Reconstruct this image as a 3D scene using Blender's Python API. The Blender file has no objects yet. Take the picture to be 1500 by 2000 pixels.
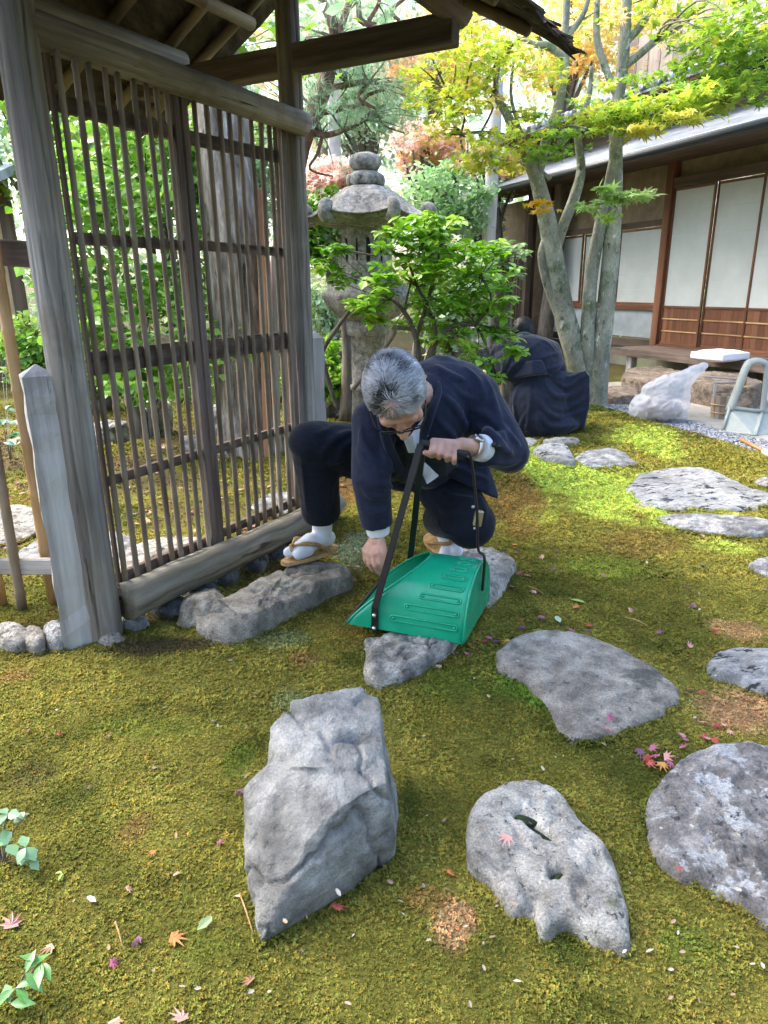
import bpy, bmesh, math, random
import numpy as np
from mathutils import Vector as V, Matrix
random.seed(7); RNG = np.random.default_rng(11)
SC = bpy.context.scene; COL = SC.collection

# ------------------------------------------------------------------ camera
F = 1358.0; TH = math.radians(17.95); ROLL = math.radians(0.56); CH = 1.15
ct, st = math.cos(TH), math.sin(TH); cr, sr = math.cos(ROLL), math.sin(ROLL)
cam_d = bpy.data.cameras.new('camera'); cam = bpy.data.objects.new('camera', cam_d); COL.objects.link(cam)
right = V((cr, -sr*st, -sr*ct)); up = V((sr, cr*st, cr*ct)); back = V((0, -ct, st))
cam.matrix_world = Matrix(((right.x, up.x, back.x, 0), (right.y, up.y, back.y, 0), (right.z, up.z, back.z, CH), (0, 0, 0, 1)))
cam_d.sensor_fit = 'VERTICAL'; cam_d.sensor_height = 24; cam_d.lens = 24*F/2000
cam_d.clip_start = 0.05; cam_d.clip_end = 800
SC.camera = cam
# ------------------------------------------------------------------ sky, sun, exposure
SUN_EL = math.radians(52); SUN_AZ = math.radians(-62)      # azimuth from +Y towards +X
w = bpy.data.worlds.new('World'); SC.world = w; w.use_nodes = True
nt = w.node_tree; nt.nodes.clear()
sky = nt.nodes.new('ShaderNodeTexSky'); sky.sky_type = 'NISHITA'; sky.sun_disc = False
sky.sun_elevation = SUN_EL; sky.sun_rotation = SUN_AZ; sky.air_density = 1.0; sky.dust_density = 4.0; sky.ozone_density = 1.0
bg = nt.nodes.new('ShaderNodeBackground'); bg.inputs[1].default_value = 0.15
wo = nt.nodes.new('ShaderNodeOutputWorld'); nt.links.new(sky.outputs[0], bg.inputs[0]); nt.links.new(bg.outputs[0], wo.inputs[0])
sun_d = bpy.data.lights.new('sun', 'SUN'); sun_d.energy = 1.1; sun_d.angle = math.radians(42); sun_d.color = (1.0, 0.96, 0.9)
sun = bpy.data.objects.new('sun', sun_d); COL.objects.link(sun)
sdir = V((math.sin(SUN_AZ)*math.cos(SUN_EL), math.cos(SUN_AZ)*math.cos(SUN_EL), math.sin(SUN_EL)))
sun.rotation_euler = sdir.to_track_quat('Z', 'Y').to_euler(); sun.location = sdir*30
SC.view_settings.view_transform = 'Standard'; SC.view_settings.look = 'None'
SC.view_settings.exposure = 2.38; SC.view_settings.gamma = 1.0
SC.cycles.max_bounces = 6; SC.cycles.diffuse_bounces = 3; SC.cycles.transparent_max_bounces = 8
SC.cycles.use_denoising = True; SC.cycles.use_adaptive_sampling = True; SC.cycles.adaptive_threshold = 0.02

# ------------------------------------------------------------------ placing: photograph ray -> point of the place
def ray(u, v):
    x = (u-750)/F; y = -(v-1000)/F
    x, y = cr*x+sr*y, -sr*x+cr*y
    return V((x, ct+y*st, -st+y*ct))
def P(u, v, z=0.0):
    r = ray(u, v); k = (z-CH)/r.z; return V((0, 0, CH))+r*k
def Q(u, v, y):
    r = ray(u, v); k = y/r.y; return V((0, 0, CH))+r*k
def proj(p):
    x, y, z = p[0], p[1], p[2]-CH
    d = y*ct-z*st; u_ = y*st+z*ct; X, Y = x/d, u_/d
    X, Y = cr*X-sr*Y, sr*X+cr*Y
    return 750+F*X, 1000-F*Y, d

# ------------------------------------------------------------------ numpy noise
def _h(i, j, k, s):
    n = (i*374761393 + j*668265263 + k*2147483647 + s*144665) & 0xFFFFFFFF
    n = ((n ^ (n >> 13))*1274126177) & 0xFFFFFFFF
    n = (n ^ (n >> 16)) & 0xFFFFFFFF
    return n.astype(np.float64)/4294967295.0
def vn(p, s=0):
    p = np.asarray(p, float); i = np.floor(p).astype(np.int64); f = p-i; f = f*f*(3-2*f)
    r = 0
    for a in (0, 1):
        for b in (0, 1):
            for c in (0, 1):
                wgt = (f[:, 0] if a else 1-f[:, 0])*(f[:, 1] if b else 1-f[:, 1])*(f[:, 2] if c else 1-f[:, 2])
                r = r+wgt*_h(i[:, 0]+a+1000, i[:, 1]+b+1000, i[:, 2]+c+1000, s)
    return r*2-1
def fbm(p, sc=1.0, o=4, s=0, g=0.5):
    p = np.asarray(p, float)*sc; a = 1; t = 0; r = 0
    for k in range(o):
        r = r+a*vn(p, s+k*17); t += a; a *= g; p = p*2.03+3.1
    return r/t
def fb2(x, y, sc, o=4, s=0): return fbm(np.stack([x, y, x*0+.5], 1), sc, o, s)
def sstep(a, b, x): t = np.clip((x-a)/(b-a), 0, 1); return t*t*(3-2*t)

# ------------------------------------------------------------------ objects
WM = {}
def reg(o, parent=None, M=None):
    COL.objects.link(o)
    M = M or Matrix.Identity(4)
    if parent is not None:
        o.parent = parent; o.matrix_parent_inverse = WM[parent.name].inverted()
    o.matrix_basis = M; WM[o.name] = M
    return o
def tag(o, label=None, cat=None, group=None, kind=None):
    if label: o['label'] = label
    if cat: o['category'] = cat
    if group: o['group'] = group
    if kind: o['kind'] = kind
    return o
def thing(name, loc, label, cat, group=None):
    o = bpy.data.objects.new(name, None); o.empty_display_size = .1
    reg(o, None, Matrix.Translation(V(loc))); return tag(o, label, cat, group)
def mesh(verts, faces, mat=None, smooth=True, name='m'):
    me = bpy.data.meshes.new(name)
    if isinstance(faces, np.ndarray):
        verts = np.asarray(verts, np.float32); n, k = faces.shape
        me.vertices.add(len(verts)); me.vertices.foreach_set('co', verts.ravel())
        me.loops.add(n*k); me.loops.foreach_set('vertex_index', faces.astype(np.int32).ravel())
        me.polygons.add(n); me.polygons.foreach_set('loop_start', np.arange(0, n*k, k, dtype=np.int32))
        me.update(calc_edges=True)
    else:
        me.from_pydata([tuple(v) for v in verts], [], faces)
    me.polygons.foreach_set('use_smooth', [smooth]*len(me.polygons))
    if mat: me.materials.append(mat)
    me.validate(); me.update()
    return me
def mk(name, verts, faces, mat, parent=None, M=None, smooth=True):
    return reg(bpy.data.objects.new(name, mesh(verts, faces, mat, smooth, name)), parent, M)
def mkm(name, me, parent=None, M=None, color=None):
    o = bpy.data.objects.new(name, me)
    if color is not None: o.color = (*color[:3], 1)
    return reg(o, parent, M)
def put_world(o, M): o.matrix_basis = M; WM[o.name] = M
def frame(p, z, x=None):
    z = V(z).normalized(); x = V(x) if x is not None else (V((1, 0, 0)) if abs(z.x) < .9 else V((0, 1, 0)))
    y = z.cross(x).normalized(); x = y.cross(z)
    return Matrix(((x.x, y.x, z.x, p[0]), (x.y, y.y, z.y, p[1]), (x.z, y.z, z.z, p[2]), (0, 0, 0, 1)))
def boxv(sx, sy, sz, c=(0, 0, 0), b=0.0):
    # bevelled box: chamfered on all edges when b > 0
    hx, hy, hz = sx/2, sy/2, sz/2
    if b <= 0:
        vs = [(x*hx+c[0], y*hy+c[1], z*hz+c[2]) for x in (-1, 1) for y in (-1, 1) for z in (-1, 1)]
        fs = [(0, 1, 3, 2), (4, 6, 7, 5), (0, 4, 5, 1), (2, 3, 7, 6), (0, 2, 6, 4), (1, 5, 7, 3)]
        return vs, fs
    bm = bmesh.new(); bmesh.ops.create_cube(bm, size=1)
    for q in bm.verts: q.co = V((q.co.x*sx, q.co.y*sy, q.co.z*sz))
    bmesh.ops.bevel(bm, geom=bm.edges[:], offset=b, segments=1, affect='EDGES')
    bm.verts.index_update()
    vs = [tuple(q.co+V(c)) for q in bm.verts]; fs = [tuple(q.index for q in f.verts) for f in bm.faces]; bm.free()
    return vs, fs
def box(name, size, M, mat, parent=None, b=0.004):
    vs, fs = boxv(*size, b=b); return mk(name, vs, fs, mat, parent, M, smooth=False)
def beam(name, p0, p1, wx, wy, mat, parent=None, x=None, b=0.004):
    p0, p1 = V(p0), V(p1); d = p1-p0
    return box(name, (wx, wy, d.length), frame((p0+p1)/2, d, x), mat, parent, b)
def tubev(pts, rads, seg=8, cap=True, wob=0.0, seed=0, ell=None):
    pts = [V(p) for p in pts]; n = len(pts)
    vs = []; fs = []; N = None
    for i in range(n):
        t = (pts[min(i+1, n-1)]-pts[max(i-1, 0)]).normalized()
        if N is None: N = t.orthogonal().normalized()
        else:
            N = (N-t*N.dot(t)); N = N.normalized() if N.length > 1e-6 else t.orthogonal().normalized()
        B = t.cross(N)
        for k in range(seg):
            a = 2*math.pi*k/seg; r = rads[i]
            if wob: r *= 1+wob*(math.sin(a*3+seed+i*.9)+math.sin(a*2+seed*2+i*.6))*.5
            vs.append(pts[i]+(N*math.cos(a)*r+B*math.sin(a)*(r*(ell or 1))))
    for i in range(n-1):
        for k in range(seg):
            a, b = i*seg+k, i*seg+(k+1) % seg
            fs.append((a, b, b+seg, a+seg))
    if cap:
        fs.append(tuple(range(seg-1, -1, -1))); fs.append(tuple((n-1)*seg+k for k in range(seg)))
    return vs, fs
def smoothpath(pts, rads, sub=4):
    # Catmull-Rom through the given points
    pts = [V(p) for p in pts]; n = len(pts); op, orr = [], []
    for i in range(n-1):
        p0, p1, p2, p3 = pts[max(i-1, 0)], pts[i], pts[i+1], pts[min(i+2, n-1)]
        for k in range(sub):
            t = k/sub
            op.append(.5*((2*p1)+(p2-p0)*t+(2*p0-5*p1+4*p2-p3)*t*t+(3*p1-p0-3*p2+p3)*t**3))
            orr.append(rads[i]*(1-t)+rads[i+1]*t)
    op.append(pts[-1]); orr.append(rads[-1]); return op, orr
def tube(name, pts, rads, mat, parent=None, seg=8, **k):
    if isinstance(rads, (int, float)): rads = [rads]*len(pts)
    vs, fs = tubev(pts, rads, seg, **k); return mk(name, vs, fs, mat, parent)
def join(parts):
    vs, fs = [], []
    for v_, f_ in parts:
        o = len(vs); vs += [tuple(q) for q in v_]; fs += [tuple(i+o for i in f) for f in f_]
    return vs, fs
def rod(name, p0, p1, r0, r1, mat, parent=None, seg=14, rings=8, wob=.03, seed=0, bow=0.0, x=None, cracks=()):
    # straight log with its grain along local z
    p0, p1 = V(p0), V(p1); L = (p1-p0).length
    pts = [(bow*math.sin(math.pi*i/rings), bow*.5*math.sin(2*math.pi*i/rings+seed), L*i/rings) for i in range(rings+1)]
    rr = [r0+(r1-r0)*i/rings for i in range(rings+1)]
    vs, fs = tubev(pts, rr, seg, wob=wob, seed=seed)
    for (k, f0, f1, dep) in cracks:                 # drying cracks: narrow grooves along the grain
        rn = random.Random(k*7+seed)
        for i in range(rings+1):
            if f0 <= i/rings <= f1:
                j = i*seg+(k+int(2*math.sin(i*.7+k))//1) % seg; c = V(pts[i]); vs[j] = c+(vs[j]-c)*(1-dep*rn.uniform(.6, 1))
    return mk(name, vs, fs, mat, parent, frame(p0, p1-p0, x))
def bamboov(L, r, seg=7, inter=.22, off=0.0, taper=.9, bow=0.0, seed=0):
    zs = [0]; rr = [r]; z = off % inter
    rnd = random.Random(seed)
    while z < L:
        if z > .012 and z < L-.012:
            zs += [z-.012, z-.003, z+.003, z+.012]; k = 1-(1-taper)*z/L; rr += [r*k, r*k*1.13, r*k*1.13, r*k]
        z += inter*rnd.uniform(.85, 1.15)
    zs.append(L); rr.append(r*taper)
    pts = [(bow*math.sin(math.pi*q/L), bow*.6*math.sin(2*math.pi*q/L+seed), q) for q in zs]
    return tubev(pts, rr, seg)
def bamboo(name, p0, p1, r, mat, parent=None, **k):
    p0, p1 = V(p0), V(p1); vs, fs = bamboov((p1-p0).length, r, **k)
    return mk(name, vs, fs, mat, parent, frame(p0, p1-p0))

# ------------------------------------------------------------------ materials
def L_(nt, a, b): nt.links.new(a, b)
def nmat(name, cols, scale=6, rough=.75, bump=.25, bscale=60, stretch=(1, 1, 1), spec=.3, rand=.0, speck=None, big=0.25, bigscale=1.5, metal=0, detail=8, sheen=0, dist=.0, pos=None, bdist=.01, bump2=None, grain=None):
    m = bpy.data.materials.new(name); m.use_nodes = True; nt = m.node_tree; N = nt.nodes
    b = N['Principled BSDF']; b.inputs['Roughness'].default_value = rough; b.inputs['Metallic'].default_value = metal
    b.inputs['Specular IOR Level'].default_value = spec
    if sheen: b.inputs['Sheen Weight'].default_value = sheen; b.inputs['Sheen Roughness'].default_value = .4
    tc = N.new('ShaderNodeTexCoord'); mp = N.new('ShaderNodeMapping'); mp.inputs['Scale'].default_value = stretch
    oi = N.new('ShaderNodeObjectInfo')
    mul = N.new('ShaderNodeVectorMath'); mul.operation = 'SCALE'; L_(nt, oi.outputs['Random'], mul.inputs['Scale']); mul.inputs[0].default_value = (7, 13, 5)
    add = N.new('ShaderNodeVectorMath'); add.operation = 'ADD'; L_(nt, tc.outputs['Object'], add.inputs[0]); L_(nt, mul.outputs[0], add.inputs[1])
    L_(nt, add.outputs[0], mp.inputs[0])
    n1 = N.new('ShaderNodeTexNoise'); n1.inputs['Scale'].default_value = scale; n1.inputs['Detail'].default_value = detail; n1.inputs['Roughness'].default_value = .65; n1.inputs['Distortion'].default_value = dist
    L_(nt, mp.outputs[0], n1.inputs['Vector'])
    r = N.new('ShaderNodeValToRGB'); cr_ = r.color_ramp
    pos = pos or [.3+.4*i/(max(1, len(cols)-1)) for i in range(len(cols))]
    while len(cr_.elements) < len(cols): cr_.elements.new(.5)
    for e, c, q in zip(cr_.elements, cols, pos): e.position = q; e.color = (*c, 1)
    L_(nt, n1.outputs[0], r.inputs[0]); out = r.outputs[0]
    def mixc(fac, a, col, typ='MIX'):
        x = N.new('ShaderNodeMix'); x.data_type = 'RGBA'; x.blend_type = typ
        if isinstance(fac, float): x.inputs[0].default_value = fac
        else: L_(nt, fac, x.inputs[0])
        L_(nt, a, x.inputs[6])
        if isinstance(col, tuple): x.inputs[7].default_value = (*col, 1)
        else: L_(nt, col, x.inputs[7])
        return x.outputs[2]
    if speck:      # (colour, scale, threshold)
        for sc_, (c, s_, th, soft) in enumerate(speck):
            n2 = N.new('ShaderNodeTexNoise'); n2.inputs['Scale'].default_value = s_; n2.inputs['Detail'].default_value = 5; n2.inputs['Roughness'].default_value = .7
            L_(nt, mp.outputs[0] if sc_ % 2 == 0 else add.outputs[0], n2.inputs['Vector'])
            mr = N.new('ShaderNodeMapRange'); mr.inputs[1].default_value = th; mr.inputs[2].default_value = th+soft; L_(nt, n2.outputs[0], mr.inputs[0])
            out = mixc(mr.outputs[0], out, c)
    if big:
        n3 = N.new('ShaderNodeTexNoise'); n3.inputs['Scale'].default_value = bigscale; n3.inputs['Detail'].default_value = 3; L_(nt, add.outputs[0], n3.inputs['Vector'])
        hs = N.new('ShaderNodeHueSaturation'); mr = N.new('ShaderNodeMapRange'); mr.inputs[1].default_value = .3; mr.inputs[2].default_value = .7
        mr.inputs[3].default_value = 1-big; mr.inputs[4].default_value = 1+big; L_(nt, n3.outputs[0], mr.inputs[0]); L_(nt, mr.outputs[0], hs.inputs['Value']); L_(nt, out, hs.inputs['Color']); out = hs.outputs[0]
    if rand:
        hs = N.new('ShaderNodeHueSaturation'); mr = N.new('ShaderNodeMapRange'); mr.inputs[3].default_value = 1-rand; mr.inputs[4].default_value = 1+rand
        L_(nt, oi.outputs['Random'], mr.inputs[0]); L_(nt, mr.outputs[0], hs.inputs['Value']); L_(nt, out, hs.inputs['Color']); out = hs.outputs[0]
    if grain:
        ng = N.new('ShaderNodeTexNoise'); ng.inputs['Scale'].default_value = grain[0]; ng.inputs['Detail'].default_value = 3; ng.inputs['Roughness'].default_value = .8; L_(nt, mp.outputs[0], ng.inputs['Vector'])
        hs = N.new('ShaderNodeHueSaturation'); mr = N.new('ShaderNodeMapRange'); mr.inputs[1].default_value = .32; mr.inputs[2].default_value = .68; mr.inputs[3].default_value = 1-grain[1]; mr.inputs[4].default_value = 1+grain[1]
        L_(nt, ng.outputs[0], mr.inputs[0]); L_(nt, mr.outputs[0], hs.inputs['Value']); L_(nt, out, hs.inputs['Color']); out = hs.outputs[0]
    L_(nt, out, b.inputs['Base Color'])
    if bump:
        nb = N.new('ShaderNodeTexNoise'); nb.inputs['Scale'].default_value = bscale; nb.inputs['Detail'].default_value = 6; nb.inputs['Roughness'].default_value = .7; L_(nt, mp.outputs[0], nb.inputs['Vector'])
        bp = N.new('ShaderNodeBump'); bp.inputs['Strength'].default_value = bump; bp.inputs['Distance'].default_value = bdist; L_(nt, nb.outputs[0], bp.inputs['Height']); L_(nt, bp.outputs[0], b.inputs['Normal'])
        if bump2:
            nb = N.new('ShaderNodeTexNoise'); nb.inputs['Scale'].default_value = bump2[0]; nb.inputs['Detail'].default_value = 8; nb.inputs['Roughness'].default_value = .62; L_(nt, mp.outputs[0], nb.inputs['Vector'])
            b2 = N.new('ShaderNodeBump'); b2.inputs['Strength'].default_value = bump2[2]; b2.inputs['Distance'].default_value = bump2[1]; L_(nt, nb.outputs[0], b2.inputs['Height']); L_(nt, b2.outputs[0], bp.inputs['Normal'])
    return m
def leafmat(name, src, transl=.45, rough=.45, spec=.35):
    m = bpy.data.materials.new(name); m.use_nodes = True; nt = m.node_tree; N = nt.nodes
    b = N['Principled BSDF']; b.inputs['Roughness'].default_value = rough; b.inputs['Specular IOR Level'].default_value = spec
    t = N.new('ShaderNodeBsdfTranslucent'); mx = N.new('ShaderNodeMixShader'); mx.inputs[0].default_value = transl
    if src == 'object': c = N.new('ShaderNodeObjectInfo').outputs['Color']
    else:
        a = N.new('ShaderNodeAttribute'); a.attribute_name = 'col'; a.attribute_type = 'INSTANCER' if src == 'inst' else 'GEOMETRY'; c = a.outputs['Color']
    L_(nt, c, b.inputs['Base Color'])
    hs = N.new('ShaderNodeHueSaturation'); hs.inputs['Saturation'].default_value = 1.1; hs.inputs['Value'].default_value = 1.35; L_(nt, c, hs.inputs['Color']); L_(nt, hs.outputs[0], t.inputs[0])
    L_(nt, b.outputs[0], mx.inputs[1]); L_(nt, t.outputs[0], mx.inputs[2]); L_(nt, mx.outputs[0], N['Material Output'].inputs[0])
    return m
def plain(name, c, rough=.5, spec=.5, metal=0, sheen=0, coat=0):
    m = bpy.data.materials.new(name); m.use_nodes = True; b = m.node_tree.nodes['Principled BSDF']
    b.inputs['Base Color'].default_value = (*c, 1); b.inputs['Roughness'].default_value = rough; b.inputs['Specular IOR Level'].default_value = spec; b.inputs['Metallic'].default_value = metal
    b.inputs['Coat Weight'].default_value = coat
    return m
M_LEAFC = leafmat('leaf_crown', 'col'); M_LEAFO = leafmat('leaf_single', 'object')
M_GLOSSC = leafmat('glossy_leaf_crown', 'col', .3, .3, .5); M_GLOSSO = leafmat('glossy_leaf_single', 'object', .3, .3, .5)
M_DRYO = leafmat('fallen_leaf', 'object', .15, .6, .3)
M_MOSS = leafmat('moss_sprigs', 'inst', .15, .8, .1)
M_GREYWOOD = nmat('weathered_wood', [(.115, .096, .08), (.25, .222, .195), (.40, .38, .36)], 26, .82, .5, 60, (1, 1, .045), rand=.1, big=.3, bigscale=2.2, speck=[((.045, .038, .03), 30, .63, .03), ((.20, .16, .12), 3.5, .58, .15)])
M_DARKWOOD = nmat('dark_wood', [(.055, .037, .029), (.125, .092, .074), (.21, .165, .14)], 24, .8, .45, 60, (1, 1, .07), rand=.12)
M_PALEWOOD = nmat('hewn_wood', [(.22, .2, .19), (.42, .4, .39), (.56, .55, .56)], 14, .85, .4, 40, (1, 1, .06), rand=.05, speck=[((.1, .085, .08), 22, .64, .06)])
M_ROUNDLOG = nmat('barked_log', [(.09, .075, .05), (.22, .195, .145), (.36, .34, .27)], 10, .85, .5, 30, (1, 1, .1), speck=[((.05, .04, .03), 14, .6, .06), ((.2, .24, .16), 5, .62, .1)])
M_BAMBOO_OLD = nmat('old_bamboo', [(.10, .07, .046), (.205, .155, .108), (.32, .265, .2)], 12, .6, .2, 40, (1, 1, .12), rand=.2, big=.35, bigscale=4)
M_BAMBOO_TAN = nmat('tan_bamboo', [(.26, .15, .07), (.46, .29, .14), (.58, .41, .22)], 7, .45, .15, 40, (1, 1, .15), rand=.1, big=.35, bigscale=3)
M_BARK_DARK = nmat('bark_thatch', [(.018, .014, .011), (.05, .038, .03), (.1, .08, .065)], 18, .95, .8, 40, (1, .25, 1))
M_BROWNWOOD = nmat('brown_wood', [(.085, .034, .017), (.15, .062, .03), (.21, .095, .05)], 10, .6, .15, 40, (1, 1, .06), rand=.08)
M_BARK = nmat('grey_bark', [(.13, .135, .10), (.26, .26, .2), (.38, .38, .31)], 7, .85, .35, 30, (1, 1, .5), bump2=(9, .03, .8), grain=(60, .25), speck=[((.52, .54, .5), 13, .61, .03), ((.12, .16, .08), 4, .54, .1), ((.10, .10, .075), 20, .6, .04)])
M_BARKROUGH = nmat('rough_bark', [(.05, .04, .032), (.22, .19, .16), (.5, .48, .45)], 16, .95, .9, 14, (1, 1, .22), speck=[((.035, .028, .024), 9, .58, .06), ((.5, .5, .47), 6, .66, .05)])
M_PINEBARK = nmat('pine_bark', [(.09, .045, .035), (.19, .10, .08), (.3, .19, .16)], 14, .95, .8, 24, (1, 1, .4))
M_TWIG = nmat('twig_bark', [(.06, .05, .04), (.14, .12, .1), (.2, .18, .15)], 20, .9, .3, 60, (1, 1, .3))
# ------------------------------------------------------------------ ground
def line_side(x, y, a, b): return (b[0]-a[0])*(y-a[1])-(b[1]-a[1])*(x-a[0])
ME0, ME1 = (2.05, 7.10), (2.72, 4.72)              # moss edge along the gravel strip
def edge_d(x, y):                                    # >0 on the house side of the moss edge
    dx, dy = ME1[0]-ME0[0], ME1[1]-ME0[1]; L = math.hypot(dx, dy)
    bend = np.where(y < 4.7, (4.7-y)*.0, 0)
    return -((x-ME0[0])*dy-(y-ME0[1])*dx)/L*1.0+bend
def gz(x, y):
    x = np.asarray(x, float); y = np.asarray(y, float)
    z = .02*fb2(x.ravel(), y.ravel(), 1.6, 3, 5).reshape(x.shape)+.012*fb2(x.ravel(), y.ravel(), 6, 4, 9).reshape(x.shape)
    e = edge_d(x, y)
    z = z*sstep(0.05, -.25, e)
    z = z+.05*sstep(-1.3, -.35, e)*sstep(.02, -.22, e)*sstep(4.3, 5.2, y)
    z = z-.03*np.exp(-(((x+.95)/.5)**2+((y-2.15)/.3)**2))*.4
    return z
def gz1(x, y): return float(gz(np.array([x]), np.array([y]))[0])
PATCH = []   # (x, y, rx, ry, colour, strength) moss of another sort, each with its own outline
def patch(u, v, ru, rv, col, s=1.0, ang=0.0):
    p = P(u, v); px = P(u+ru, v); py = P(u, v-rv); py2 = P(u, v+rv)
    PATCH.append((p.x, (py.y+py2.y)/2, abs(px.x-p.x), max(.02, abs(py.y-py2.y)/2), col, s, ang))
LIME = (.40, .50, .085); GREEN = (.10, .18, .02); RUST = (.25, .155, .05); TAN = (.40, .26, .12); PALE = (.26, .34, .16); SOIL = (.05, .036, .026); OLIVE = (.20, .19, .03); DKGREEN = (.045, .075, .012)
for a in [(1180, 965, 150, 70, LIME, 1), (1080, 925, 90, 55, LIME, .9), (1270, 870, 75, 34, LIME, .9), (1060, 1010, 50, 25, LIME, .6), (1420, 905, 60, 30, OLIVE, .8), (1420, 1070, 60, 20, LIME, .6), (1180, 1110, 80, 25, (.2, .27, .04), .6), (1060, 1330, 50, 70, GREEN, 1), (1000, 1330, 60, 40, GREEN, .8), (1420, 1385, 90, 60, TAN, 1), (1450, 1230, 60, 25, TAN, .8), (890, 1800, 45, 55, TAN, 1), (840, 1760, 45, 30, RUST, .7), (270, 1625, 45, 50, RUST, .8), (590, 1290, 40, 22, RUST, .8), (30, 1310, 45, 18, RUST, .8), (690, 950, 70, 35, RUST, 1), (1010, 1000, 60, 60, RUST, .6), (1030, 960, 30, 50, RUST, .7), (1250, 1060, 100, 35, RUST, .45), (300, 1430, 130, 40, (.19, .23, .035), .6), (560, 1250, 70, 25, PALE, .5), (690, 1080, 40, 40, (.2, .27, .17), .8), (560, 1370, 40, 30, PALE, .4), (300, 1260, 160, 22, SOIL, .8), (90, 1235, 80, 22, SOIL, .9), (430, 1120, 150, 40, SOIL, .7), (330, 1190, 90, 30, SOIL, .8), (1230, 810, 120, 22, DKGREEN, .9), (1330, 835, 60, 15, DKGREEN, .8), (850, 1400, 60, 30, OLIVE, .5), (1120, 1870, 70, 40, DKGREEN, .6), (1060, 1730, 25, 25, GREEN, .8), (150, 1560, 60, 50, DKGREEN, .5), (60, 1520, 50, 40, SOIL, .4), (460, 1500, 40, 40, GREEN, .5), (400, 1850, 60, 40, (.16, .2, .03), .5), (1440, 1600, 20, 20, GREEN, .4), (800, 1560, 25, 60, DKGREEN, .6), (900, 1340, 90, 40, (.13, .17, .025), .7), (1330, 1850, 70, 40, (.13, .18, .025), .6), (1430, 1010, 40, 30, LIME, .4), (1350, 940, 60, 20, OLIVE, .5), (1380, 860, 60, 12, (.09, .08, .03), .8)]:
    patch(*a)
def moss_col(x, y):
    n = fb2(x, y, 2.2, 4, 21); n2 = fb2(x, y, 9, 4, 33); n3 = fb2(x, y, 34, 3, 41)
    base = np.array([.148, .150, .027]); yel = np.array([.245, .232, .045]); dk = np.array([.06, .08, .012]); br = np.array([.17, .125, .03])
    t = sstep(-.35, .4, n+.5*n2)[:, None]; c = base*(1-t)+yel*t
    t = sstep(.12, .55, fb2(x, y, 1.7, 4, 55)+.35*n2)[:, None]*.6; c = c*(1-t)+br*t
    t = sstep(.05, .55, fb2(x, y, 3.1, 4, 77)-.3*n2)[:, None]*.7; c = c*(1-t)+dk*t
    for (px, py, rx, ry, col, s, ang) in PATCH:
        d = np.sqrt(((x-px)/rx)**2+((y-py)/ry)**2)+.9*n2+.4*n
        t = (sstep(1.15, .45, d)*s)[:, None]; c = c*(1-t)+np.array(col)*t
    # behind the gate: thinner moss, more bare earth
    gd = ((x+.975)*(-.877)+(y-2.19)*.481)
    t = (sstep(.05, .5, gd)*sstep(-.1, .35, fb2(x, y, 1.9, 4, 91)+.3*n2)*.75*sstep(12, 6, y))[:, None]; c = c*(1-t)+np.array([.11, .075, .045])*t
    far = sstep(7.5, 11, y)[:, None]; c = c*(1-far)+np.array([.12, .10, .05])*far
    return c*(1+.25*n3[:, None])
def lattice(a, b, d0, k=1.0):
    r = [a]; d = d0
    while r[-1] < b: r.append(r[-1]+d); d *= k
    return np.array(r)
ys = np.concatenate([np.arange(.35, 3.2, .02), np.arange(3.2, 7.6, .04), lattice(7.6, 300, .06, 1.12)])
xs0 = np.concatenate([np.arange(0, 3.2, .025), lattice(3.2, 260, .04, 1.14)])
xs = np.concatenate([-xs0[:0:-1], xs0])
X, Y = np.meshgrid(xs, ys); Z = gz(X, Y)
gv = np.stack([X.ravel(), Y.ravel(), Z.ravel()], 1); nx, ny = len(xs), len(ys)
ii = (np.arange(ny-1)[:, None]*nx+np.arange(nx-1)[None]).ravel()
gf = np.stack([ii, ii+1, ii+nx+1, ii+nx], 1)
def setcol(me, cols, dom='POINT'):
    a = me.color_attributes.new('col', 'FLOAT_COLOR', dom)
    a.data.foreach_set('color', np.concatenate([np.clip(cols, 0, 1), np.ones((len(cols), 1))], 1).astype(np.float32).ravel())
M_GROUND = nmat('moss_ground', [(.5, .5, .5), (.5, .5, .5)], 30, .95, .7, 130, spec=.1, big=0, bdist=.02)
nt = M_GROUND.node_tree; b = nt.nodes['Principled BSDF']; a = nt.nodes.new('ShaderNodeAttribute'); a.attribute_name = 'col'
n = nt.nodes.new('ShaderNodeTexNoise'); n.inputs['Scale'].default_value = 170; n.inputs['Detail'].default_value = 4; tcn = nt.nodes.new('ShaderNodeTexCoord'); L_(nt, tcn.outputs['Object'], n.inputs['Vector'])
mr = nt.nodes.new('ShaderNodeMapRange'); mr.inputs[1].default_value = .3; mr.inputs[2].default_value = .7; mr.inputs[3].default_value = .4; mr.inputs[4].default_value = 1.05; L_(nt, n.outputs[0], mr.inputs[0])
hs = nt.nodes.new('ShaderNodeHueSaturation'); L_(nt, a.outputs['Color'], hs.inputs['Color']); L_(nt, mr.outputs[0], hs.inputs['Value']); L_(nt, hs.outputs[0], b.inputs['Base Color'])
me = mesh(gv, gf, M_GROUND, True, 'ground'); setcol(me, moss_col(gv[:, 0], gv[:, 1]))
ground = tag(reg(bpy.data.objects.new('ground', me)), 'moss covered garden ground with olive, lime and rusty patches', None, None, 'structure')

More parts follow.
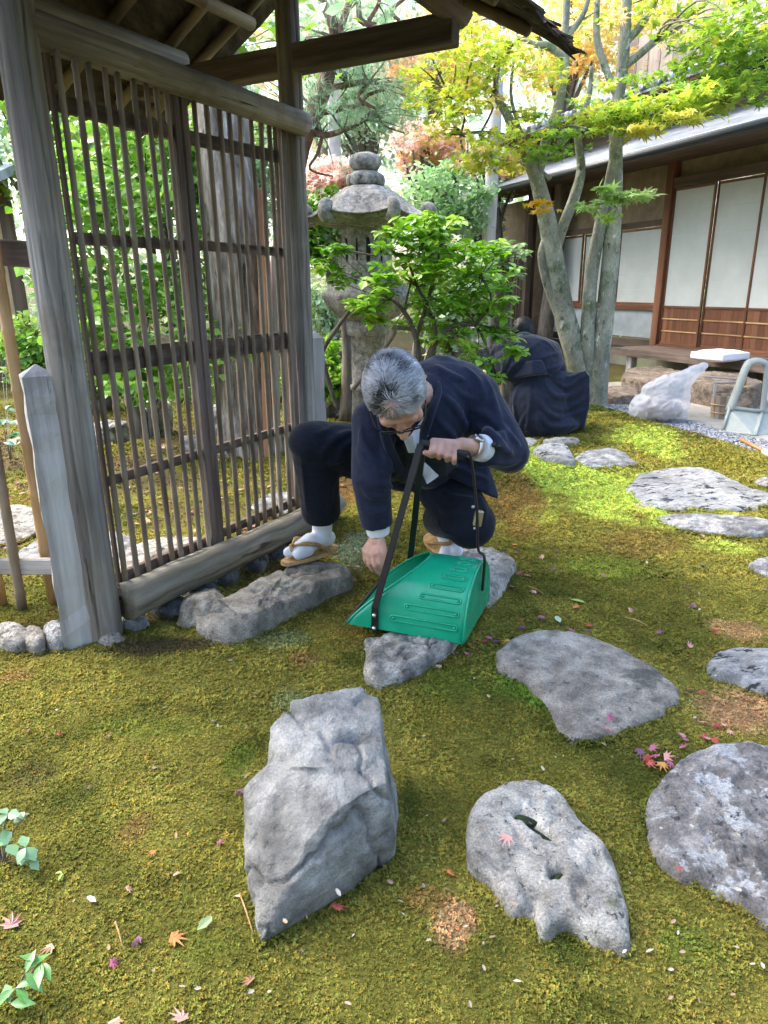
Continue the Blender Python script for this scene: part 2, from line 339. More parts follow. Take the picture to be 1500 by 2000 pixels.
# ------------------------------------------------------------------ rocks and stepping stones
STONE_POLY = []     # footprints, kept free of moss
def inpoly(x, y, poly):
    r = np.zeros(len(x), bool); n = len(poly)
    for i in range(n):
        x0, y0 = poly[i]; x1, y1 = poly[(i+1) % n]
        if y0 == y1: continue
        c = ((y0 > y) != (y1 > y)) & (x < (x1-x0)*(y-y0)/(y1-y0)+x0); r ^= c
    return r
def stonemat(name, cols, **k):
    cols = [(min(.8, c[0]*1.18), min(.8, c[1]*1.14), min(.8, c[2]*1.08)) for c in cols]
    return nmat(name, cols, **{**dict(scale=16, rough=.85, bump=.9, bscale=170, big=.3, bigscale=4, bdist=.006, bump2=(24, .03, .9), grain=(190, .38), pos=[.36+.28*i/(len(cols)-1) for i in range(len(cols))]), **k})
MS_GREY = stonemat('grey_stone', [(.13, .128, .12), (.26, .255, .24), (.42, .415, .39)], speck=[((.07, .07, .065), 26, .6, .05), ((.55, .55, .52), 30, .64, .04)])
MS_BLUE = stonemat('blue_grey_stone', [(.10, .105, .11), (.2, .21, .22), (.34, .355, .365)], rough=.65, speck=[((.05, .055, .06), 12, .64, .04), ((.42, .44, .46), 20, .69, .04)])
MS_BEIGE = stonemat('beige_grey_stone', [(.17, .16, .142), (.27, .255, .23), (.37, .355, .32)], speck=[((.10, .097, .088), 34, .62, .04), ((.48, .47, .44), 46, .66, .03), ((.12, .118, .10), 5, .57, .1)])
MS_LICHEN = stonemat('lichen_spotted_stone', [(.12, .117, .115), (.195, .19, .188), (.3, .295, .29)], speck=[((.46, .47, .47), 11, .53, .05), ((.07, .07, .075), 30, .6, .05), ((.55, .56, .56), 22, .66, .03)])
MS_STREAK = stonemat('streaked_stone', [(.2, .215, .23), (.3, .315, .33), (.42, .44, .45)], stretch=(1, 2.6, 1), speck=[((.045, .05, .055), 9, .56, .03)])
MS_DARK = stonemat('dark_river_stone', [(.03, .033, .037), (.06, .066, .073), (.12, .13, .14)], rough=.55)
MS_BROWN = stonemat('brown_step_stone', [(.09, .072, .057), (.15, .122, .098), (.22, .186, .155)])
MS_GATE = stonemat('dusty_grey_stone', [(.17, .16, .14), (.27, .258, .228), (.37, .355, .32)], speck=[((.38, .38, .36), 26, .68, .04), ((.14, .18, .1), 4, .6, .12)])
MS_POCK = stonemat('pocked_stone', [(.2, .2, .19), (.33, .33, .315), (.46, .46, .44)], speck=[((.10, .10, .095), 44, .6, .04), ((.56, .56, .54), 60, .64, .03), ((.14, .15, .10), 6, .6, .08)])
MS_ROCK = stonemat('standing_rock_stone', [(.12, .125, .125), (.24, .248, .25), (.38, .39, .39)], scale=9, rough=.55, grain=(190, .2), speck=[((.07, .075, .08), 7, .66, .05), ((.34, .2, .08), 2.6, .71, .03), ((.5, .52, .53), 15, .7, .04)])
MP_HOLE = nmat('hole_dirt_shade', [(.008, .014, .007), (.02, .035, .015), (.05, .08, .03)], 60, .95, .8, 200)  # near-black fill for stone holes, dirt and shade painted in
def flat_stone(name, pix, h, mat, label, seed=0, sink=.06, dome=.012, rough=.008, zt=None, group=None, cat='stone', pits=(), foot=True, pts3=None):
    # outline of the top edge as seen, walked round the stone; h = height of its top above the moss
    h *= .68
    if pts3 is None: pts3 = [P(u, v, h*.8) for u, v in pix]
    c = sum(pts3, V((0, 0, 0)))/len(pts3); n = 128
    op, _ = smoothpath(list(pts3)+[pts3[0]], [1]*(len(pts3)+1), 8)
    op = op[:-1]; A = np.array([(p.x-c.x, p.y-c.y) for p in op]); m = len(A)
    d = np.r_[0, np.cumsum(np.hypot(*(np.roll(A, -1, 0)-A).T))]; tt = np.linspace(0, d[-1], n, endpoint=False)
    Aw = np.vstack([A, A[:1]]); A = np.stack([np.interp(tt, d, Aw[:, 0]), np.interp(tt, d, Aw[:, 1])], 1)
    R = np.hypot(*A.T).mean()
    g0 = gz1(c.x, c.y)
    prof = [(1.05, -sink), (1.04, 0.0), (1.03, h*.3), (1.012, h*.55), (.99, h*.75), (.965, h*.88), (.935, h*.95), (.9, h*.99)]+[(k, h*1.0+dome*(1-k*k)) for k in np.linspace(.86, .05, 22)]
    vs = []
    for k, z in prof:
        for q in A: vs.append((q[0]*k, q[1]*k, z))
    vs.append((0, 0, h+dome)); vs = np.array(vs)
    w = vs.copy(); w[:, 0] += seed*3.7
    top = sstep(h*.2, h*.95, vs[:, 2])
    nn = fbm(w, 7, 5, seed); n2 = fbm(w, 22, 4, seed+5); n3 = 1-np.abs(fbm(w, 11, 4, seed+9))
    rr = np.hypot(vs[:, 0], vs[:, 1])[:, None]+1e-6
    side = (1-top)[:, None]*.7+.15
    n4 = fbm(w, 60, 3, seed+13)
    vs[:, :2] += vs[:, :2]/rr*(nn*R*.06+n2*R*.035)[:, None]*side*1.3
    vs[:, 2] += (nn*rough*1.9+n2*rough*.9+n4*rough*.3-np.maximum(0, n3-.88)*rough*9)*top
    for (pu, pv, pr, pd, sx, ang) in pits:
        pc = P(pu, pv, h)-c; ca, sa = math.cos(ang), math.sin(ang)
        dx = (vs[:, 0]-pc.x)*ca+(vs[:, 1]-pc.y)*sa; dy = -(vs[:, 0]-pc.x)*sa+(vs[:, 1]-pc.y)*ca
        vs[:, 2] -= pd*np.exp(-((dx/(pr*sx))**2+(dy/pr)**2)*1.5)*(1+.5*n2)
    fs = []
    for j in range(len(prof)-1):
        for k in range(n):
            a_, b_ = j*n+k, j*n+(k+1) % n; fs.append((a_, b_, b_+n, a_+n))
    j = (len(prof)-1)*n
    for k in range(n): fs.append((j+k, j+(k+1) % n, len(vs)-1))
    # orientation: make sure faces look outward
    ar = 0.5*np.sum(A[:, 0]*np.roll(A[:, 1], -1)-np.roll(A[:, 0], -1)*A[:, 1])
    if ar < 0: fs = [f[::-1] for f in fs]
    o = mk(name, vs, fs, mat, None, Matrix.Translation((c.x, c.y, g0)))
    for (pu, pv, pr, pd, sx, ang) in pits[:3]:                    # near-black blobs laid in the holes: their dirt and shade as colour
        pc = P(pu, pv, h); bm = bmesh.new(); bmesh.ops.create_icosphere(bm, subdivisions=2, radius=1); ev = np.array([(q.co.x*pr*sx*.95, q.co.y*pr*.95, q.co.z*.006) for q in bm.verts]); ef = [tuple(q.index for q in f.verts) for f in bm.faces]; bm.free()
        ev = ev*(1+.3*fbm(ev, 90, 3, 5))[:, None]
        mk('pit_dirt_shade', ev, ef, MP_HOLE, o, Matrix.Translation((pc.x, pc.y, g0+h-.2*pd)) @ Matrix.Rotation(ang, 4, 'Z'))
    if foot: STONE_POLY.append([(q[0]*1.0+c.x, q[1]*1.0+c.y) for q in A[::3]])
    return tag(o, label, cat, group)
def remesh(vf, vox, smooth_it=3, fac=.5, name='t'):
    # union of closed volumes -> one continuous skin
    me = bpy.data.meshes.new(name); me.from_pydata([tuple(q) for q in vf[0]], [], vf[1]); me.update()
    o = bpy.data.objects.new('tmp', me); COL.objects.link(o)
    m = o.modifiers.new('r', 'REMESH'); m.mode = 'VOXEL'; m.voxel_size = vox
    if smooth_it:
        s = o.modifiers.new('s', 'SMOOTH'); s.iterations = smooth_it; s.factor = fac
    dg = bpy.context.evaluated_depsgraph_get(); dg.update()
    out = bpy.data.meshes.new_from_object(o.evaluated_get(dg))
    bpy.data.objects.remove(o); bpy.data.meshes.remove(me)
    out.polygons.foreach_set('use_smooth', [True]*len(out.polygons))
    return out
def getco(me):
    a = np.empty(len(me.vertices)*3, np.float32); me.vertices.foreach_get('co', a); return a.reshape(-1, 3).astype(float)
def getno(me):
    a = np.empty(len(me.vertices)*3, np.float32); me.vertices.foreach_get('normal', a); return a.reshape(-1, 3).astype(float)
def setco(me, c): me.vertices.foreach_set('co', c.astype(np.float32).ravel()); me.update()
def hull(pts):
    bm = bmesh.new()
    for p in pts: bm.verts.new(p)
    r = bmesh.ops.convex_hull(bm, input=bm.verts[:])
    bmesh.ops.delete(bm, geom=[g for g in r['geom_interior'] if isinstance(g, bmesh.types.BMVert)], context='VERTS')
    bmesh.ops.recalc_face_normals(bm, faces=bm.faces[:]); bm.verts.index_update()
    vf = ([tuple(v.co) for v in bm.verts], [tuple(v.index for v in f.verts) for f in bm.faces]); bm.free(); return vf
def hull_rock(name, hulls, vox, mat, label, amp=.012, seed=0, cat='rock', it=4, group=None, crack=1.0, cuts=()):
    c = V(np.mean([tuple(p) for h in hulls for p in h], axis=0)); c.z = 0
    me = remesh(join([hull([V(p)-c for p in h]) for h in hulls]), vox, it)
    co, no = getco(me), getno(me)
    n1 = fbm(co, 5, 4, seed); n2 = fbm(co*[1, 1, 2.2], 14, 4, seed+3); n3 = 1-np.abs(fbm(co*[1, 1, .6], 6, 4, seed+7)); n4 = fbm(co, 45, 3, seed+11)
    n2 = np.round(n2*3)/3*.5+n2*.5
    disp = amp*(n1*.7+n2*.5+n4*.2)-crack*amp*2.0*np.maximum(0, n3-.93)/.07*.4
    for (p, r, dpt) in cuts:
        q = V(p)-c; disp -= dpt*np.exp(-(((co-np.array(q))/np.array(r))**2).sum(1))
    setco(me, co+no*disp[:, None])
    me.materials.clear(); me.materials.append(mat)
    return tag(reg(bpy.data.objects.new(name, me), None, Matrix.Translation(c)), label, cat, group)

# the tall rock in front
R_ = lambda u, v, z: P(u, v, z)
rock_low = [R_(508, 1852, -.02), R_(478, 1705, -.02), R_(484, 1560, -.02), R_(770, 1690, -.02), R_(690, 1740, -.02), R_(600, 1795, -.02), R_(780, 1560, -.02), R_(480, 1690, .06), R_(478, 1540, .14), R_(508, 1840, .03), R_(600, 1640, .155), R_(660, 1580, .19), R_(755, 1525, .2), R_(772, 1640, .07), R_(750, 1440, .2), R_(520, 1490, .2), R_(640, 1500, .215)]
rock_up = [R_(520, 1500, .18), R_(527, 1420, .24), R_(572, 1368, .262), R_(640, 1350, .268), R_(712, 1338, .262), R_(742, 1365, .25), R_(752, 1460, .21), R_(760, 1540, .16), R_(600, 1500, .222), R_(700, 1500, .215), R_(545, 1500, .2), R_(540, 1560, .0), R_(765, 1560, .0), R_(620, 1420, .25)]
rock = hull_rock('standing_rock', [rock_low, rock_up], .0048, MS_ROCK, 'tall angular grey rock standing in the moss in front', .009, 3, it=1, crack=1.6,
    cuts=[(R_(705, 1432, .24), (.035, .012, .02), .03), (R_(690, 1600, .15), (.05, .02, .03), .012), (R_(730, 1560, .19), (.03, .02, .02), .012), (R_(500, 1750, .04), (.012, .02, .05), .012)])
STONE_POLY.append([(q.x, q.y) for q in [R_(508, 1848, 0), R_(478, 1705, 0), R_(484, 1560, 0), R_(600, 1520, 0), R_(780, 1560, 0), R_(770, 1690, 0), R_(690, 1740, 0)]])
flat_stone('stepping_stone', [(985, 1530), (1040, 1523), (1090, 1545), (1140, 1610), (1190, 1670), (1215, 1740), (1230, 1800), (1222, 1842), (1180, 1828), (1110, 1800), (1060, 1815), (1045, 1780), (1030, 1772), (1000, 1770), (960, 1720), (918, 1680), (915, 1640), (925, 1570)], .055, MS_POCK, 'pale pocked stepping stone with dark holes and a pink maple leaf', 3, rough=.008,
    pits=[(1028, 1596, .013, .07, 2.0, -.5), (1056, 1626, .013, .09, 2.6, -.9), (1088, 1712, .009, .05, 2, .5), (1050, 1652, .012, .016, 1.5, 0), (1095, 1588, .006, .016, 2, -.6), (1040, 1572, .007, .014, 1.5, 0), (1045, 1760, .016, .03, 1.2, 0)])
flat_stone('stepping_stone', [(1330, 1485), (1400, 1460), (1500, 1455), (1580, 1500), (1640, 1620), (1600, 1760), (1510, 1795), (1440, 1755), (1370, 1720), (1310, 1690), (1270, 1640), (1258, 1590), (1275, 1540)], .05, MS_LICHEN, 'purple grey stepping stone spotted with white lichen at the right edge', 8, rough=.012)
flat_stone('stepping_stone', [(972, 1265), (1000, 1243), (1060, 1228), (1120, 1232), (1190, 1250), (1250, 1280), (1310, 1320), (1326, 1352), (1290, 1385), (1240, 1405), (1190, 1432), (1130, 1437), (1090, 1415), (1065, 1370), (1030, 1325), (985, 1300)], .05, MS_BEIGE, 'large smooth grey stepping stone right of the green dustpan', 12, rough=.006)
flat_stone('stepping_stone', [(1383, 1290), (1410, 1268), (1460, 1262), (1540, 1275), (1590, 1310), (1570, 1350), (1500, 1348), (1440, 1325), (1395, 1310)], .045, MS_STREAK, 'small streaked stepping stone above the lichen spotted one', 15)
flat_stone('stepping_stone', [(712, 1245), (760, 1238), (850, 1225), (900, 1235), (880, 1262), (850, 1280), (800, 1310), (740, 1322), (715, 1300)], .062, MS_GREY, 'rough pale stone under the tip of the green dustpan', 21, rough=.012)
flat_stone('stepping_stone', [(830, 1090), (880, 1078), (950, 1072), (995, 1088), (1006, 1105), (985, 1135), (955, 1165), (900, 1180), (840, 1160), (820, 1120)], .075, MS_GREY, 'grey stone under the kneeling person\'s raised heel', 25, rough=.008)
flat_stone('gate_step', [(440, 1165), (480, 1145), (540, 1120), (590, 1095), (640, 1092), (680, 1108), (682, 1125), (640, 1140), (600, 1165), (545, 1190), (490, 1220), (440, 1228), (400, 1215), (380, 1195), (400, 1180)], .105, MS_GATE, 'broad flat stone step before the gate under the sandalled foot', 31, rough=.012, sink=.08)
hull_rock('step_end_rock', [[P(348, 1225, 0), P(352, 1185, .06), P(375, 1165, .1), P(420, 1165, .1), P(462, 1200, .08), P(470, 1232, .02), P(440, 1235, -.02), P(375, 1230, -.02), P(420, 1140, 0), P(350, 1170, 0)]], .006, MS_GATE, 'knobbly grey rock at the near end of the gate step', .012, 9, cat='stone')
STONE_POLY.append([(q.x, q.y) for q in [P(350, 1225), P(470, 1235), P(480, 1170), P(360, 1160)]])
flat_stone('stepping_stone', [(1040, 878), (1065, 868), (1105, 872), (1118, 890), (1122, 903), (1090, 900), (1055, 890)], .07, MS_STREAK, 'pale tilted stepping stone nearest the elbow of the dark suit', 41)
flat_stone('stepping_stone', [(1122, 893), (1145, 880), (1185, 872), (1215, 880), (1235, 895), (1248, 905), (1200, 908), (1150, 910)], .04, MS_BLUE, 'flat blue grey stepping stone with a tuft of moss, behind the streaked one', 43)
flat_stone('stepping_stone', [(1060, 862), (1095, 856), (1130, 858), (1120, 868), (1070, 870)], .03, MS_BLUE, 'thin flat stone at the hem of the crouching figure in dark robes', 45)
flat_stone('stepping_stone', [(1000, 862), (1030, 855), (1050, 862), (1030, 874), (1000, 876)], .03, MS_BLUE, 'small flat stone half hidden behind the suited elbow', 46)
flat_stone('stepping_stone', [(1226, 945), (1260, 922), (1330, 912), (1390, 916), (1430, 935), (1490, 958), (1530, 975), (1480, 985), (1400, 990), (1310, 986), (1245, 972)], .05, MS_STREAK, 'large black streaked stepping stone in the lime green moss', 51)
flat_stone('stepping_stone', [(1283, 1010), (1340, 1003), (1430, 1008), (1490, 1015), (1540, 1028), (1470, 1042), (1390, 1040), (1320, 1025)], .035, MS_BLUE, 'long narrow stepping stone below the black streaked one', 55)
flat_stone('stepping_stone', [(1463, 1105), (1490, 1092), (1540, 1090), (1560, 1110), (1510, 1125)], .03, MS_BLUE, 'stepping stone cut by the right edge beside the tan moss', 57)
flat_stone('stepping_stone', [(1475, 940), (1500, 932), (1540, 936), (1530, 950), (1490, 950)], .03, MS_GREY, 'tiny pale stone at the right edge by the black streaked stone', 58)
# dark river stones under the sill log
for k, (u, v, ru, rv) in enumerate([(262, 1205, 28, 12), (330, 1175, 38, 16), (395, 1145, 32, 15), (440, 1118, 28, 16), (495, 1090, 30, 15), (540, 1070, 22, 13), (575, 1052, 22, 12)]):
    flat_stone('river_stone', [(u+ru*math.cos(a), v-rv*math.sin(a)) for a in np.linspace(0, 2*math.pi, 9)[:-1]], .055, [MS_BLUE, MS_DARK][k > 0], ['bluish river stone beside the foot of the near gate post', 'dark river stone packed under the gate sill log'][k > 0], 60+k, dome=.02, group=None if k == 0 else 'dark river stones under the sill', foot=True)
for k, (u, v, ru, rv, m) in enumerate([(22, 1235, 42, 20, MS_GREY), (65, 1238, 24, 17, MS_BEIGE), (108, 1228, 26, 20, MS_BLUE), (215, 1240, 28, 10, MS_GATE)]):
    flat_stone('edging_stone', [(u+ru*math.cos(a), v-rv*math.sin(a)) for a in np.linspace(0, 2*math.pi, 9)[:-1]], [.06, .06, .065, .025][k], m, ['flat grey edging stone at the far left of the bamboo fence', 'rounded beige edging stone between two others by the bamboo fence', 'dark grey edging stone against the hewn stake', 'thin mossy footing stone under the near gate post'][k], 70+k, dome=.02)
# beyond the gate
for k, (pix, h, m, lb) in enumerate([([(-40, 1000), (30, 985), (90, 1000), (95, 1020), (40, 1050), (-40, 1060)], .04, MS_GREY, 'pale flat paving stone behind the bamboo poles'),
    ([(20, 1080), (70, 1050), (170, 1030), (250, 1040), (260, 1070), (180, 1090), (60, 1100)], .04, MS_BLUE, 'long bluish paving stone behind the near gate post'),
    ([(225, 1090), (260, 1060), (330, 1045), (390, 1050), (400, 1075), (330, 1105), (250, 1125)], .04, MS_GREY, 'grey paving stone seen low through the left gate leaf'),
    ([(490, 990), (520, 965), (560, 960), (580, 975), (560, 1000), (510, 1005)], .04, MS_BLUE, 'grey paving stone seen low through the right gate leaf')]):
    flat_stone('paving_stone', pix, h, m, lb, 80+k)
for k, (u, v, r, h, m, lb) in enumerate([(150, 830, 26, .22, MS_DARK, 'dark mossy boulder behind the bamboo fence'), (215, 850, 40, .16, MS_GREY, 'pale boulder behind the left side of the gate shrub'), (310, 835, 30, .3, MS_GREY, 'rounded boulder behind the trunk of the gate shrub'), (445, 835, 36, .26, MS_BLUE, 'blue grey boulder seen through the right gate leaf'), (380, 870, 26, .12, MS_BLUE, 'low stone by the middle of the gate'), (590, 820, 30, .2, MS_BLUE, 'boulder behind the far gate post'), (640, 800, 40, .25, MS_GREY, 'grey rock at the foot of the stone lantern'), (905, 745, 55, .55, MS_DARK, 'dark boulder behind the leafy shrub'), (930, 690, 35, .6, MS_GREY, 'pale boulder behind the dark one beside the robed figure')]):
    p = P(u, v+10); a = r*p.y/1300
    pts = [p+V((math.cos(t)*a*random.uniform(.8, 1.1), math.sin(t)*a*random.uniform(.7, 1), z*h)) for z, kk in ((-.1, 1), (.4, 1), (.85, .7)) for t in np.linspace(0, 6.28, 8)[:-1]]
    hull_rock('boulder', [pts+[p+V((0, 0, h))]], max(.012, a/16), m, lb, a*.1, 90+k, cat='boulder')
# ------------------------------------------------------------------ garden gate
GO = V((-.985, 2.20, 0)); gd = V((.481, .877, 0)).normalized(); pd = V((gd.y, -gd.x, 0))   # along the gate, towards the viewer
def G(a, b, z): return GO+gd*a+pd*b+V((0, 0, z))
WID = 1.27
gate = thing('garden_gate', GO, 'weathered wooden garden gate with bamboo slats and bark roof', 'gate')
rod('post', G(0, 0, -.05), G(0, 0, 2.55), .059, .053, M_GREYWOOD, gate, 72, 40, .02, 1, cracks=[(5, .0, .8, .16), (14, .3, 1, .12), (27, .1, .6, .15), (38, .2, .95, .14), (47, 0, .5, .15), (55, .35, 1, .14), (66, .05, .7, .15)])
rod('post', G(WID, 0, -.05), G(WID, 0, 2.55), .055, .049, M_GREYWOOD, gate, 72, 40, .02, 2, cracks=[(5, .0, .8, .16), (14, .3, 1, .12), (27, .1, .6, .15), (38, .2, .95, .14), (47, 0, .5, .15), (55, .35, 1, .14), (66, .05, .7, .15)])
rod('lintel', G(.0, .0, 1.84), G(WID-.015, .07, 1.80), .050, .046, M_GREYWOOD, gate, 64, 30, .03, 3, cracks=[(6, .1, .7, .14), (20, .4, 1, .14), (33, 0, .5, .14), (44, .3, .9, .14), (57, .1, .8, .14)])
rod('sill_log', G(.06, .05, .10), G(WID+.16, .06, .09), .068, .058, M_ROUNDLOG, gate, 64, 34, .05, 4, .01, cracks=[(4, .1, .7, .2), (13, .3, 1, .22), (22, 0, .5, .2), (31, .3, .9, .2), (40, .1, .8, .22), (49, .4, 1, .2), (58, 0, .6, .2)])
# hewn stakes beside the posts
def hewn(p, h, wd, ang, label, seed):
    n = 17; vs = []
    for i in range(n):
        z = h*i/(n-1); s = 1-.1*i/(n-1)
        for k, (sx, sy) in enumerate([(-1, -1), (1, -1), (1, 1), (-1, 1)]):
            r = random.Random(seed*100+i*4+k)
            vs.append((sx*wd/2*s+r.uniform(-1, 1)*.0045, sy*wd/2*s+r.uniform(-1, 1)*.0045, z))
    vs.append((0, 0, h+.035))
    fs = []
    for i in range(n-1):
        for k in range(4): a, b = i*4+k, i*4+(k+1) % 4; fs.append((a, b, b+4, a+4))
    for k in range(4): fs.append(((n-1)*4+k, (n-1)*4+(k+1) % 4, len(vs)-1))
    M = Matrix.Translation(p) @ Matrix.Rotation(ang, 4, 'Z')
    o = mk('hewn_stake', vs, fs, M_PALEWOOD, gate, M, smooth=False); o['label'] = label
hewn(P(155, 1243)+V((0, 0, -.03)), .93, .105, math.radians(28), 'pale adze hewn stake with pointed top before the near post', 3)
hewn(G(WID+.14, -.02, -.03), .95, .07, math.radians(20), 'pale hewn stake beside the far post', 8)
# leaves
RZ = [1.665, 1.30, .925, .53, .17]; RH = [.045, .035, .075, .035, .04]
def gate_leaf(a0, a1, ns, flip, seed):
    wst = .032
    # stiles
    sa = (a1-.018) if not flip else (a0+.018)
    inner = mk('gate_leaf', *join([boxv(wst, .04, 1.69, (0, 0, .845), .003)]), M_DARKWOOD, gate, frame(G(sa, .0, .12), (0, 0, 1), gd), smooth=False)
    inner['label'] = ['left gate leaf with nine bamboo slats', 'right gate leaf with nine bamboo slats'][flip]
    so = (a1-.025) if flip else (a0+.012)
    mk('stile', *boxv(.04 if flip else .012, .04 if flip else .02, 1.69, (0, 0, .845), .003), M_DARKWOOD, inner, frame(G(so, .0, .12), (0, 0, 1), gd), smooth=False)
    for z, h in zip(RZ, RH):
        dz = random.uniform(-.006, .006)
        beam('rail', G(a0+.02, -.004, z+dz), G(a1-.02, -.004, z-dz), h, .022, M_DARKWOOD, inner, (0, 0, 1), .002)
    lo, hi = (a0+.025, a1-.06) if not flip else (a0+.065, a1-.06)
    for k in range(ns):
        r = random.Random(seed+k); a = lo+(hi-lo)*k/(ns-1)+r.uniform(-.006, .006)
        bamboo('slat', G(a+r.uniform(-.006, .006), .024, .10+r.uniform(-.015, .015)), G(a+r.uniform(-.007, .007), .024+r.uniform(0, .006), 1.80), r.uniform(.0095, .0118), M_BAMBOO_OLD, inner, seg=7, inter=.2, off=r.uniform(0, .2), bow=r.uniform(-.006, .006), seed=seed+k)
gate_leaf(.075, .585, 9, 0, 100); gate_leaf(.59, 1.20, 9, 1, 200)
# roof timbers
for a in (0.0, WID):
    beam('arm_beam', G(a+.01, -.86, 2.045), G(a+.01, .74, 2.045), .085, .10, M_DARKWOOD, gate, gd, .006)
rod('purlin', G(-.6, -.62, 2.13), G(1.31, -.62, 2.13), .055, .045, M_GREYWOOD, gate, 14, 6, .03, 5)
rod('purlin', G(-.8, .72, 2.12), G(1.36, .72, 2.12), .058, .055, M_DARKWOOD, gate, 14, 6, .03, 6)
rod('ridge_pole', G(-.6, 0, 2.5), G(1.5, 0, 2.5), .05, .05, M_DARKWOOD, gate, 12, 4, .03, 7)
for bb, zz in ((-.36, 2.29), (-.12, 2.40), (.36, 2.29)):
    bamboo('batten_pole', G(-.6, bb, zz), G(1.30 if bb > 0 else 1.5, bb, zz), .028, M_BAMBOO_OLD, gate, seg=9, inter=.35, taper=1)
for a in (-.35, -.02, .30, .62, .95, 1.28, 1.5):
    for s in (-1, 1):
        if a > 1.4 and s > 0: continue
        bamboo('rafter', G(a, 0, 2.555), G(a, s*1.02, 2.0), .024, M_BAMBOO_OLD, gate, seg=9, inter=.3, off=.1, taper=1)
def slope(s):
    # layers of bark with a ragged eave
    na, nb = 60, 10; vs = []; r = random.Random(5+s)
    for lay, (dz, ex) in enumerate(((0.0, 0.0), (.045, .03))):
        for i in range(na+1):
            a = -.75+((1.42 if s > 0 else 1.68)+.75)*i/na; rag = r.uniform(-.035, .05)+ex
            for j in range(nb+1):
                b = s*(1.12+(rag if j == nb else 0))*j/nb
                z = 2.60-.57*abs(b)+dz+(r.uniform(-.022, .012) if j == nb else r.uniform(-.006, .006))-(.035*dz/.045 if j == nb else 0)
                vs.append(G(a, b, z))
    m = (na+1)*(nb+1); fs = []
    for l in (0, 1):
        for i in range(na):
            for j in range(nb):
                q = l*m+i*(nb+1)+j; f = (q, q+1, q+nb+2, q+nb+1); fs.append(f if (l == 1) == (s > 0) else f[::-1])
    for i in range(na):
        q = i*(nb+1)+nb; fs.append((q, q+nb+1, q+m+nb+1, q+m))
    for j in range(nb):
        for q in (j, na*(nb+1)+j): fs.append((q, q+1, q+1+m, q+m))
    mk('bark_slope', vs, fs, M_BARK_DARK, gate, smooth=False)
    for k in range(46):                                  # torn bark strips along the eave
        a = -.7+2.15*k/45+r.uniform(-.02, .02); ln = r.uniform(.05, .13); wd = r.uniform(.02, .05); b0 = r.uniform(1.04, 1.13)
        z0 = 2.60-.57*b0+.01
        d = V((0, 0, -1))*r.uniform(.15, .8)+pd*s*.8
        d.normalize(); p0 = G(a, s*b0, z0); q = p0+d*ln; t = r.uniform(-.02, .02)
        vs = [p0-gd*wd/2, p0+gd*wd/2, q+gd*(wd*.35+t), q-gd*(wd*.3-t)]; nrm = (vs[1]-vs[0]).cross(vs[3]-vs[0]).normalized()*.006
        vs = vs+[v+nrm for v in vs]
        mk('bark_strip', vs, [(3, 2, 1, 0), (4, 5, 6, 7), (0, 1, 5, 4), (1, 2, 6, 5), (2, 3, 7, 6), (3, 0, 4, 7)], M_BARK_DARK, gate, smooth=False)
slope(1); slope(-1)

# ------------------------------------------------------------------ bamboo fence on the left
fence = thing('bamboo_fence', P(20, 1190), 'open tan bamboo pole fence left of the gate', 'fence')
for k, (u, v, h, r, m) in enumerate([(105, 1178, 1.62, .021, M_BAMBOO_TAN), (44, 1192, 1.0, .0185, M_BAMBOO_OLD), (4, 1182, 1.7, .021, M_BAMBOO_TAN), (-70, 1200, 1.5, .018, M_BAMBOO_TAN)]):
    p = P(u, v); bamboo('bamboo_pole', p, p+V((.012*(k % 2), .01, h)), r, m, fence, seg=12, inter=.2, off=.07*k, seed=k, taper=.92)
pA, pB = Q(-80, 1105, 2.47), Q(122, 1106, 2.36)
beam('lower_rail', pA, pB, .062, .025, M_GREYWOOD, fence, (0, 0, 1))
pA, pB = Q(-80, 488, 2.55), Q(75, 498, 2.5)
beam('upper_rail', pA, pB, .085, .03, M_DARKWOOD, fence, (0, 0, 1))
# ------------------------------------------------------------------ moss sprigs (ground cover)
def moss_sprig(seed):
    r = random.Random(seed); vs = []; fs = []
    for k in range(7):
        a = k/7*6.283+r.uniform(-.5, .5); ln = r.uniform(.5, 1.0); w = r.uniform(.13, .22); h = r.uniform(.35, .95)
        d = V((math.cos(a), math.sin(a), 0)); s = V((-d.y, d.x, 0))
        p0 = d*.05; p1 = d*ln*.55+V((0, 0, h)); p2 = d*ln*1.0+V((0, 0, h*.72+r.uniform(-.3, .3)))
        o = len(vs); vs += [p0-s*w*.6, p0+s*w*.6, p1-s*w, p1+s*w, p2]; fs += [(o, o+1, o+3, o+2), (o+2, o+3, o+4)]
    return mesh(vs, fs, M_MOSS, True, 'moss_sprig')
sprig_col = bpy.data.collections.new('moss_sources')
for k in range(6): sprig_col.objects.link(bpy.data.objects.new('sprig_source', moss_sprig(k)))
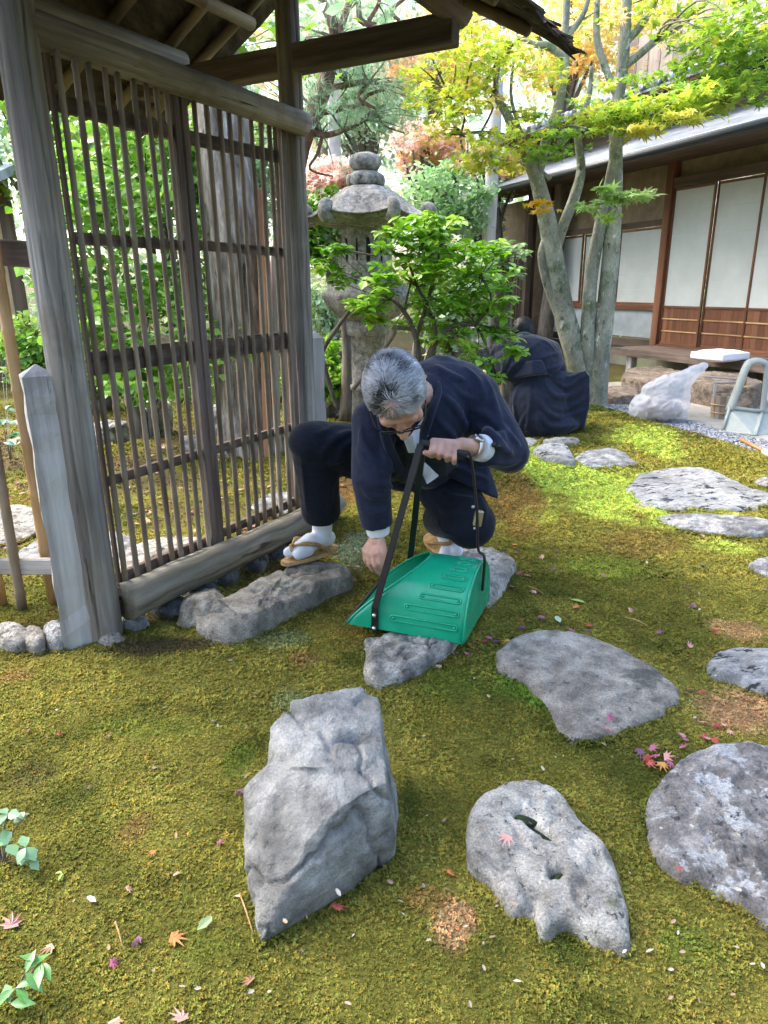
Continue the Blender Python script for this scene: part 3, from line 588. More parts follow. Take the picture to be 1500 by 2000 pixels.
def scatter(name, src_col, pts, scl, rotz, cols, label, tilt=.35):
    me = bpy.data.meshes.new(name); n = len(pts); me.vertices.add(n); me.vertices.foreach_set('co', np.asarray(pts, np.float32).ravel())
    a = me.attributes.new('scl', 'FLOAT', 'POINT'); a.data.foreach_set('value', np.asarray(scl, np.float32))
    rot = np.stack([RNG.normal(0, tilt, n), RNG.normal(0, tilt, n), rotz], 1)
    a = me.attributes.new('rot', 'FLOAT_VECTOR', 'POINT'); a.data.foreach_set('vector', rot.astype(np.float32).ravel())
    a = me.attributes.new('col', 'FLOAT_COLOR', 'POINT'); a.data.foreach_set('color', np.concatenate([np.clip(cols, 0, 1), np.ones((n, 1))], 1).astype(np.float32).ravel())
    o = bpy.data.objects.new(name, me); reg(o)
    g = bpy.data.node_groups.new(name+'_nodes', 'GeometryNodeTree')
    g.interface.new_socket('Geometry', in_out='INPUT', socket_type='NodeSocketGeometry'); g.interface.new_socket('Geometry', in_out='OUTPUT', socket_type='NodeSocketGeometry')
    N = g.nodes; gi = N.new('NodeGroupInput'); go = N.new('NodeGroupOutput'); m2p = N.new('GeometryNodeMeshToPoints'); iop = N.new('GeometryNodeInstanceOnPoints')
    ci = N.new('GeometryNodeCollectionInfo'); ci.inputs['Collection'].default_value = src_col; ci.inputs['Separate Children'].default_value = True; ci.inputs['Reset Children'].default_value = True
    na = N.new('GeometryNodeInputNamedAttribute'); na.data_type = 'FLOAT'; na.inputs['Name'].default_value = 'scl'
    nr = N.new('GeometryNodeInputNamedAttribute'); nr.data_type = 'FLOAT_VECTOR'; nr.inputs['Name'].default_value = 'rot'
    e2r = N.new('FunctionNodeEulerToRotation')
    lk = g.links.new
    lk(gi.outputs[0], m2p.inputs['Mesh']); lk(m2p.outputs[0], iop.inputs['Points']); lk(ci.outputs[0], iop.inputs['Instance']); iop.inputs['Pick Instance'].default_value = True
    lk(nr.outputs['Attribute'], e2r.inputs[0]); lk(e2r.outputs[0], iop.inputs['Rotation']); lk(na.outputs['Attribute'], iop.inputs['Scale']); lk(iop.outputs[0], go.inputs[0])
    md = o.modifiers.new('scatter', 'NODES'); md.node_group = g
    return tag(o, label, None, None, 'stuff')
def moss_pts():
    out = []
    for (y0, y1, dens, s0) in [(.80, 1.7, 27000, .0053), (1.7, 2.6, 17000, .0067), (2.6, 4.0, 8500, .0098), (4.0, 7.4, 3000, .016)]:
        xl, xr = -.62*y1-.75, .62*y1+.75
        n = int((xr-xl)*(y1-y0)*dens); x = RNG.uniform(xl, xr, n); y = RNG.uniform(y0, y1, n)
        keep = np.abs(x) < .62*y+.7
        x, y = x[keep], y[keep]
        for poly in STONE_POLY:
            pa = np.array(poly)
            bb = (x > pa[:, 0].min()) & (x < pa[:, 0].max()) & (y > pa[:, 1].min()) & (y < pa[:, 1].max())
            idx = np.where(bb)[0]
            if len(idx):
                c = pa.mean(0); ins = inpoly(x[idx], y[idx], [tuple((q-c)*.975+c) for q in pa]); m = np.ones(len(x), bool); m[idx[ins]] = False; x, y = x[m], y[m]
        e = edge_d(x, y); k = e < -.02+.05*fb2(x, y, 6, 2, 3); x, y = x[k], y[k]
        # bare earth and thin places carry fewer sprigs
        c = moss_col(x, y); bare = (np.abs(c-np.array(SOIL)).sum(1) < .05)
        gdist = ((x+.975)*(-.877)+(y-2.19)*.481); thin = (gdist > .05)*(fb2(x, y, 1.9, 4, 91) > -.05)
        k = RNG.uniform(0, 1, len(x)) > (bare*.85+thin*.75); x, y, c = x[k], y[k], c[k]
        n = len(x); cl = fb2(x, y, 14, 3, 8)
        s = s0*RNG.uniform(.65, 1.35, n)*(1+.35*cl)
        z = gz(x, y)-s*.05+.0015*cl
        c = c*np.array([1.0, .97, 1.0])*(RNG.uniform(.6, 1.4, n)[:, None])*(1+.25*cl[:, None])
        c[:, 0] *= RNG.uniform(.8, 1.25, n)
        out.append((np.stack([x, y, z], 1), s, c))
    # moss creeping up round the stones
    for poly in STONE_POLY:
        pa = np.array(poly); c = pa.mean(0); nx_ = np.roll(pa, -1, 0)
        if c[1] > 6: continue
        m = int(np.hypot(*(nx_-pa).T).sum()*520); k = RNG.integers(0, len(pa), m); t = RNG.uniform(0, 1, (m, 1)); p = pa[k]*(1-t)+nx_[k]*t
        p = c+(p-c)*(1+RNG.normal(.012, .016, (m, 1))); keep = fb2(p[:, 0], p[:, 1], 9, 2, 61) > -.25; p = p[keep]; m = len(p)
        s = RNG.uniform(.008, .0135, m)*(1 if c[1] < 3 else 1.4); out.append((np.stack([p[:, 0], p[:, 1], gz(p[:, 0], p[:, 1])+.002], 1), s, moss_col(p[:, 0], p[:, 1])*RNG.uniform(.55, 1.15, (m, 1))))
    return [np.concatenate([o[i] for o in out]) for i in range(3)]
mp_, ms_, mc_ = moss_pts()
scatter('moss', sprig_col, mp_, ms_, RNG.uniform(0, 6.28, len(ms_)), mc_*1.3, 'springy olive and lime moss carpeting the garden')
print('moss sprigs', len(ms_))
# ------------------------------------------------------------------ leaf shapes
def t_star(n=5, fold=.10, lob=(1.0, .86, .5)):
    angs = [0, 42, 88][:(n+1)//2+0] if n == 5 else [0, 34, 70, 112]
    lens = lob if n == 5 else (1.0, .9, .66, .4)
    tips = [(-a, l) for a, l in zip(angs[:0:-1], lens[:0:-1])]+[(a, l) for a, l in zip(angs, lens)]
    out = [(-150 if n == 5 else -165, .16)]
    for i, (a, l) in enumerate(tips):
        out.append((a, l))
        if i < len(tips)-1: out.append(((a+tips[i+1][0])/2, .33))
    out.append((150 if n == 5 else 165, .16))
    vs = [(0, 0, 0)]+[(math.sin(math.radians(a))*r, math.cos(math.radians(a))*r, -fold*r*r if r > .4 else .02) for a, r in out]
    return np.array(vs), np.array([(0, i+1, i) for i in range(1, len(out))]+[(0, 1, len(out))])
def t_ovate(w=.36, fold=.08, droop=.12):
    vs = [(0, 0, 0), (w*.8, .3, fold), (w, .55, fold*.7), (0, 1, -droop), (-w, .55, fold*.7), (-w*.8, .3, fold), (0, .5, 0)]
    return np.array(vs), np.array([(0, 1, 6), (1, 2, 6), (2, 3, 6), (3, 4, 6), (4, 5, 6), (5, 0, 6)])
def t_diam():
    return np.array([(0, 0, 0), (.34, .5, .06), (0, 1, -.05), (-.34, .5, .06)]), np.array([(0, 1, 2), (0, 2, 3)])
def t_needles(n=14):
    vs = []; fs = []; r = random.Random(3)
    for k in range(n):
        a = r.uniform(0, 6.28); t = r.uniform(.15, 1.0); d = V((math.cos(a)*t, 1.1-t*.5, math.sin(a)*t)).normalized()*r.uniform(.75, 1.1); s = d.orthogonal().normalized()*.016
        o = len(vs); vs += [(-s)[:], s[:], d[:]]; fs.append((o, o+1, o+2))
    return np.array(vs, float), np.array(fs)
T5, T7, TOV, TDI, TNE = t_star(5), t_star(7), t_ovate(), t_diam(), t_needles()
def frames(nrm, dirv):
    z = nrm/np.linalg.norm(nrm, axis=1, keepdims=True); y = dirv-z*np.sum(dirv*z, 1, keepdims=True); y /= np.linalg.norm(y, axis=1, keepdims=True)+1e-9
    return np.cross(y, z), y, z
def leafcloud(parent, name, pos, nrm, dirv, size, col, tmpl, mat, nparts=0, mato=None, pname='leaf', label=None):
    x, y, z = frames(nrm, dirv); n = len(pos); idx = np.arange(n)
    if nparts:
        d = np.linalg.norm(pos-np.array([0, 0, CH]), axis=1)
        pr = np.array([proj(p)[:2] for p in pos]); vis = (pr[:, 0] > 0) & (pr[:, 0] < 1500) & (pr[:, 1] > 0) & (pr[:, 1] < 2000)
        o = np.argsort(-(size/d)*vis); sel = o[:nparts]; idx = o[nparts:]
        me = mesh(tmpl[0], tmpl[1], mato, False, pname)
        for i in sel:
            s = size[i]; M = Matrix(((x[i, 0]*s, y[i, 0]*s, z[i, 0]*s, pos[i, 0]), (x[i, 1]*s, y[i, 1]*s, z[i, 1]*s, pos[i, 1]), (x[i, 2]*s, y[i, 2]*s, z[i, 2]*s, pos[i, 2]), (0, 0, 0, 1)))
            mkm(pname, me, parent, M, col[i])
    if not len(idx): return None
    tv, tf = tmpl; k = len(tv); m = len(idx)
    vs = pos[idx][:, None]+(tv[None, :, 0, None]*x[idx][:, None]+tv[None, :, 1, None]*y[idx][:, None]+tv[None, :, 2, None]*z[idx][:, None])*size[idx][:, None, None]
    fs = (tf[None]+(np.arange(m)*k)[:, None, None]).reshape(-1, 3)
    me = mesh(vs.reshape(-1, 3), fs, mat, False, name); setcol(me, np.repeat(col[idx], k, 0))
    o = reg(bpy.data.objects.new(name, me), parent)
    o['kind'] = 'stuff'
    if label: o['label'] = label
    return o
def pick(pal, n, jit=.2):
    pal = np.array(pal); c = pal[RNG.integers(0, len(pal), n)]; return np.clip(c*RNG.uniform(1-jit, 1+jit, (n, 1))*RNG.uniform(.92, 1.08, (n, 3)), 0, 1)
def ball(n, c, r, flat=1.0):
    p = RNG.normal(0, 1, (n, 3)); p /= np.linalg.norm(p, axis=1, keepdims=True); p *= (RNG.uniform(0, 1, (n, 1))**.45)
    return p*np.array(r)+np.array(c)
def blob_px(u, v, ru, rv, y, dy): # centre and radii of a clump seen at pixel (u,v) at distance y
    c = Q(u, v, y); s = c.y/1300.0; return c, (ru*s, dy, rv*s)
YG = [(.44, .52, .09), (.40, .50, .09), (.52, .54, .10), (.34, .47, .08), (.56, .50, .11)]
GR = [(.2, .34, .06), (.25, .4, .07), (.3, .45, .08), (.17, .3, .05)]
ORG = [(.78, .56, .32), (.80, .60, .34), (.76, .52, .34), (.80, .66, .36)]
PNK = [(.80, .60, .54), (.78, .54, .49), (.82, .66, .58)]
PALEG = [(.48, .62, .44), (.42, .56, .37), (.56, .66, .5), (.36, .5, .32), (.6, .66, .5)]  # background greens paled, washed-out haze and glow put into leaf colour
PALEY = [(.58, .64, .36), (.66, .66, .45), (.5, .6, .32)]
PINEG = [(.2, .33, .19), (.27, .42, .25), (.34, .48, .32)]
SHR = [(.15, .33, .03), (.2, .41, .04), (.27, .48, .06), (.12, .27, .03), (.36, .54, .1)]
def clump_leaves(cl, dens_mode, droop=.35, updev=.45):
    # cl: (u, v, ru, rv, y, dy, n, palette, size)
    ps, ns, ds, ss, cs = [], [], [], [], []
    for (u, v, ru, rv, y, dy, n, pal, sz) in cl:
        c, r = blob_px(u, v, ru, rv, y, dy); k = max(3, n//28)
        sub = ball(k, c, r); q = sub[RNG.integers(0, k, n)]; sr_ = np.array(r)*np.array([.34, .34, .12 if dens_mode == 'layer' else .34])
        p = q+RNG.normal(0, 1, (n, 3))*sr_*.8
        nr = RNG.normal(0, updev, (n, 3)); nr[:, 2] += 1
        d = RNG.normal(0, 1, (n, 3)); d[:, 2] = -droop*np.abs(RNG.normal(1, .5, n))
        ps.append(p); ns.append(nr); ds.append(d); ss.append(sz*RNG.uniform(.65, 1.25, n)); 
        palc = np.array(pal)[RNG.integers(0, len(pal), k)]; ci = RNG.integers(0, k, n)
        cs.append(np.clip(palc[ci]*RNG.uniform(.75, 1.25, (n, 1)), 0, 1))
    return [np.concatenate(a) for a in (ps, ns, ds, ss, cs)]
def px_tube(name, spec, y, mat, parent, seg=9, sub=4, wob=.06, seed=0):
    # spec: (u, v, width in photo pixels[, y])
    pts = []; rr = []
    for s in spec:
        yy = s[3] if len(s) > 3 else y; p = Q(s[0], s[1], yy); pts.append(p); rr.append(s[2]*.5*proj(p)[2]/F*(.84 if mat is M_BARK else 1))
    pts, rr = smoothpath(pts, rr, sub); return tube(name, pts, rr, mat, parent, seg, wob=wob, seed=seed)
def twigs_to(parent, anchors, targets, mat, r0=.012, name='branch', maxn=60, seg=5):
    A = np.array([tuple(a) for a in anchors]); r = random.Random(4)
    for t in list(targets)[:maxn]:
        i = int(np.argmin(((A-np.array(t))**2).sum(1))); a = V(A[i]); t = V(t); d = t-a
        if d.length < .03: continue
        mid = a+d*.5+V((r.uniform(-1, 1), r.uniform(-1, 1), r.uniform(.0, 1)))*d.length*.14
        pts, rr = smoothpath([a, mid, t], [r0, r0*.65, r0*.25], 4); tube(name, pts, rr, mat, parent, seg)

# ------------------------------------------------------------------ the maples by the house
def maple1():
    t = thing('maple_tree', P(1148, 772), 'grey barked maple with leaning forked trunk left of its twin', 'tree')
    T = lambda n, s, k: px_tube(n, s, 6.95, M_BARK, t, 14, 5, .05, k)
    T('trunk', [(1152, 790, 66), (1146, 760, 58), (1120, 680, 50), (1100, 600, 47), (1082, 500, 44), (1066, 420, 40), (1047, 345, 34), (1018, 285, 28), (988, 220, 20), (968, 180, 14), (975, 120, 9), (985, 40, 7), (990, -40, 6)], 1)
    T('limb', [(1047, 350, 26), (1068, 270, 24), (1088, 215, 22), (1102, 140, 21), (1104, 60, 18), (1108, -30, 16)], 2)
    T('limb', [(1102, 115, 18), (1070, 90, 17), (1040, 85, 13), (1010, 60, 9), (1040, -20, 8)], 3)
    T('limb', [(1105, 75, 14), (1138, 30, 13), (1155, -30, 12)], 4)
    T('limb', [(1088, 480, 24), (1104, 430, 25), (1124, 380, 25), (1135, 325, 21), (1128, 250, 16), (1150, 190, 13), (1155, 130, 9)], 5)
    T('limb', [(1128, 720, 16), (1095, 630, 18), (1066, 545, 20), (1058, 500, 19), (1066, 462, 15)], 6)
    T('limb', [(1015, 280, 11), (985, 264, 9), (940, 258, 8), (900, 262, 6), (865, 262, 4)], 7)
    T('limb', [(972, 185, 12), (945, 172, 10), (925, 180, 8), (905, 198, 6), (880, 192, 4)], 8)
    T('limb', [(1075, 350, 10), (1040, 310, 9), (1000, 200, 8), (1003, 120, 6)], 9)
    cl = [(905, 130, 75, 60, 6.7, .5, 430, YG, .062), (965, 100, 70, 60, 6.6, .5, 340, YG, .062), (880, 205, 60, 45, 6.7, .45, 420, YG, .06), (960, 265, 60, 60, 6.6, .4, 300, YG, .062), (925, 300, 40, 45, 6.7, .3, 200, YG[:2]+ORG[1:2], .06),
          (1000, 150, 50, 60, 6.9, .5, 260, YG+ORG, .06), (1030, 60, 60, 60, 7.4, .5, 200, ORG+YG, .062), (1140, 40, 60, 60, 7.6, .5, 170, ORG+YG, .062), (1150, 240, 80, 35, 6.5, .4, 250, GR+YG[:1], .062), (1060, 260, 45, 40, 6.7, .3, 160, YG+GR, .06), (1090, 290, 70, 22, 6.6, .3, 220, GR, .06),
          (1060, 395, 28, 14, 6.6, .15, 40, [(.6, .45, .03), (.6, .33, .04)], .075), (860, 60, 50, 50, 7.2, .5, 220, YG, .06), (1000, 330, 60, 16, 6.7, .3, 110, YG, .06), (1085, 120, 40, 60, 7.0, .4, 160, YG, .06), (845, 150, 40, 60, 6.8, .4, 180, YG, .055)]
    a = clump_leaves(cl, 'layer'); leafcloud(t, 'crown', *a, T5, M_LEAFC, 200, M_LEAFO)
    anc = [Q(u, v, 6.95) for u, v in [(1018, 285), (988, 220), (968, 180), (975, 120), (985, 40), (940, 258), (900, 262), (905, 198), (880, 192), (1068, 270), (1102, 140), (1104, 60), (1010, 60), (1135, 325), (1128, 250), (1040, 310)]]
    tg = [tuple(a[0][i]) for i in RNG.integers(0, len(a[0]), 70)]; twigs_to(t, anc, tg, M_TWIG, .012, 'twig', 70)
def maple2():
    t = thing('maple_tree', P(1168, 780), 'maple with two upright trunks nearest the paper screens', 'tree')
    T = lambda n, s, k: px_tube(n, s, 6.9, M_BARK, t, 14, 5, .05, k)
    T('trunk', [(1162, 790, 60), (1165, 770, 52), (1172, 690, 46), (1183, 600, 42), (1191, 520, 40), (1198, 430, 37), (1203, 330, 31), (1203, 240, 29), (1213, 150, 27), (1220, 80, 26), (1225, -30, 24)], 11)
    T('trunk', [(1148, 785, 40), (1148, 740, 36), (1148, 640, 33), (1155, 540, 31), (1170, 450, 28), (1186, 375, 24), (1198, 310, 18)], 12)
    T('limb', [(1217, 130, 20), (1245, 110, 18), (1280, 80, 16), (1330, 48, 14), (1395, -10, 12)], 13)
    T('limb', [(1220, 85, 18), (1255, 45, 18), (1290, -20, 15)], 14)
    T('limb', [(1207, 195, 16), (1180, 125, 17), (1165, 70, 16), (1168, -20, 13)], 15)
    T('limb', [(1205, 290, 12), (1245, 252, 11), (1285, 210, 10), (1325, 185, 8), (1370, 165, 6), (1420, 155, 4)], 16)
    cl = [(1285, 215, 90, 24, 6.3, .5, 430, YG[:2]+GR[2:], .068), (1360, 195, 65, 22, 6.2, .4, 240, YG[:2]+GR[1:], .07), (1320, 245, 60, 14, 6.1, .3, 130, YG, .07), (1430, 155, 80, 32, 6.2, .5, 320, GR, .07), (1450, 60, 70, 70, 6.0, .5, 520, GR+YG[:2], .07), (1380, 50, 60, 60, 6.4, .5, 360, GR+YG, .068), (1235, 240, 45, 25, 6.4, .3, 120, GR+YG[:1], .065), (1250, 180, 60, 40, 6.6, .4, 160, GR, .06), (1320, 130, 60, 40, 6.6, .4, 140, YG+GR, .06), (1440, 190, 60, 22, 6.0, .3, 120, YG[:2]+GR, .072), (1290, 20, 60, 50, 7.0, .5, 260, YG+ORG[1:2], .065), (1200, 20, 50, 50, 7.2, .5, 240, ORG+YG, .065), (1180, 210, 40, 40, 6.5, .3, 160, YG, .062),
          (1175, 385, 38, 16, 6.3, .22, 60, [(.3, .44, .16), (.36, .48, .2), (.26, .4, .1)], .105), (1225, 375, 35, 16, 6.2, .2, 50, [(.3, .44, .16), (.4, .5, .22)], .105), (1190, 425, 30, 10, 6.3, .15, 16, [(.3, .46, .1)], .10), (1150, 405, 22, 14, 6.3, .15, 24, [(.3, .44, .16)], .10)]
    a = clump_leaves(cl, 'layer'); leafcloud(t, 'crown', *a, T5, M_LEAFC, 300, M_LEAFO)
    anc = [Q(u, v, 6.8) for u, v in [(1203, 330), (1203, 240), (1213, 150), (1220, 80), (1280, 80), (1330, 48), (1290, -10), (1165, 70), (1245, 252), (1285, 210), (1325, 185), (1370, 165), (1198, 400)]]
    tg = [tuple(a[0][i]) for i in RNG.integers(0, len(a[0]), 55)]; twigs_to(t, anc, tg, M_TWIG, .012, 'twig', 55)
maple1(); maple2()

# ------------------------------------------------------------------ glossy shrubs of whorled leaves
def rosettes(cl, size, nl=7):
    ps, ns, ds, ss, cs, tips = [], [], [], [], [], []
    for (u, v, ru, rv, y, dy, n, pal) in cl:
        c, r = blob_px(u, v, ru, rv, y, dy); q = ball(n, c, r); tips += [tuple(x) for x in q]
        k = RNG.integers(nl-2, nl+2, n); pc = np.array(pal)[RNG.integers(0, len(pal), n)]*RNG.uniform(.8, 1.2, (n, 1))
        for i in range(n):
            m = k[i]; a = np.linspace(0, 6.283, m, endpoint=False)+RNG.uniform(0, 6); el = RNG.uniform(-.55, .35, m)
            tilt = RNG.normal(0, .3, 2)
            d = np.stack([np.cos(a), np.sin(a), el+tilt[0]*np.cos(a)+tilt[1]*np.sin(a)], 1); d /= np.linalg.norm(d, axis=1, keepdims=True)
            nn = np.stack([-np.cos(a)*el, -np.sin(a)*el, np.ones(m)], 1)+RNG.normal(0, .18, (m, 3))
            ps.append(np.repeat(q[i][None], m, 0)+d*.008); ds.append(d); ns.append(nn); ss.append(size*RNG.uniform(.6, 1.15, m)); cs.append(np.clip(pc[i]*RNG.uniform(.8, 1.25, (m, 1)), 0, 1))
    return [np.concatenate(a) for a in (ps, ns, ds, ss, cs)], tips
def shrub():
    t = thing('leafy_shrub', P(815, 850), 'bright green glossy shrub of whorled leaves before the stone lantern', 'shrub')
    cl = [(840, 440, 78, 24, 4.35, .3, 44, SHR), (790, 470, 60, 25, 4.3, .2, 30, SHR), (875, 490, 100, 30, 4.4, .3, 56, SHR), (815, 525, 80, 22, 4.2, .25, 38, SHR), (930, 530, 80, 40, 4.45, .3, 48, SHR), (745, 560, 45, 20, 4.2, .2, 16, SHR), (715, 595, 38, 18, 4.15, .15, 20, SHR), (720, 625, 28, 10, 4.2, .12, 8, SHR), (890, 580, 100, 28, 4.4, .3, 44, SHR), (960, 600, 55, 35, 4.35, .25, 26, SHR), (900, 650, 90, 30, 4.4, .3, 26, SHR), (985, 650, 30, 22, 4.3, .15, 10, SHR), (1005, 685, 26, 16, 4.2, .1, 8, SHR), (940, 700, 30, 25, 4.2, .15, 10, SHR), (960, 745, 20, 25, 4.2, .1, 7, SHR), (645, 487, 38, 12, 4.5, .15, 12, SHR), (630, 515, 30, 14, 4.5, .15, 10, SHR), (820, 640, 60, 25, 4.5, .25, 14, SHR), (670, 540, 40, 18, 4.5, .2, 12, SHR)]
    a, tips = rosettes(cl, .066); leafcloud(t, 'foliage', *a, TOV, M_GLOSSC, 300, M_GLOSSO)
    S = lambda s, k: px_tube('stem', s, 4.4, M_TWIG, t, 7, 4, .08, k)
    S([(822, 880, 15, 4.45), (815, 700, 14), (812, 660, 12), (790, 610, 9), (760, 585, 6), (720, 600, 4, 4.2)], 1); S([(812, 660, 10), (835, 590, 8), (850, 530, 6), (860, 480, 4)], 2)
    S([(825, 860, 11), (850, 665, 8), (835, 600, 7), (815, 560, 6), (800, 520, 4)], 3); S([(820, 790, 14), (840, 690, 13), (880, 640, 11), (930, 635, 8), (990, 665, 5, 4.2), (1010, 690, 3, 4.2)], 4)
    S([(925, 637, 8), (960, 590, 6), (940, 540, 4)], 5); S([(660, 800, 9), (640, 740, 10), (630, 690, 9), (655, 645, 9), (680, 610, 7), (690, 590, 4)], 6); S([(690, 760, 8), (765, 660, 8), (770, 640, 10), (810, 645, 7)], 7)
    S([(840, 700, 8), (880, 720, 6), (940, 705, 4, 4.2), (962, 750, 3, 4.2)], 8); S([(790, 605, 5), (800, 560, 4), (830, 450, 3)], 9); S([(735, 500, 3), (690, 492, 4), (650, 487, 3)], 10)
    anc = [Q(u, v, 4.4) for u, v in [(790, 610), (760, 585), (835, 590), (850, 530), (860, 480), (815, 560), (930, 635), (960, 590), (940, 540), (880, 640), (830, 470)]]
    random.Random(2).shuffle(tips); twigs_to(t, anc, tips, M_TWIG, .006, 'twig', 90, 4)
shrub()
def grey_shrub():
    t = thing('pale_shrub', P(1000, 800), 'pale grey green fine leaved shrub below the hanging reed blind', 'shrub')
    a, tips = rosettes([(985, 490, 45, 22, 5.6, .25, 50, [(.24, .36, .17), (.32, .44, .24), (.18, .3, .12)]), (950, 520, 40, 30, 5.6, .25, 36, [(.24, .36, .17), (.3, .42, .2)]), (1000, 530, 25, 15, 5.5, .2, 14, [(.24, .36, .17)])], .06)
    leafcloud(t, 'foliage', *a, TOV, M_GLOSSC)
    for k in range(4): px_tube('stem', [(985+k*6, 800, 9), (980+k*5, 650, 8), (975+k*9, 540, 5), (965+k*14, 495, 3)], 5.6, M_TWIG, t, 6, 4, .1, k)
grey_shrub()
def gate_shrub():
    t = thing('broadleaf_shrub', P(270, 850), 'large glossy green shrub behind the bamboo gate', 'shrub')
    C2 = [(.16, .33, .05), (.21, .40, .06), (.28, .48, .1), (.36, .55, .15), (.11, .24, .04)]
    cl = [(200, 300, 70, 60, 5.6, .5, 416, C2, .085), (290, 270, 80, 60, 5.6, .5, 480, C2+PALEY[:1], .085), (380, 300, 60, 70, 5.5, .5, 384, C2, .085), (180, 420, 70, 60, 5.3, .5, 512, C2, .08), (290, 400, 80, 70, 5.3, .5, 544, C2, .08), (390, 430, 50, 70, 5.3, .5, 352, C2, .08), (170, 540, 60, 60, 5.2, .5, 416, C2, .08), (270, 560, 80, 60, 5.1, .5, 512, C2, .08), (370, 570, 60, 60, 5.2, .5, 368, C2, .08), (190, 660, 60, 40, 4.8, .4, 256, C2, .085), (250, 720, 60, 50, 4.7, .3, 208, C2[:3], .10), (330, 720, 60, 50, 5.0, .4, 208, C2, .09), (400, 690, 60, 60, 5.0, .4, 256, C2, .085), (120, 610, 40, 60, 5.0, .3, 192, C2, .08), (440, 780, 50, 40, 5.4, .3, 128, C2, .08), (520, 760, 40, 50, 5.6, .3, 128, C2, .08)]
    a = clump_leaves(cl, 'ball', .4, .6); leafcloud(t, 'foliage', *a, TOV, M_GLOSSC, 300, M_GLOSSO)
    S = lambda s, k: px_tube('stem', s, 5.6, M_TWIG, t, 9, 4, .1, k)
    S([(285, 875, 46), (275, 820, 36), (255, 770, 28), (262, 700, 22), (285, 620, 18), (320, 540, 14), (330, 470, 10), (290, 360, 6)], 1); S([(295, 860, 26), (300, 780, 20), (290, 700, 14), (240, 640, 12), (200, 560, 9), (190, 420, 5)], 2); S([(262, 700, 14), (230, 660, 12), (170, 640, 9)], 3); S([(285, 620, 11), (300, 500, 9), (300, 400, 5)], 4); S([(320, 540, 9), (380, 500, 6), (390, 400, 4)], 5); S([(280, 830, 16), (330, 760, 12), (350, 690, 9), (390, 600, 5)], 6)
    anc = [Q(u, v, 5.5) for u, v in [(262, 700), (285, 620), (320, 540), (330, 470), (290, 360), (240, 640), (200, 560), (190, 420), (300, 500), (380, 500), (390, 400)]]
    twigs_to(t, anc, [tuple(a[0][i]) for i in RNG.integers(0, len(a[0]), 60)], M_TWIG, .008, 'twig', 60, 4)
gate_shrub()

# ------------------------------------------------------------------ big old trunk behind the gate
def old_tree():
    t = thing('old_tree', P(475, 890), 'thick rough barked old tree trunk seen through the right gate leaf', 'tree')
    pts, rr = smoothpath([Q(492, 900, 5.05)+V((0, 0, -.1)), Q(485, 820, 5.05), Q(475, 600, 5.05), Q(455, 420, 5.05), Q(435, 250, 5.05), Q(420, 100, 5.05), Q(405, -150, 5.05)], [.27, .225, .2, .19, .175, .165, .15], 10)
    vs, fs = tubev(pts, rr, 36); vs = np.array([tuple(q) for q in vs]); c = np.repeat(np.array([tuple(p) for p in pts]), 36, 0)
    d = vs-c; n = fbm(vs*[7, 7, 1.3], 1.6, 4, 3); vs = c+d*(1+.13*n+.05*fbm(vs*[20, 20, 5], 1, 3, 9))[:, None]
    mk('trunk', vs, fs, M_BARKROUGH, t)
    plank = nmat('orange_wood', [(.22, .09, .045), (.36, .17, .09), (.42, .23, .14)], 9, .8, .3, 30, (1, 1, .08))
    beam('prop_plank', Q(524, 905, 4.86), Q(508, 370, 4.86), .05, .075, plank, t, (1, 0, 0))
    beam('prop_plank', Q(545, 900, 4.95), Q(536, 480, 4.95), .03, .04, M_PALEWOOD, t, (1, 0, 0))
    cl = [(420, -60, 200, 120, 5.2, .8, 500, PINEG+GR, .1)]
    a = clump_leaves(cl, 'ball'); leafcloud(t, 'crown', *a, TDI, M_LEAFC)
old_tree()
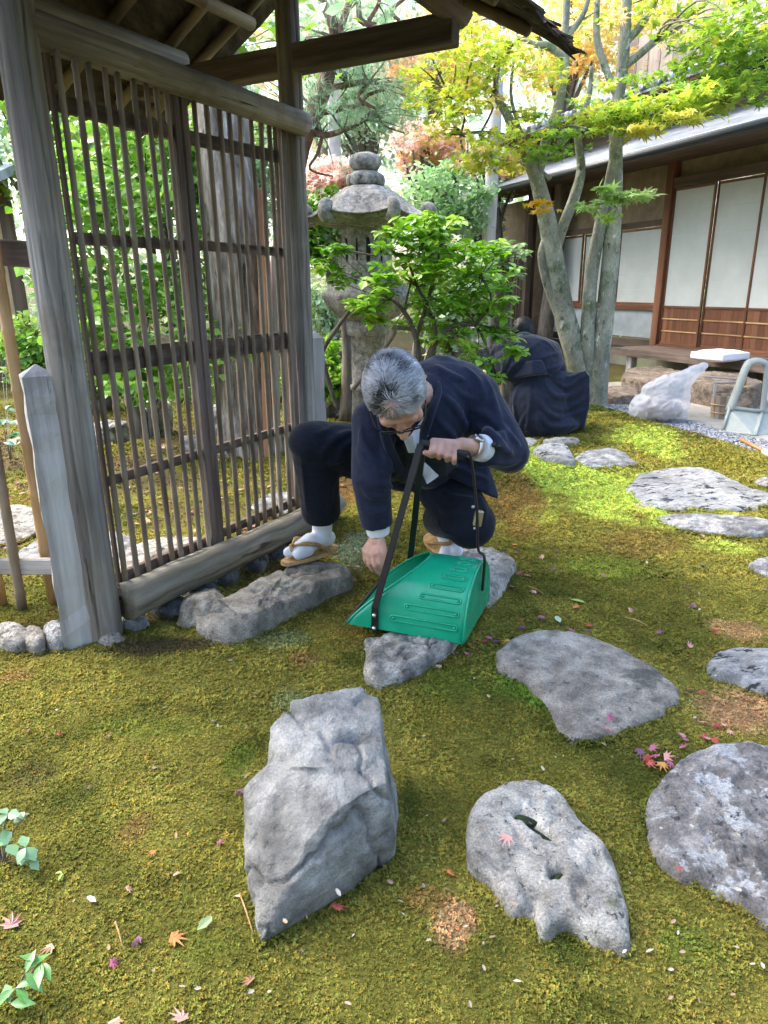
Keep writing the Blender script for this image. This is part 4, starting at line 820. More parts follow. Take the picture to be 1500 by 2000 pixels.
# ------------------------------------------------------------------ pine
def pine():
    t = thing('pine_tree', P(560, 770), 'red barked pine with twisting branches behind the gate arm', 'tree')
    S = lambda n, s, k: px_tube(n, s, 7.4, M_PINEBARK, t, 10, 4, .08, k)
    S('trunk', [(545, 780, 46), (540, 620, 42), (560, 420, 40), (580, 310, 40), (605, 235, 38), (632, 175, 32), (645, 120, 26), (655, 75, 24), (640, 25, 18), (615, -30, 14)], 1)
    S('branch', [(655, 75, 20), (672, 35, 15), (690, -20, 12)], 2); S('branch', [(632, 175, 12), (680, 165, 12), (720, 160, 10), (700, 190, 8), (740, 215, 5)], 3)
    S('branch', [(598, 250, 13), (630, 264, 12), (670, 255, 10), (710, 235, 8), (750, 205, 5)], 4); S('branch', [(610, 225, 10), (650, 215, 12), (700, 205, 9), (720, 185, 7), (770, 170, 4)], 5)
    S('branch', [(648, 110, 18), (700, 105, 16), (735, 88, 13), (740, 60, 9)], 6); S('branch', [(735, 50, 11), (705, 40, 12), (700, 0, 10)], 7); S('branch', [(720, 40, 9), (738, 10, 8), (745, -20, 8)], 8)
    S('branch', [(630, 262, 8), (620, 300, 6), (605, 330, 5), (650, 345, 3)], 9); S('branch', [(735, 190, 5), (745, 240, 4), (790, 260, 3)], 10); S('branch', [(570, 160, 6), (600, 200, 6), (630, 230, 6)], 11); S('branch', [(780, 40, 7), (765, 20, 8), (800, -10, 6)], 12)
    ps, ds, cs, ss = [], [], [], []
    for (u, v, ru, rv, n) in [(690, 120, 45, 22, 60), (720, 150, 50, 20, 60), (620, 200, 40, 25, 55), (760, 190, 60, 25, 85), (700, 230, 60, 22, 60), (790, 215, 40, 20, 45), (640, 30, 60, 40, 70), (740, 110, 40, 20, 40), (640, 250, 60, 20, 30), (690, 330, 40, 20, 25), (770, 255, 40, 20, 40), (600, 110, 40, 40, 40), (760, 20, 50, 30, 40), (820, 120, 40, 30, 30), (470, 200, 60, 60, 80), (500, 130, 50, 40, 50)]:
        c, r = blob_px(u, v, ru, rv, 7.3, .5); k = ball(n, c, r); ps.append(k); d = RNG.normal(0, .8, (n, 3)); d[:, 2] += .5; ds.append(d); cs.append(pick(PINEG, n)); ss.append(.13*RNG.uniform(.7, 1.2, n))
    ps, ds, cs, ss = [np.concatenate(q) for q in (ps, ds, cs, ss)]
    leafcloud(t, 'needles', ps, RNG.normal(0, 1, ps.shape), ds, ss, cs, TNE, M_LEAFC)
    anc = [Q(u, v, 7.4) for u, v in [(680, 165), (720, 160), (630, 264), (670, 255), (710, 235), (700, 205), (700, 105), (735, 88), (655, 75), (700, 0), (740, 10)]]
    twigs_to(t, anc, [tuple(ps[i]) for i in RNG.integers(0, len(ps), 120)], M_TWIG, .011, 'twig', 120, 4)
pine()
# ------------------------------------------------------------------ trees of the background
def bg_tree(name, label, u, v, ru, rv, y, n, pal, size, trunk=True, base=None, tm=TDI, dy=None, mat=M_LEAFC, bark=M_TWIG):
    g = Q(u, v, y); t = thing(name, (g.x, g.y, 0), label, 'tree')
    c, r = blob_px(u, v, ru, rv, y, dy or ru*y/1300*.7)
    k = max(6, n//60); sub = ball(k, c, r); a = RNG.integers(0, k, n); p = sub[a]+RNG.normal(0, 1, (n, 3))*np.array(r)*.17
    nr = RNG.normal(0, .6, (n, 3)); nr[:, 2] += .8; d = RNG.normal(0, 1, (n, 3)); d[:, 2] -= .4
    pc = np.array(pal)[RNG.integers(0, len(pal), k)]
    leafcloud(t, 'crown', p, nr, d, size*RNG.uniform(.6, 1.3, n), np.clip(pc[a]*RNG.uniform(.75, 1.25, (n, 1)), 0, 1), tm, mat)
    if trunk:
        b = V((g.x+RNG.uniform(-.2, .2), g.y, 0)); tp = V(c); w = .012*y
        pts, rr = smoothpath([b, b.lerp(tp, .5)+V((.1, 0, 0)), tp, tp+V((0.05, 0, r[2]*.7))], [w, w*.8, w*.5, w*.15], 4); tube('trunk', pts, rr, bark, t, 8, wob=.1)
        for i in range(12):
            q = V(sub[RNG.integers(0, k)]); s0 = b.lerp(tp, RNG.uniform(.55, 1)); pts, rr = smoothpath([s0, s0.lerp(q, .5)+V((0, 0, .08)), q], [w*.3, w*.2, w*.07], 3); tube('branch', pts, rr, bark, t, 5)
    return t
bg_tree('autumn_maple', 'orange autumn maple glowing behind the lantern top', 830, 285, 75, 45, 10.5, 1700, ORG+PNK, .085, tm=T5)
bg_tree('autumn_maple', 'pinkish red maple left of the lantern finial', 655, 350, 70, 30, 11.5, 1800, PNK+ORG[:1], .09, tm=T5)
bg_tree('autumn_maple', 'tall salmon orange maple under the gate arm', 850, 110, 90, 70, 12.5, 2600, ORG+PNK, .1, tm=T5)
bg_tree('autumn_maple', 'golden orange maple behind the forked trunks at the top', 1110, 50, 130, 90, 12.0, 2300, [(.76, .55, .18), (.74, .6, .2), (.76, .48, .16), (.66, .62, .22)], .1, tm=T5)
bg_tree('autumn_maple', 'small orange maple beside the roof end', 960, 330, 55, 35, 12.5, 1300, ORG+YG[:1], .09, tm=T5)
bg_tree('autumn_maple', 'faint pink maple high behind the pine fork', 620, 90, 80, 60, 15, 1500, PNK+PALEG, .13, tm=T5)
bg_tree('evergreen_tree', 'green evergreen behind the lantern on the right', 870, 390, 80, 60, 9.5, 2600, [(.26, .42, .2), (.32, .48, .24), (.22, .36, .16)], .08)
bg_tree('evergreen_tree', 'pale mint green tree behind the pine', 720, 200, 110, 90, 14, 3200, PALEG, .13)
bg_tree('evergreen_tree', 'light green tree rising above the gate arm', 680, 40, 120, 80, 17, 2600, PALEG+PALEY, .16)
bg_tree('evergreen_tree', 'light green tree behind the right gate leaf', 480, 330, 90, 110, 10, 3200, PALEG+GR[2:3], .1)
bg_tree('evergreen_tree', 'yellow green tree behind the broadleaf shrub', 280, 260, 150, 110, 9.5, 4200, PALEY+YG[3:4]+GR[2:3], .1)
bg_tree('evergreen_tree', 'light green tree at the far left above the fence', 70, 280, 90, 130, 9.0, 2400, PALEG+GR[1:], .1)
bg_tree('evergreen_tree', 'dark evergreen bush left of the lantern', 635, 450, 45, 70, 6.2, 1400, [(.06, .15, .02), (.1, .22, .03), (.16, .3, .05)], .06, tm=TOV, mat=M_GLOSSC)
bg_tree('evergreen_tree', 'pale bush behind the lantern shaft', 640, 610, 60, 70, 8.5, 1800, PALEG+PALEY, .08)
bg_tree('evergreen_tree', 'green bush between the lantern and the robed figure', 880, 600, 90, 80, 6.6, 2600, GR+PALEG[:2], .065, tm=TOV, mat=M_GLOSSC)
bg_tree('evergreen_tree', 'light undergrowth bush low behind the far gate post', 640, 730, 60, 50, 6.4, 1300, [(.24, .42, .06), (.3, .46, .1), (.16, .3, .04)], .07, tm=TOV)
bg_tree('evergreen_tree', 'mint green tree over the pent roof end', 930, 420, 60, 40, 12.5, 1600, PALEG, .1)
bg_tree('low_bush', 'leafy bush low behind the left gate leaf', 190, 735, 80, 45, 6.9, 1500, [(.2, .38, .06), (.27, .46, .09), (.15, .3, .05)], .075, tm=TOV, mat=M_GLOSSC)
bg_tree('low_bush', 'leafy bush low behind the right gate leaf', 400, 740, 75, 55, 7.4, 1500, [(.24, .42, .08), (.33, .5, .13), (.18, .33, .06)], .08, tm=TOV, mat=M_GLOSSC)
bg_tree('low_bush', 'leafy bush by the outbuilding behind the bamboo poles', 70, 690, 60, 60, 7.4, 1300, [(.2, .38, .07), (.3, .46, .1)], .08, tm=TOV, mat=M_GLOSSC)
bg_tree('low_bush', 'pale bush behind the old trunk and far gate post', 530, 690, 60, 70, 8.2, 1400, PALEG+GR, .085, tm=TOV)
# bare pale cypress trunks far behind
for k, (u, y, wd, lb) in enumerate([(655, 12.8, 26, 'pale bare trunk behind the lantern finial'), (945, 9.5, 26, 'pale lichened trunk at the end of the pent roof'), (125, 8.2, 34, 'grey trunk behind the near gate post'), (1072, 13.5, 44, 'pale trunk between the upper maple limbs')]):
    g = Q(u, 600, y); t = thing('straight_trunk', (g.x, g.y, 0), lb, 'tree'); r = wd*.5*y/F
    rod('trunk', (g.x, g.y, -.1), (g.x+.1, g.y, 5.5), r, r*.75, nmat('pale_bark', [(.3, .29, .27), (.48, .47, .45), (.6, .6, .58)], 6, .9, .5, 20, (1, 1, .2)), t, 12, 8, .06, k)
    p = ball(500, (g.x+.1, g.y, 5.2), (1.0, 1.0, .9)); leafcloud(t, 'crown', p, RNG.normal(0, .6, p.shape)+[0, 0, 1], RNG.normal(0, 1, p.shape), .15*RNG.uniform(.6, 1.2, 500), pick(PALEG, 500), TDI, M_LEAFC)
# the wood that closes the view
n = 60000; x = RNG.uniform(-24, 24, n); y = RNG.uniform(17, 26, n)+np.abs(x)*-.15; hgt = 8.5+2*fb2(x, y, .2, 3, 7); z = RNG.uniform(0, 1, n)**.8*hgt
k = fb2(x*1.0, z*1.0+y*.3, .6, 3, 15); keep = k > -.22; x, y, z, k = x[keep], y[keep], z[keep], k[keep]; n = len(x)
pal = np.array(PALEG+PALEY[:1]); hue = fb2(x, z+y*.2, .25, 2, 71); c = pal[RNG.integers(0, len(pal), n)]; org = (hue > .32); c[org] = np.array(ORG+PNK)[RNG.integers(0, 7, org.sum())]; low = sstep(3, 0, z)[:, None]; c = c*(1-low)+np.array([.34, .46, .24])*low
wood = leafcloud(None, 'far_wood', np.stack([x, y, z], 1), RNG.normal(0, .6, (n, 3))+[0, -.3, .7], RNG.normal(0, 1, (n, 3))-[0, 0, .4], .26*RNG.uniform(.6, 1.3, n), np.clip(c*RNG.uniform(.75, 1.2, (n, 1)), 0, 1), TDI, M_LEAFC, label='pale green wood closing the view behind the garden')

# unseen trees added behind and beside the viewer to cut light on front faces
for k, (x_, y_, h_, lb_) in enumerate([(3.4, -2.6, 4.2, 'dense unseen evergreen added as light blocker behind the viewer on the right'), (-.5, -4.2, 4.4, 'dense unseen evergreen added as light blocker behind the viewer'), (5.6, .6, 4.4, 'dense unseen evergreen added as light blocker on the near right'), (-4.0, -3.4, 4.0, 'dense unseen evergreen added as light blocker behind the viewer on the left')]):
    t = thing('evergreen_tree', (x_, y_, 0), lb_, 'tree'); n = 2600; p = ball(n, (x_, y_, h_*.56), (1.7, 1.5, h_*.5)); rod('trunk', (x_, y_, -.1), (x_, y_, h_*.8), .14, .06, M_TWIG, t, 10, 6, .1, k)
    leafcloud(t, 'crown', p, RNG.normal(0, .7, (n, 3))+[0, 0, .5], RNG.normal(0, 1, (n, 3)), .2*RNG.uniform(.7, 1.2, n), pick([(.06, .11, .03), (.08, .14, .04)], n), TDI, M_LEAFC)
# ------------------------------------------------------------------ house on the right
HC = V((3.83, 10.0, 0)); hd = V((.366, -.930, 0)).normalized(); hn = V((-hd.y, hd.x, 0)); hn = -hn if hn.x > 0 else hn     # hd: towards the viewer, hn: outward
def H(s, o, z): return HC+hd*s+hn*o+V((0, 0, z))
def hbox(name, s0, s1, o0, o1, z0, z1, mat, parent, b=.004, axis='s'):
    c = (H((s0+s1)/2, (o0+o1)/2, (z0+z1)/2))
    if axis == 's': return box(name, (abs(z1-z0), abs(o1-o0), abs(s1-s0)), frame(c, hd, (0, 0, 1)), mat, parent, b)   # grain along s
    return box(name, (abs(s1-s0), abs(o1-o0), abs(z1-z0)), frame(c, (0, 0, 1), hd), mat, parent, b)
M_PAPER = nmat('shoji_paper', [(.46, .50, .48), (.53, .56, .54)], 3, .9, .05, 80, big=.05)
M_PLASTER = nmat('ochre_plaster', [(.2, .155, .105), (.27, .215, .15), (.33, .27, .2)], 8, .95, .2, 90)
M_GREYPL = nmat('blue_grey_panel', [(.25, .29, .31), (.33, .37, .39), (.4, .44, .46)], 4, .8, .1, 60)
M_FOUND = nmat('mossy_foundation', [(.15, .15, .11), (.22, .22, .16), (.16, .22, .09)], 4, .95, .3, 50)
M_EAVE = nmat('dark_eave_wood', [(.06, .042, .03), (.11, .08, .058), (.16, .12, .09)], 8, .8, .3, 30, (1, 1, .08))
M_ROOFM = nmat('grey_roof_sheet', [(.17, .19, .215), (.25, .275, .31), (.33, .355, .39)], 10, .42, .2, 25, (1, .3, 1), spec=.6)
M_TILE = nmat('grey_roof_tile', [(.26, .29, .33), (.4, .44, .49), (.52, .56, .62)], 6, .4, .2, 30, spec=.6, rand=.15)
M_PLANKG = nmat('grey_plank', [(.2, .17, .16), (.32, .28, .27), (.42, .38, .37)], 8, .85, .3, 30, (1, 1, .08), rand=.12)
house = thing('tea_house', H(0, 0, 0), 'low wooden house with white paper screens and grey pent roof', 'house')
# walls and posts
hbox('wall', -5.3, -2.75, -.25, -.15, .0, 2.6, M_PLASTER, house); hbox('wall', -2.7, -.06, -.12, -.06, 1.98, 2.75, M_PLASTER, house); hbox('wall', .06, 3.4, -.12, -.06, 2.46, 2.9, M_PLASTER, house)
hbox('wall_panel', -2.72, -.062, -.04, -.01, .42, .80, M_GREYPL, house); hbox('foundation', -2.75, 3.4, -.10, -.02, -.05, .27, M_FOUND, house)
hbox('sill_beam', -2.75, -.062, -.05, .05, .29, .40, M_EAVE, house); hbox('mid_rail', -2.72, -.062, -.03, .03, .80, .87, M_BROWNWOOD, house); hbox('window_head', -2.72, -.062, -.03, .03, 1.90, 1.98, M_EAVE, house)
hbox('head_beam', .062, 3.4, -.04, .04, 2.34, 2.46, M_EAVE, house); hbox('floor_sill', .062, 3.4, -.05, .045, .27, .355, M_BROWNWOOD, house)
for s, m in ((0, M_BROWNWOOD), (-2.72, M_EAVE), (-3.3, M_PALEWOOD if False else M_EAVE), (2.8, M_BROWNWOOD)):
    hbox('post', s-.06, s+.06, -.07, .055, .02 if s < -1 else .27, 2.72, m, house, .004, 'z')
hbox('ceiling_boards', -4.4, 3.4, -.1, .98, 2.66, 2.675, M_EAVE, house)
# screens
def screen(s0, s1, z0, z1, koshi, lab, op):
    sc_ = hbox('paper_screen', s0+.02, s1-.02, op-.008, op+.0, koshi or z0+.02, z1-.03, M_PAPER, house, 0, 'z'); sc_['label'] = lab
    for s in (s0+.012, s1-.012): hbox('screen_stile', s-.014, s+.014, op-.014, op+.014, z0, z1, M_BROWNWOOD, sc_, .002, 'z')
    for z in ((z1-.02), (z0+.015)): hbox('screen_rail', s0+.027, s1-.027, op-.013, op+.013, z-.016, z+.016, M_BROWNWOOD, sc_, .002)
    for j in range(1, 5):                                                # faint paper joins
        zz = (koshi or z0)+(z1-(koshi or z0))*j/5; hbox('paper_lap', s0+.03, s1-.03, op+.0005, op+.002, zz-.006, zz+.006, M_PAPER, sc_, 0)
    if koshi:
        hbox('screen_rail', s0+.027, s1-.027, op-.013, op+.013, koshi-.03, koshi, M_BROWNWOOD, sc_, .002)
        n = 7; ww = (s1-s0-.056)/n
        for j in range(n): hbox('plank', s0+.028+j*ww+.001, s0+.028+(j+1)*ww-.001, op-.008, op+.002, z0+.03, koshi-.03, M_BROWNWOOD, sc_, .001, 'z')
        for z in (z0+.18, z0+.34): hbox('batten', s0+.03, s1-.03, op+.003, op+.014, z-.008, z+.008, M_BAMBOO_TAN, sc_, .001)
for k in range(4): screen(.065+k*.69, .065+(k+1)*.69, .358, 2.338, .87, 'tall white paper screen with brown board base', .0 if k % 2 == 0 else -.033)
for k in range(3): screen(-2.66+k*.866, -2.66+(k+1)*.866, .872, 1.898, 0, 'low white paper window screen', .0 if k % 2 == 0 else -.033)
# veranda
ver = hbox('veranda', -.02, 3.4, .68, .72, .235, .335, M_DARKWOOD, house, .004); ver['label'] = 'weathered plank veranda below the tall paper screens'
for j in range(5): hbox('floor_board', 0.0, 3.4, .06+j*.124, .06+j*.124+.121, .312, .338-.0008*j, M_DARKWOOD, ver, .002)
for s in (.25, 1.35, 2.5):
    hbox('leg', s-.05, s+.05, .55, .65, .0, .235, M_PALEWOOD, ver, .004, 'z')
hbox('cross_beam', 0.0, 3.4, .56, .64, .237, .31, M_EAVE, ver)
# pent roof
prf = hbox('eave_fascia', -4.3, 3.4, .99, 1.02, 2.56, 2.64, M_EAVE, house); prf['label'] = 'grey sheet pent roof with dark gutter'
for j in range(9):
    o1 = 1.10-j*.125; z1 = 2.635+j*.05; p = [H(-4.45, o1, z1), H(3.4, o1, z1), H(3.4, o1-.15, z1+.06), H(-4.45, o1-.15, z1+.06)]
    vs = p+[q+V((0, 0, .014)) for q in p]
    mk('roof_course', vs, [(3, 2, 1, 0), (4, 5, 6, 7), (0, 1, 5, 4), (1, 2, 6, 5), (2, 3, 7, 6), (3, 0, 4, 7)], M_ROOFM, prf, smooth=False)
M_GUT = plain('gutter_black', (.02, .026, .028), .35, .5)
tube('gutter', [H(-4.5, 1.13, 2.575), H(-1, 1.13, 2.585), H(3.4, 1.13, 2.595)], .045, M_GUT, prf, 12); tube('gutter_lip', [H(-4.5, 1.18, 2.61), H(3.4, 1.18, 2.63)], .006, plain('gutter_lip_grey', (.4, .42, .42), .4), prf, 6)
for s in np.arange(-4.2, 3.4, .42): 
    beam('rafter', H(s, -.05, 2.93), H(s, .985, 2.60), .04, .055, M_EAVE, house)
# upper wall and tiled roof
hbox('upper_wall', -4.4, 3.4, -.12, -.05, 3.03, 3.6, M_EAVE, house)
urf = hbox('upper_fascia', -6.0, 3.6, .50, .53, 3.38, 3.46, M_BROWNWOOD, house); urf['label'] = 'upper tiled roof with pale round tile ends'
mk('upper_deck', [H(-6, .56, 3.45), H(3.6, .56, 3.45), H(3.6, -2.2, 4.4), H(-6, -2.2, 4.4), H(-6, .56, 3.42), H(3.6, .56, 3.42), H(3.6, -2.2, 4.37), H(-6, -2.2, 4.37)], [(0, 1, 2, 3), (7, 6, 5, 4), (0, 4, 5, 1), (1, 5, 6, 2), (2, 6, 7, 3), (3, 7, 4, 0)], M_TILE, urf, smooth=False)
def tilemesh():
    vs, fs = [], []; n = 8
    for r in range(7):
        for e, (d0, lift) in enumerate(((0, .012), (.46, 0))):
            for k in range(n+1):
                x = -.15+.30*k/n; y = .035*math.sin(k/n*math.pi*2+.6)+(.05*math.exp(-((x-.1)/.04)**2))
                vs.append((x, r*.44+d0, y+lift+.02))
    for r in range(7):
        for k in range(n): a = r*2*(n+1)+k; fs.append((a, a+1, a+n+2, a+n+1))
    return mesh(vs, fs, M_TILE, True, 'tile_row')
tme = tilemesh(); updir = (H(0, -2.2, 4.4)-H(0, .56, 3.45)).normalized()
for s in np.arange(-5.9, 3.6, .29):
    z = hd.cross(updir).normalized(); z = z if z.z > 0 else -z; x = updir.cross(z)
    p = H(s, .60, 3.445); M = Matrix(((x.x, updir.x, z.x, p.x), (x.y, updir.y, z.y, p.y), (x.z, updir.z, z.z, p.z), (0, 0, 0, 1)))
    tr = mkm('tile_row', tme, urf, M)
    rod('tile_end', p+V((0, 0, .03))-x*0+hn*.0, p+V((0, 0, .03))-updir*.05, .045, .045, M_TILE, tr, 10, 1, 0)
gw = hbox('gable_wall', -3.0, 1.4, -1.55, -1.5, 4.0, 6.4, M_PLANKG, house)
for j in range(16): hbox('wall_plank', -3.0+j*.275, -3.0+j*.275+.262, -1.5, -1.48, 4.05, 6.4, M_PLANKG, gw, .002, 'z')
# reed blind
blind = thing('reed_blind', H(-3.9, .9, 1.5), 'hanging reed blind under the eave beside the brush fence', 'blind')
vs_fs = []
for j in range(46):
    z = 1.62+.66*j/46; bv, bf = boxv(.011, .006, 1.35, b=0); Mx = frame(H(-3.75, .80, z), hd, (0, 0, 1)); vs_fs.append(([Mx @ V(q) for q in bv], bf))
M_REED = nmat('reed', [(.15, .135, .085), (.25, .23, .155), (.34, .32, .23)], 20, .8, .2, 40, rand=.1)
o = mk('reeds', *join(vs_fs), M_REED, blind, smooth=False); o['kind'] = 'stuff'
hbox('bottom_bar', -4.43, -3.07, .78, .82, 1.55, 1.61, M_PALEWOOD, blind); hbox('backing_cloth', -4.42, -3.08, .776, .782, 1.9, 2.27, M_REED, blind, 0)
for s in (-4.2, -3.75, -3.3): hbox('cord', s-.006, s+.006, .806, .812, 1.56, 2.4, M_TWIG, blind, 0, 'z')
hbox('white_sheet', -4.42, -4.18, .815, .82, 2.07, 2.34, M_PAPER, blind, 0, 'z')
# brushwood fence panel
bf_ = thing('brush_fence', H(-3.7, .5, 0), 'dark brown brushwood fence panel behind the maple trunks', 'fence')
for j in range(62):
    s = -4.75+j*.034; r = random.Random(j)
    rod('stick', H(s, .5+r.uniform(-.015, .015), .12), H(s+r.uniform(-.02, .02), .5+r.uniform(-.015, .015), 1.56+r.uniform(-.03, .03)), r.uniform(.013, .019), .013, M_DARKWOOD if j % 3 else M_BROWNWOOD, bf_, 6, 2, .1, j)
for z in (.42, .95, 1.45): rod('tie_rail', H(-4.78, .535, z), H(-2.65, .535, z+.01), .016, .016, M_EAVE, bf_, 6, 2, 0)
hbox('fence_post', -2.66, -2.56, .44, .54, 0, 2.3, M_EAVE, bf_, .004, 'z'); hbox('fence_post', -4.88, -4.79, .44, .54, 0, 1.6, M_GREYWOOD, bf_, .004, 'z')

# ------------------------------------------------------------------ pavement and gravel
e_n = V((-(ME1[1]-ME0[1]), ME1[0]-ME0[0], 0)).normalized(); e_n = e_n if e_n.x > 0 else -e_n
def E_(t, o, z): a = V((*ME0, 0)).lerp(V((*ME1, 0)), t); return a+e_n*o+V((0, 0, z))
M_PAVE = nmat('beaten_pavement', [(.22, .205, .175), (.3, .285, .245), (.37, .355, .31)], 5, .9, .3, 60, big=.15, bigscale=1.2)
n = 40; vs = []
for i in range(n+1):
    t = -.5+2.1*i/n; vs += [E_(t, .26+.02*math.sin(i*1.3), .012), E_(t, 6, .012)]
pav = tag(mk('pavement', vs, [(2*i, 2*i+1, 2*i+3, 2*i+2) for i in range(n)], M_PAVE, smooth=False), 'beaten earth pavement before the veranda', None, None, 'structure')
vs = []
for i in range(n+1):
    t = -.45+2.05*i/n; vs += [E_(t, -.04, .004), E_(t, .32, .007)]
tag(mk('gravel_bed', vs, [(2*i, 2*i+1, 2*i+3, 2*i+2) for i in range(n)], MS_DARK, smooth=False), 'dark bed of the gravel strip', None, None, 'structure')
peb_col = bpy.data.collections.new('pebble_sources')
M_PEB = leafmat('gravel_stone', 'inst', 0, .7, .3)
for k in range(3):
    bm = bmesh.new(); bmesh.ops.create_icosphere(bm, subdivisions=1, radius=1)
    for q in bm.verts: q.co *= random.uniform(.75, 1.2); q.co.z *= .6
    me = bpy.data.meshes.new('pebble'); bm.to_mesh(me); bm.free(); me.materials.append(M_PEB); peb_col.objects.link(bpy.data.objects.new('pebble_source', me))
n = 9000; tt = RNG.uniform(-.42, 1.58, n); oo = RNG.uniform(-.05, .31, n)
pp = np.array([tuple(E_(a, b_, .012)) for a, b_ in zip(tt, oo)]); cc = np.array([.24, .25, .27])*RNG.uniform(.35, 1.7, (n, 1))
scatter('gravel', peb_col, pp, RNG.uniform(.006, .013, n), RNG.uniform(0, 6.28, n), cc, 'dark grey gravel strip between moss and pavement')
# kerb and step stones by the veranda
def slab_rock(name, base, h, label, mat, seed, cat='stone', vox=.02):
    pts = []
    for k, (u, v) in enumerate(base):
        p = P(u, v); r = random.Random(seed+k); pts += [p+V((0, 0, -.05)), p+V((r.uniform(-.03, .03), r.uniform(0, .05), h*r.uniform(.85, 1.0)))]
    hull_rock(name, [pts], vox, mat, label, .022, seed, cat, 2)
slab_rock('shoe_stone', [(1212, 768), (1300, 782), (1340, 776), (1335, 752), (1290, 742), (1225, 746)], .19, 'brown shoe stone at the left end of the veranda', MS_BROWN, 5)
slab_rock('shoe_stone', [(1330, 785), (1400, 800), (1470, 806), (1490, 790), (1440, 768), (1350, 765)], .24, 'broad brown boulder step behind the wooden bucket', MS_BROWN, 15)
slab_rock('edging_rock', [(1165, 788), (1200, 793), (1245, 793), (1252, 780), (1225, 772), (1175, 772)], .11, 'rough brown rock by the maple roots', MS_BROWN, 25)
# ------------------------------------------------------------------ building behind on the left
lb = thing('outbuilding', Q(-40, 740, 9.1), 'ochre walled outbuilding at the far left behind the fence', 'building'); p0 = Q(62, 735, 9.1)
box('wall', (4, .1, 2.5), Matrix.Translation((p0.x-2.0, 9.2, 1.2)), nmat('tan_plaster', [(.42, .3, .17), (.5, .37, .22)], 5, .95, .1), lb); box('base_course', (4.04, .14, .34), Matrix.Translation((p0.x-2.0, 9.16, .15)), M_EAVE, lb)
box('roof', (4.6, 1.0, .1), Matrix.Translation((p0.x-2.0, 8.95, 2.5)) @ Matrix.Rotation(math.radians(18), 4, 'X'), M_TILE, lb)
box('corner_post', (.12, .12, 2.5), Matrix.Translation((p0.x-.02, 9.16, 1.2)), M_EAVE, lb)
box('eave_board', (4.5, .05, .1), Matrix.Translation((p0.x-2.0, 8.5, 2.33)), M_EAVE, lb)

# ------------------------------------------------------------------ stone lantern
LX, LY = Q(718, 600, 5.0).x, 5.0
zq = lambda v: Q(718, v, LY).z
MS_LANT = stonemat('lantern_granite', [(.13, .125, .112), (.24, .232, .21), (.36, .35, .325)], scale=30, bump=.6, bump2=(30, .012, .6), speck=[((.10, .105, .085), 9, .6, .08), ((.48, .5, .42), 6, .62, .08)])
lan = thing('stone_lantern', (LX, LY, 0), 'tall mossy stone lantern with curled hexagonal roof', 'lantern')
def lathe(name, prof, seg=40, hexa=0.0, rot=.3, ns=.006, seed=0, corner=None, parent=None):
    vs = []; fs = []
    for i, (r, z) in enumerate(prof):
        for k in range(seg):
            a = 2*math.pi*k/seg
            hx = math.cos(math.pi/6)/math.cos(((a+rot) % (math.pi/3))-math.pi/6); rr = r*(1+hexa*(hx*1.08-1)); zz = z
            if corner: rr, zz = corner(rr, zz, a+rot, i)
            vs.append((math.cos(a)*rr, math.sin(a)*rr, zz))
    for i in range(len(prof)-1):
        for k in range(seg): a, b = i*seg+k, i*seg+(k+1) % seg; fs.append((a, b, b+seg, a+seg))
    fs.append(tuple(range(seg-1, -1, -1))); fs.append(tuple((len(prof)-1)*seg+k for k in range(seg)))
    v = np.array(vs); v += (fbm(v, 14, 4, seed)*ns*.6)[:, None]*(v*[1, 1, 0]/(np.linalg.norm(v*[1, 1, 0], axis=1, keepdims=True)+1e-6)+[0, 0, .5])
    return mk(name, v, fs, MS_LANT, parent or lan, Matrix.Translation((LX, LY, 0)))
zt, zj, zl, zr, ze, zf, zp0, zp1 = zq(297), zq(336), zq(362), zq(385), zq(432), zq(545), zq(590), zq(618)
hj = zt-zj; lathe('jewel_finial', [(.055, zj), (.085, zj+.12*hj), (.104, zj+.35*hj), (.106, zj+.6*hj), (.09, zj+.82*hj), (.05, zj+.96*hj), (.01, zt)], 28, seed=1)
hl = zj-zl; lot = lathe('lotus_neck', [(.085, zl-.01), (.115, zl+.1*hl), (.12, zl+.3*hl), (.105, zl+.45*hl), (.115, zl+.6*hl), (.11, zl+.75*hl), (.08, zj+.003)], 28, seed=2)
for k in range(8):
    a = k*.785+.2; bm = bmesh.new(); bmesh.ops.create_icosphere(bm, subdivisions=2, radius=1); vs = [(v.co.x*.04, v.co.y*.018, v.co.z*.04) for v in bm.verts]; fs = [tuple(q.index for q in f.verts) for f in bm.faces]; bm.free()
    mk('lotus_petal', vs, fs, MS_LANT, lot, Matrix.Translation((LX+math.cos(a)*.112, LY+math.sin(a)*.112, zl+.35*hl)) @ Matrix.Rotation(a+math.pi/2, 4, 'Z'))
def corner(r, z, a, i):
    c = abs(((a+math.pi/6) % (math.pi/3))-math.pi/6)/(math.pi/6); k = (1-c)   # 1 at a corner
    w = max(0, (r-.2)/.18); return r*(1+.10*k**3*min(1, w)), z+.03*k**2.2*min(1.2, w)
rs = [(.09, zl), (.15, zl-.018), (.22, zr-.005), (.265, zr-.05), (.305, zr-.10), (.35, zr-.128), (.40, zr-.134), (.403, ze+.02), (.37, ze-.01), (.28, ze-.03), (.17, ze-.05)]
roof = lathe('lantern_roof', rs, 60, .55, .1, .008, 3, corner)
for k in range(6):
    a = k*math.pi/3-.1; d = V((math.cos(a), math.sin(a), 0)); c = V((LX, LY, zr-.145))+d*.405
    pts = [c-d*.12+V((0, 0, .03)), c+V((0, 0, .0)), c+d*.025+V((0, 0, .03)), c+d*.015+V((0, 0, .07)), c-d*.015+V((0, 0, .075)), c-d*.02+V((0, 0, .05))]
    pts, rr = smoothpath(pts, [.035, .042, .042, .038, .03, .02], 4); tube('scroll', pts, rr, MS_LANT, roof, 12)
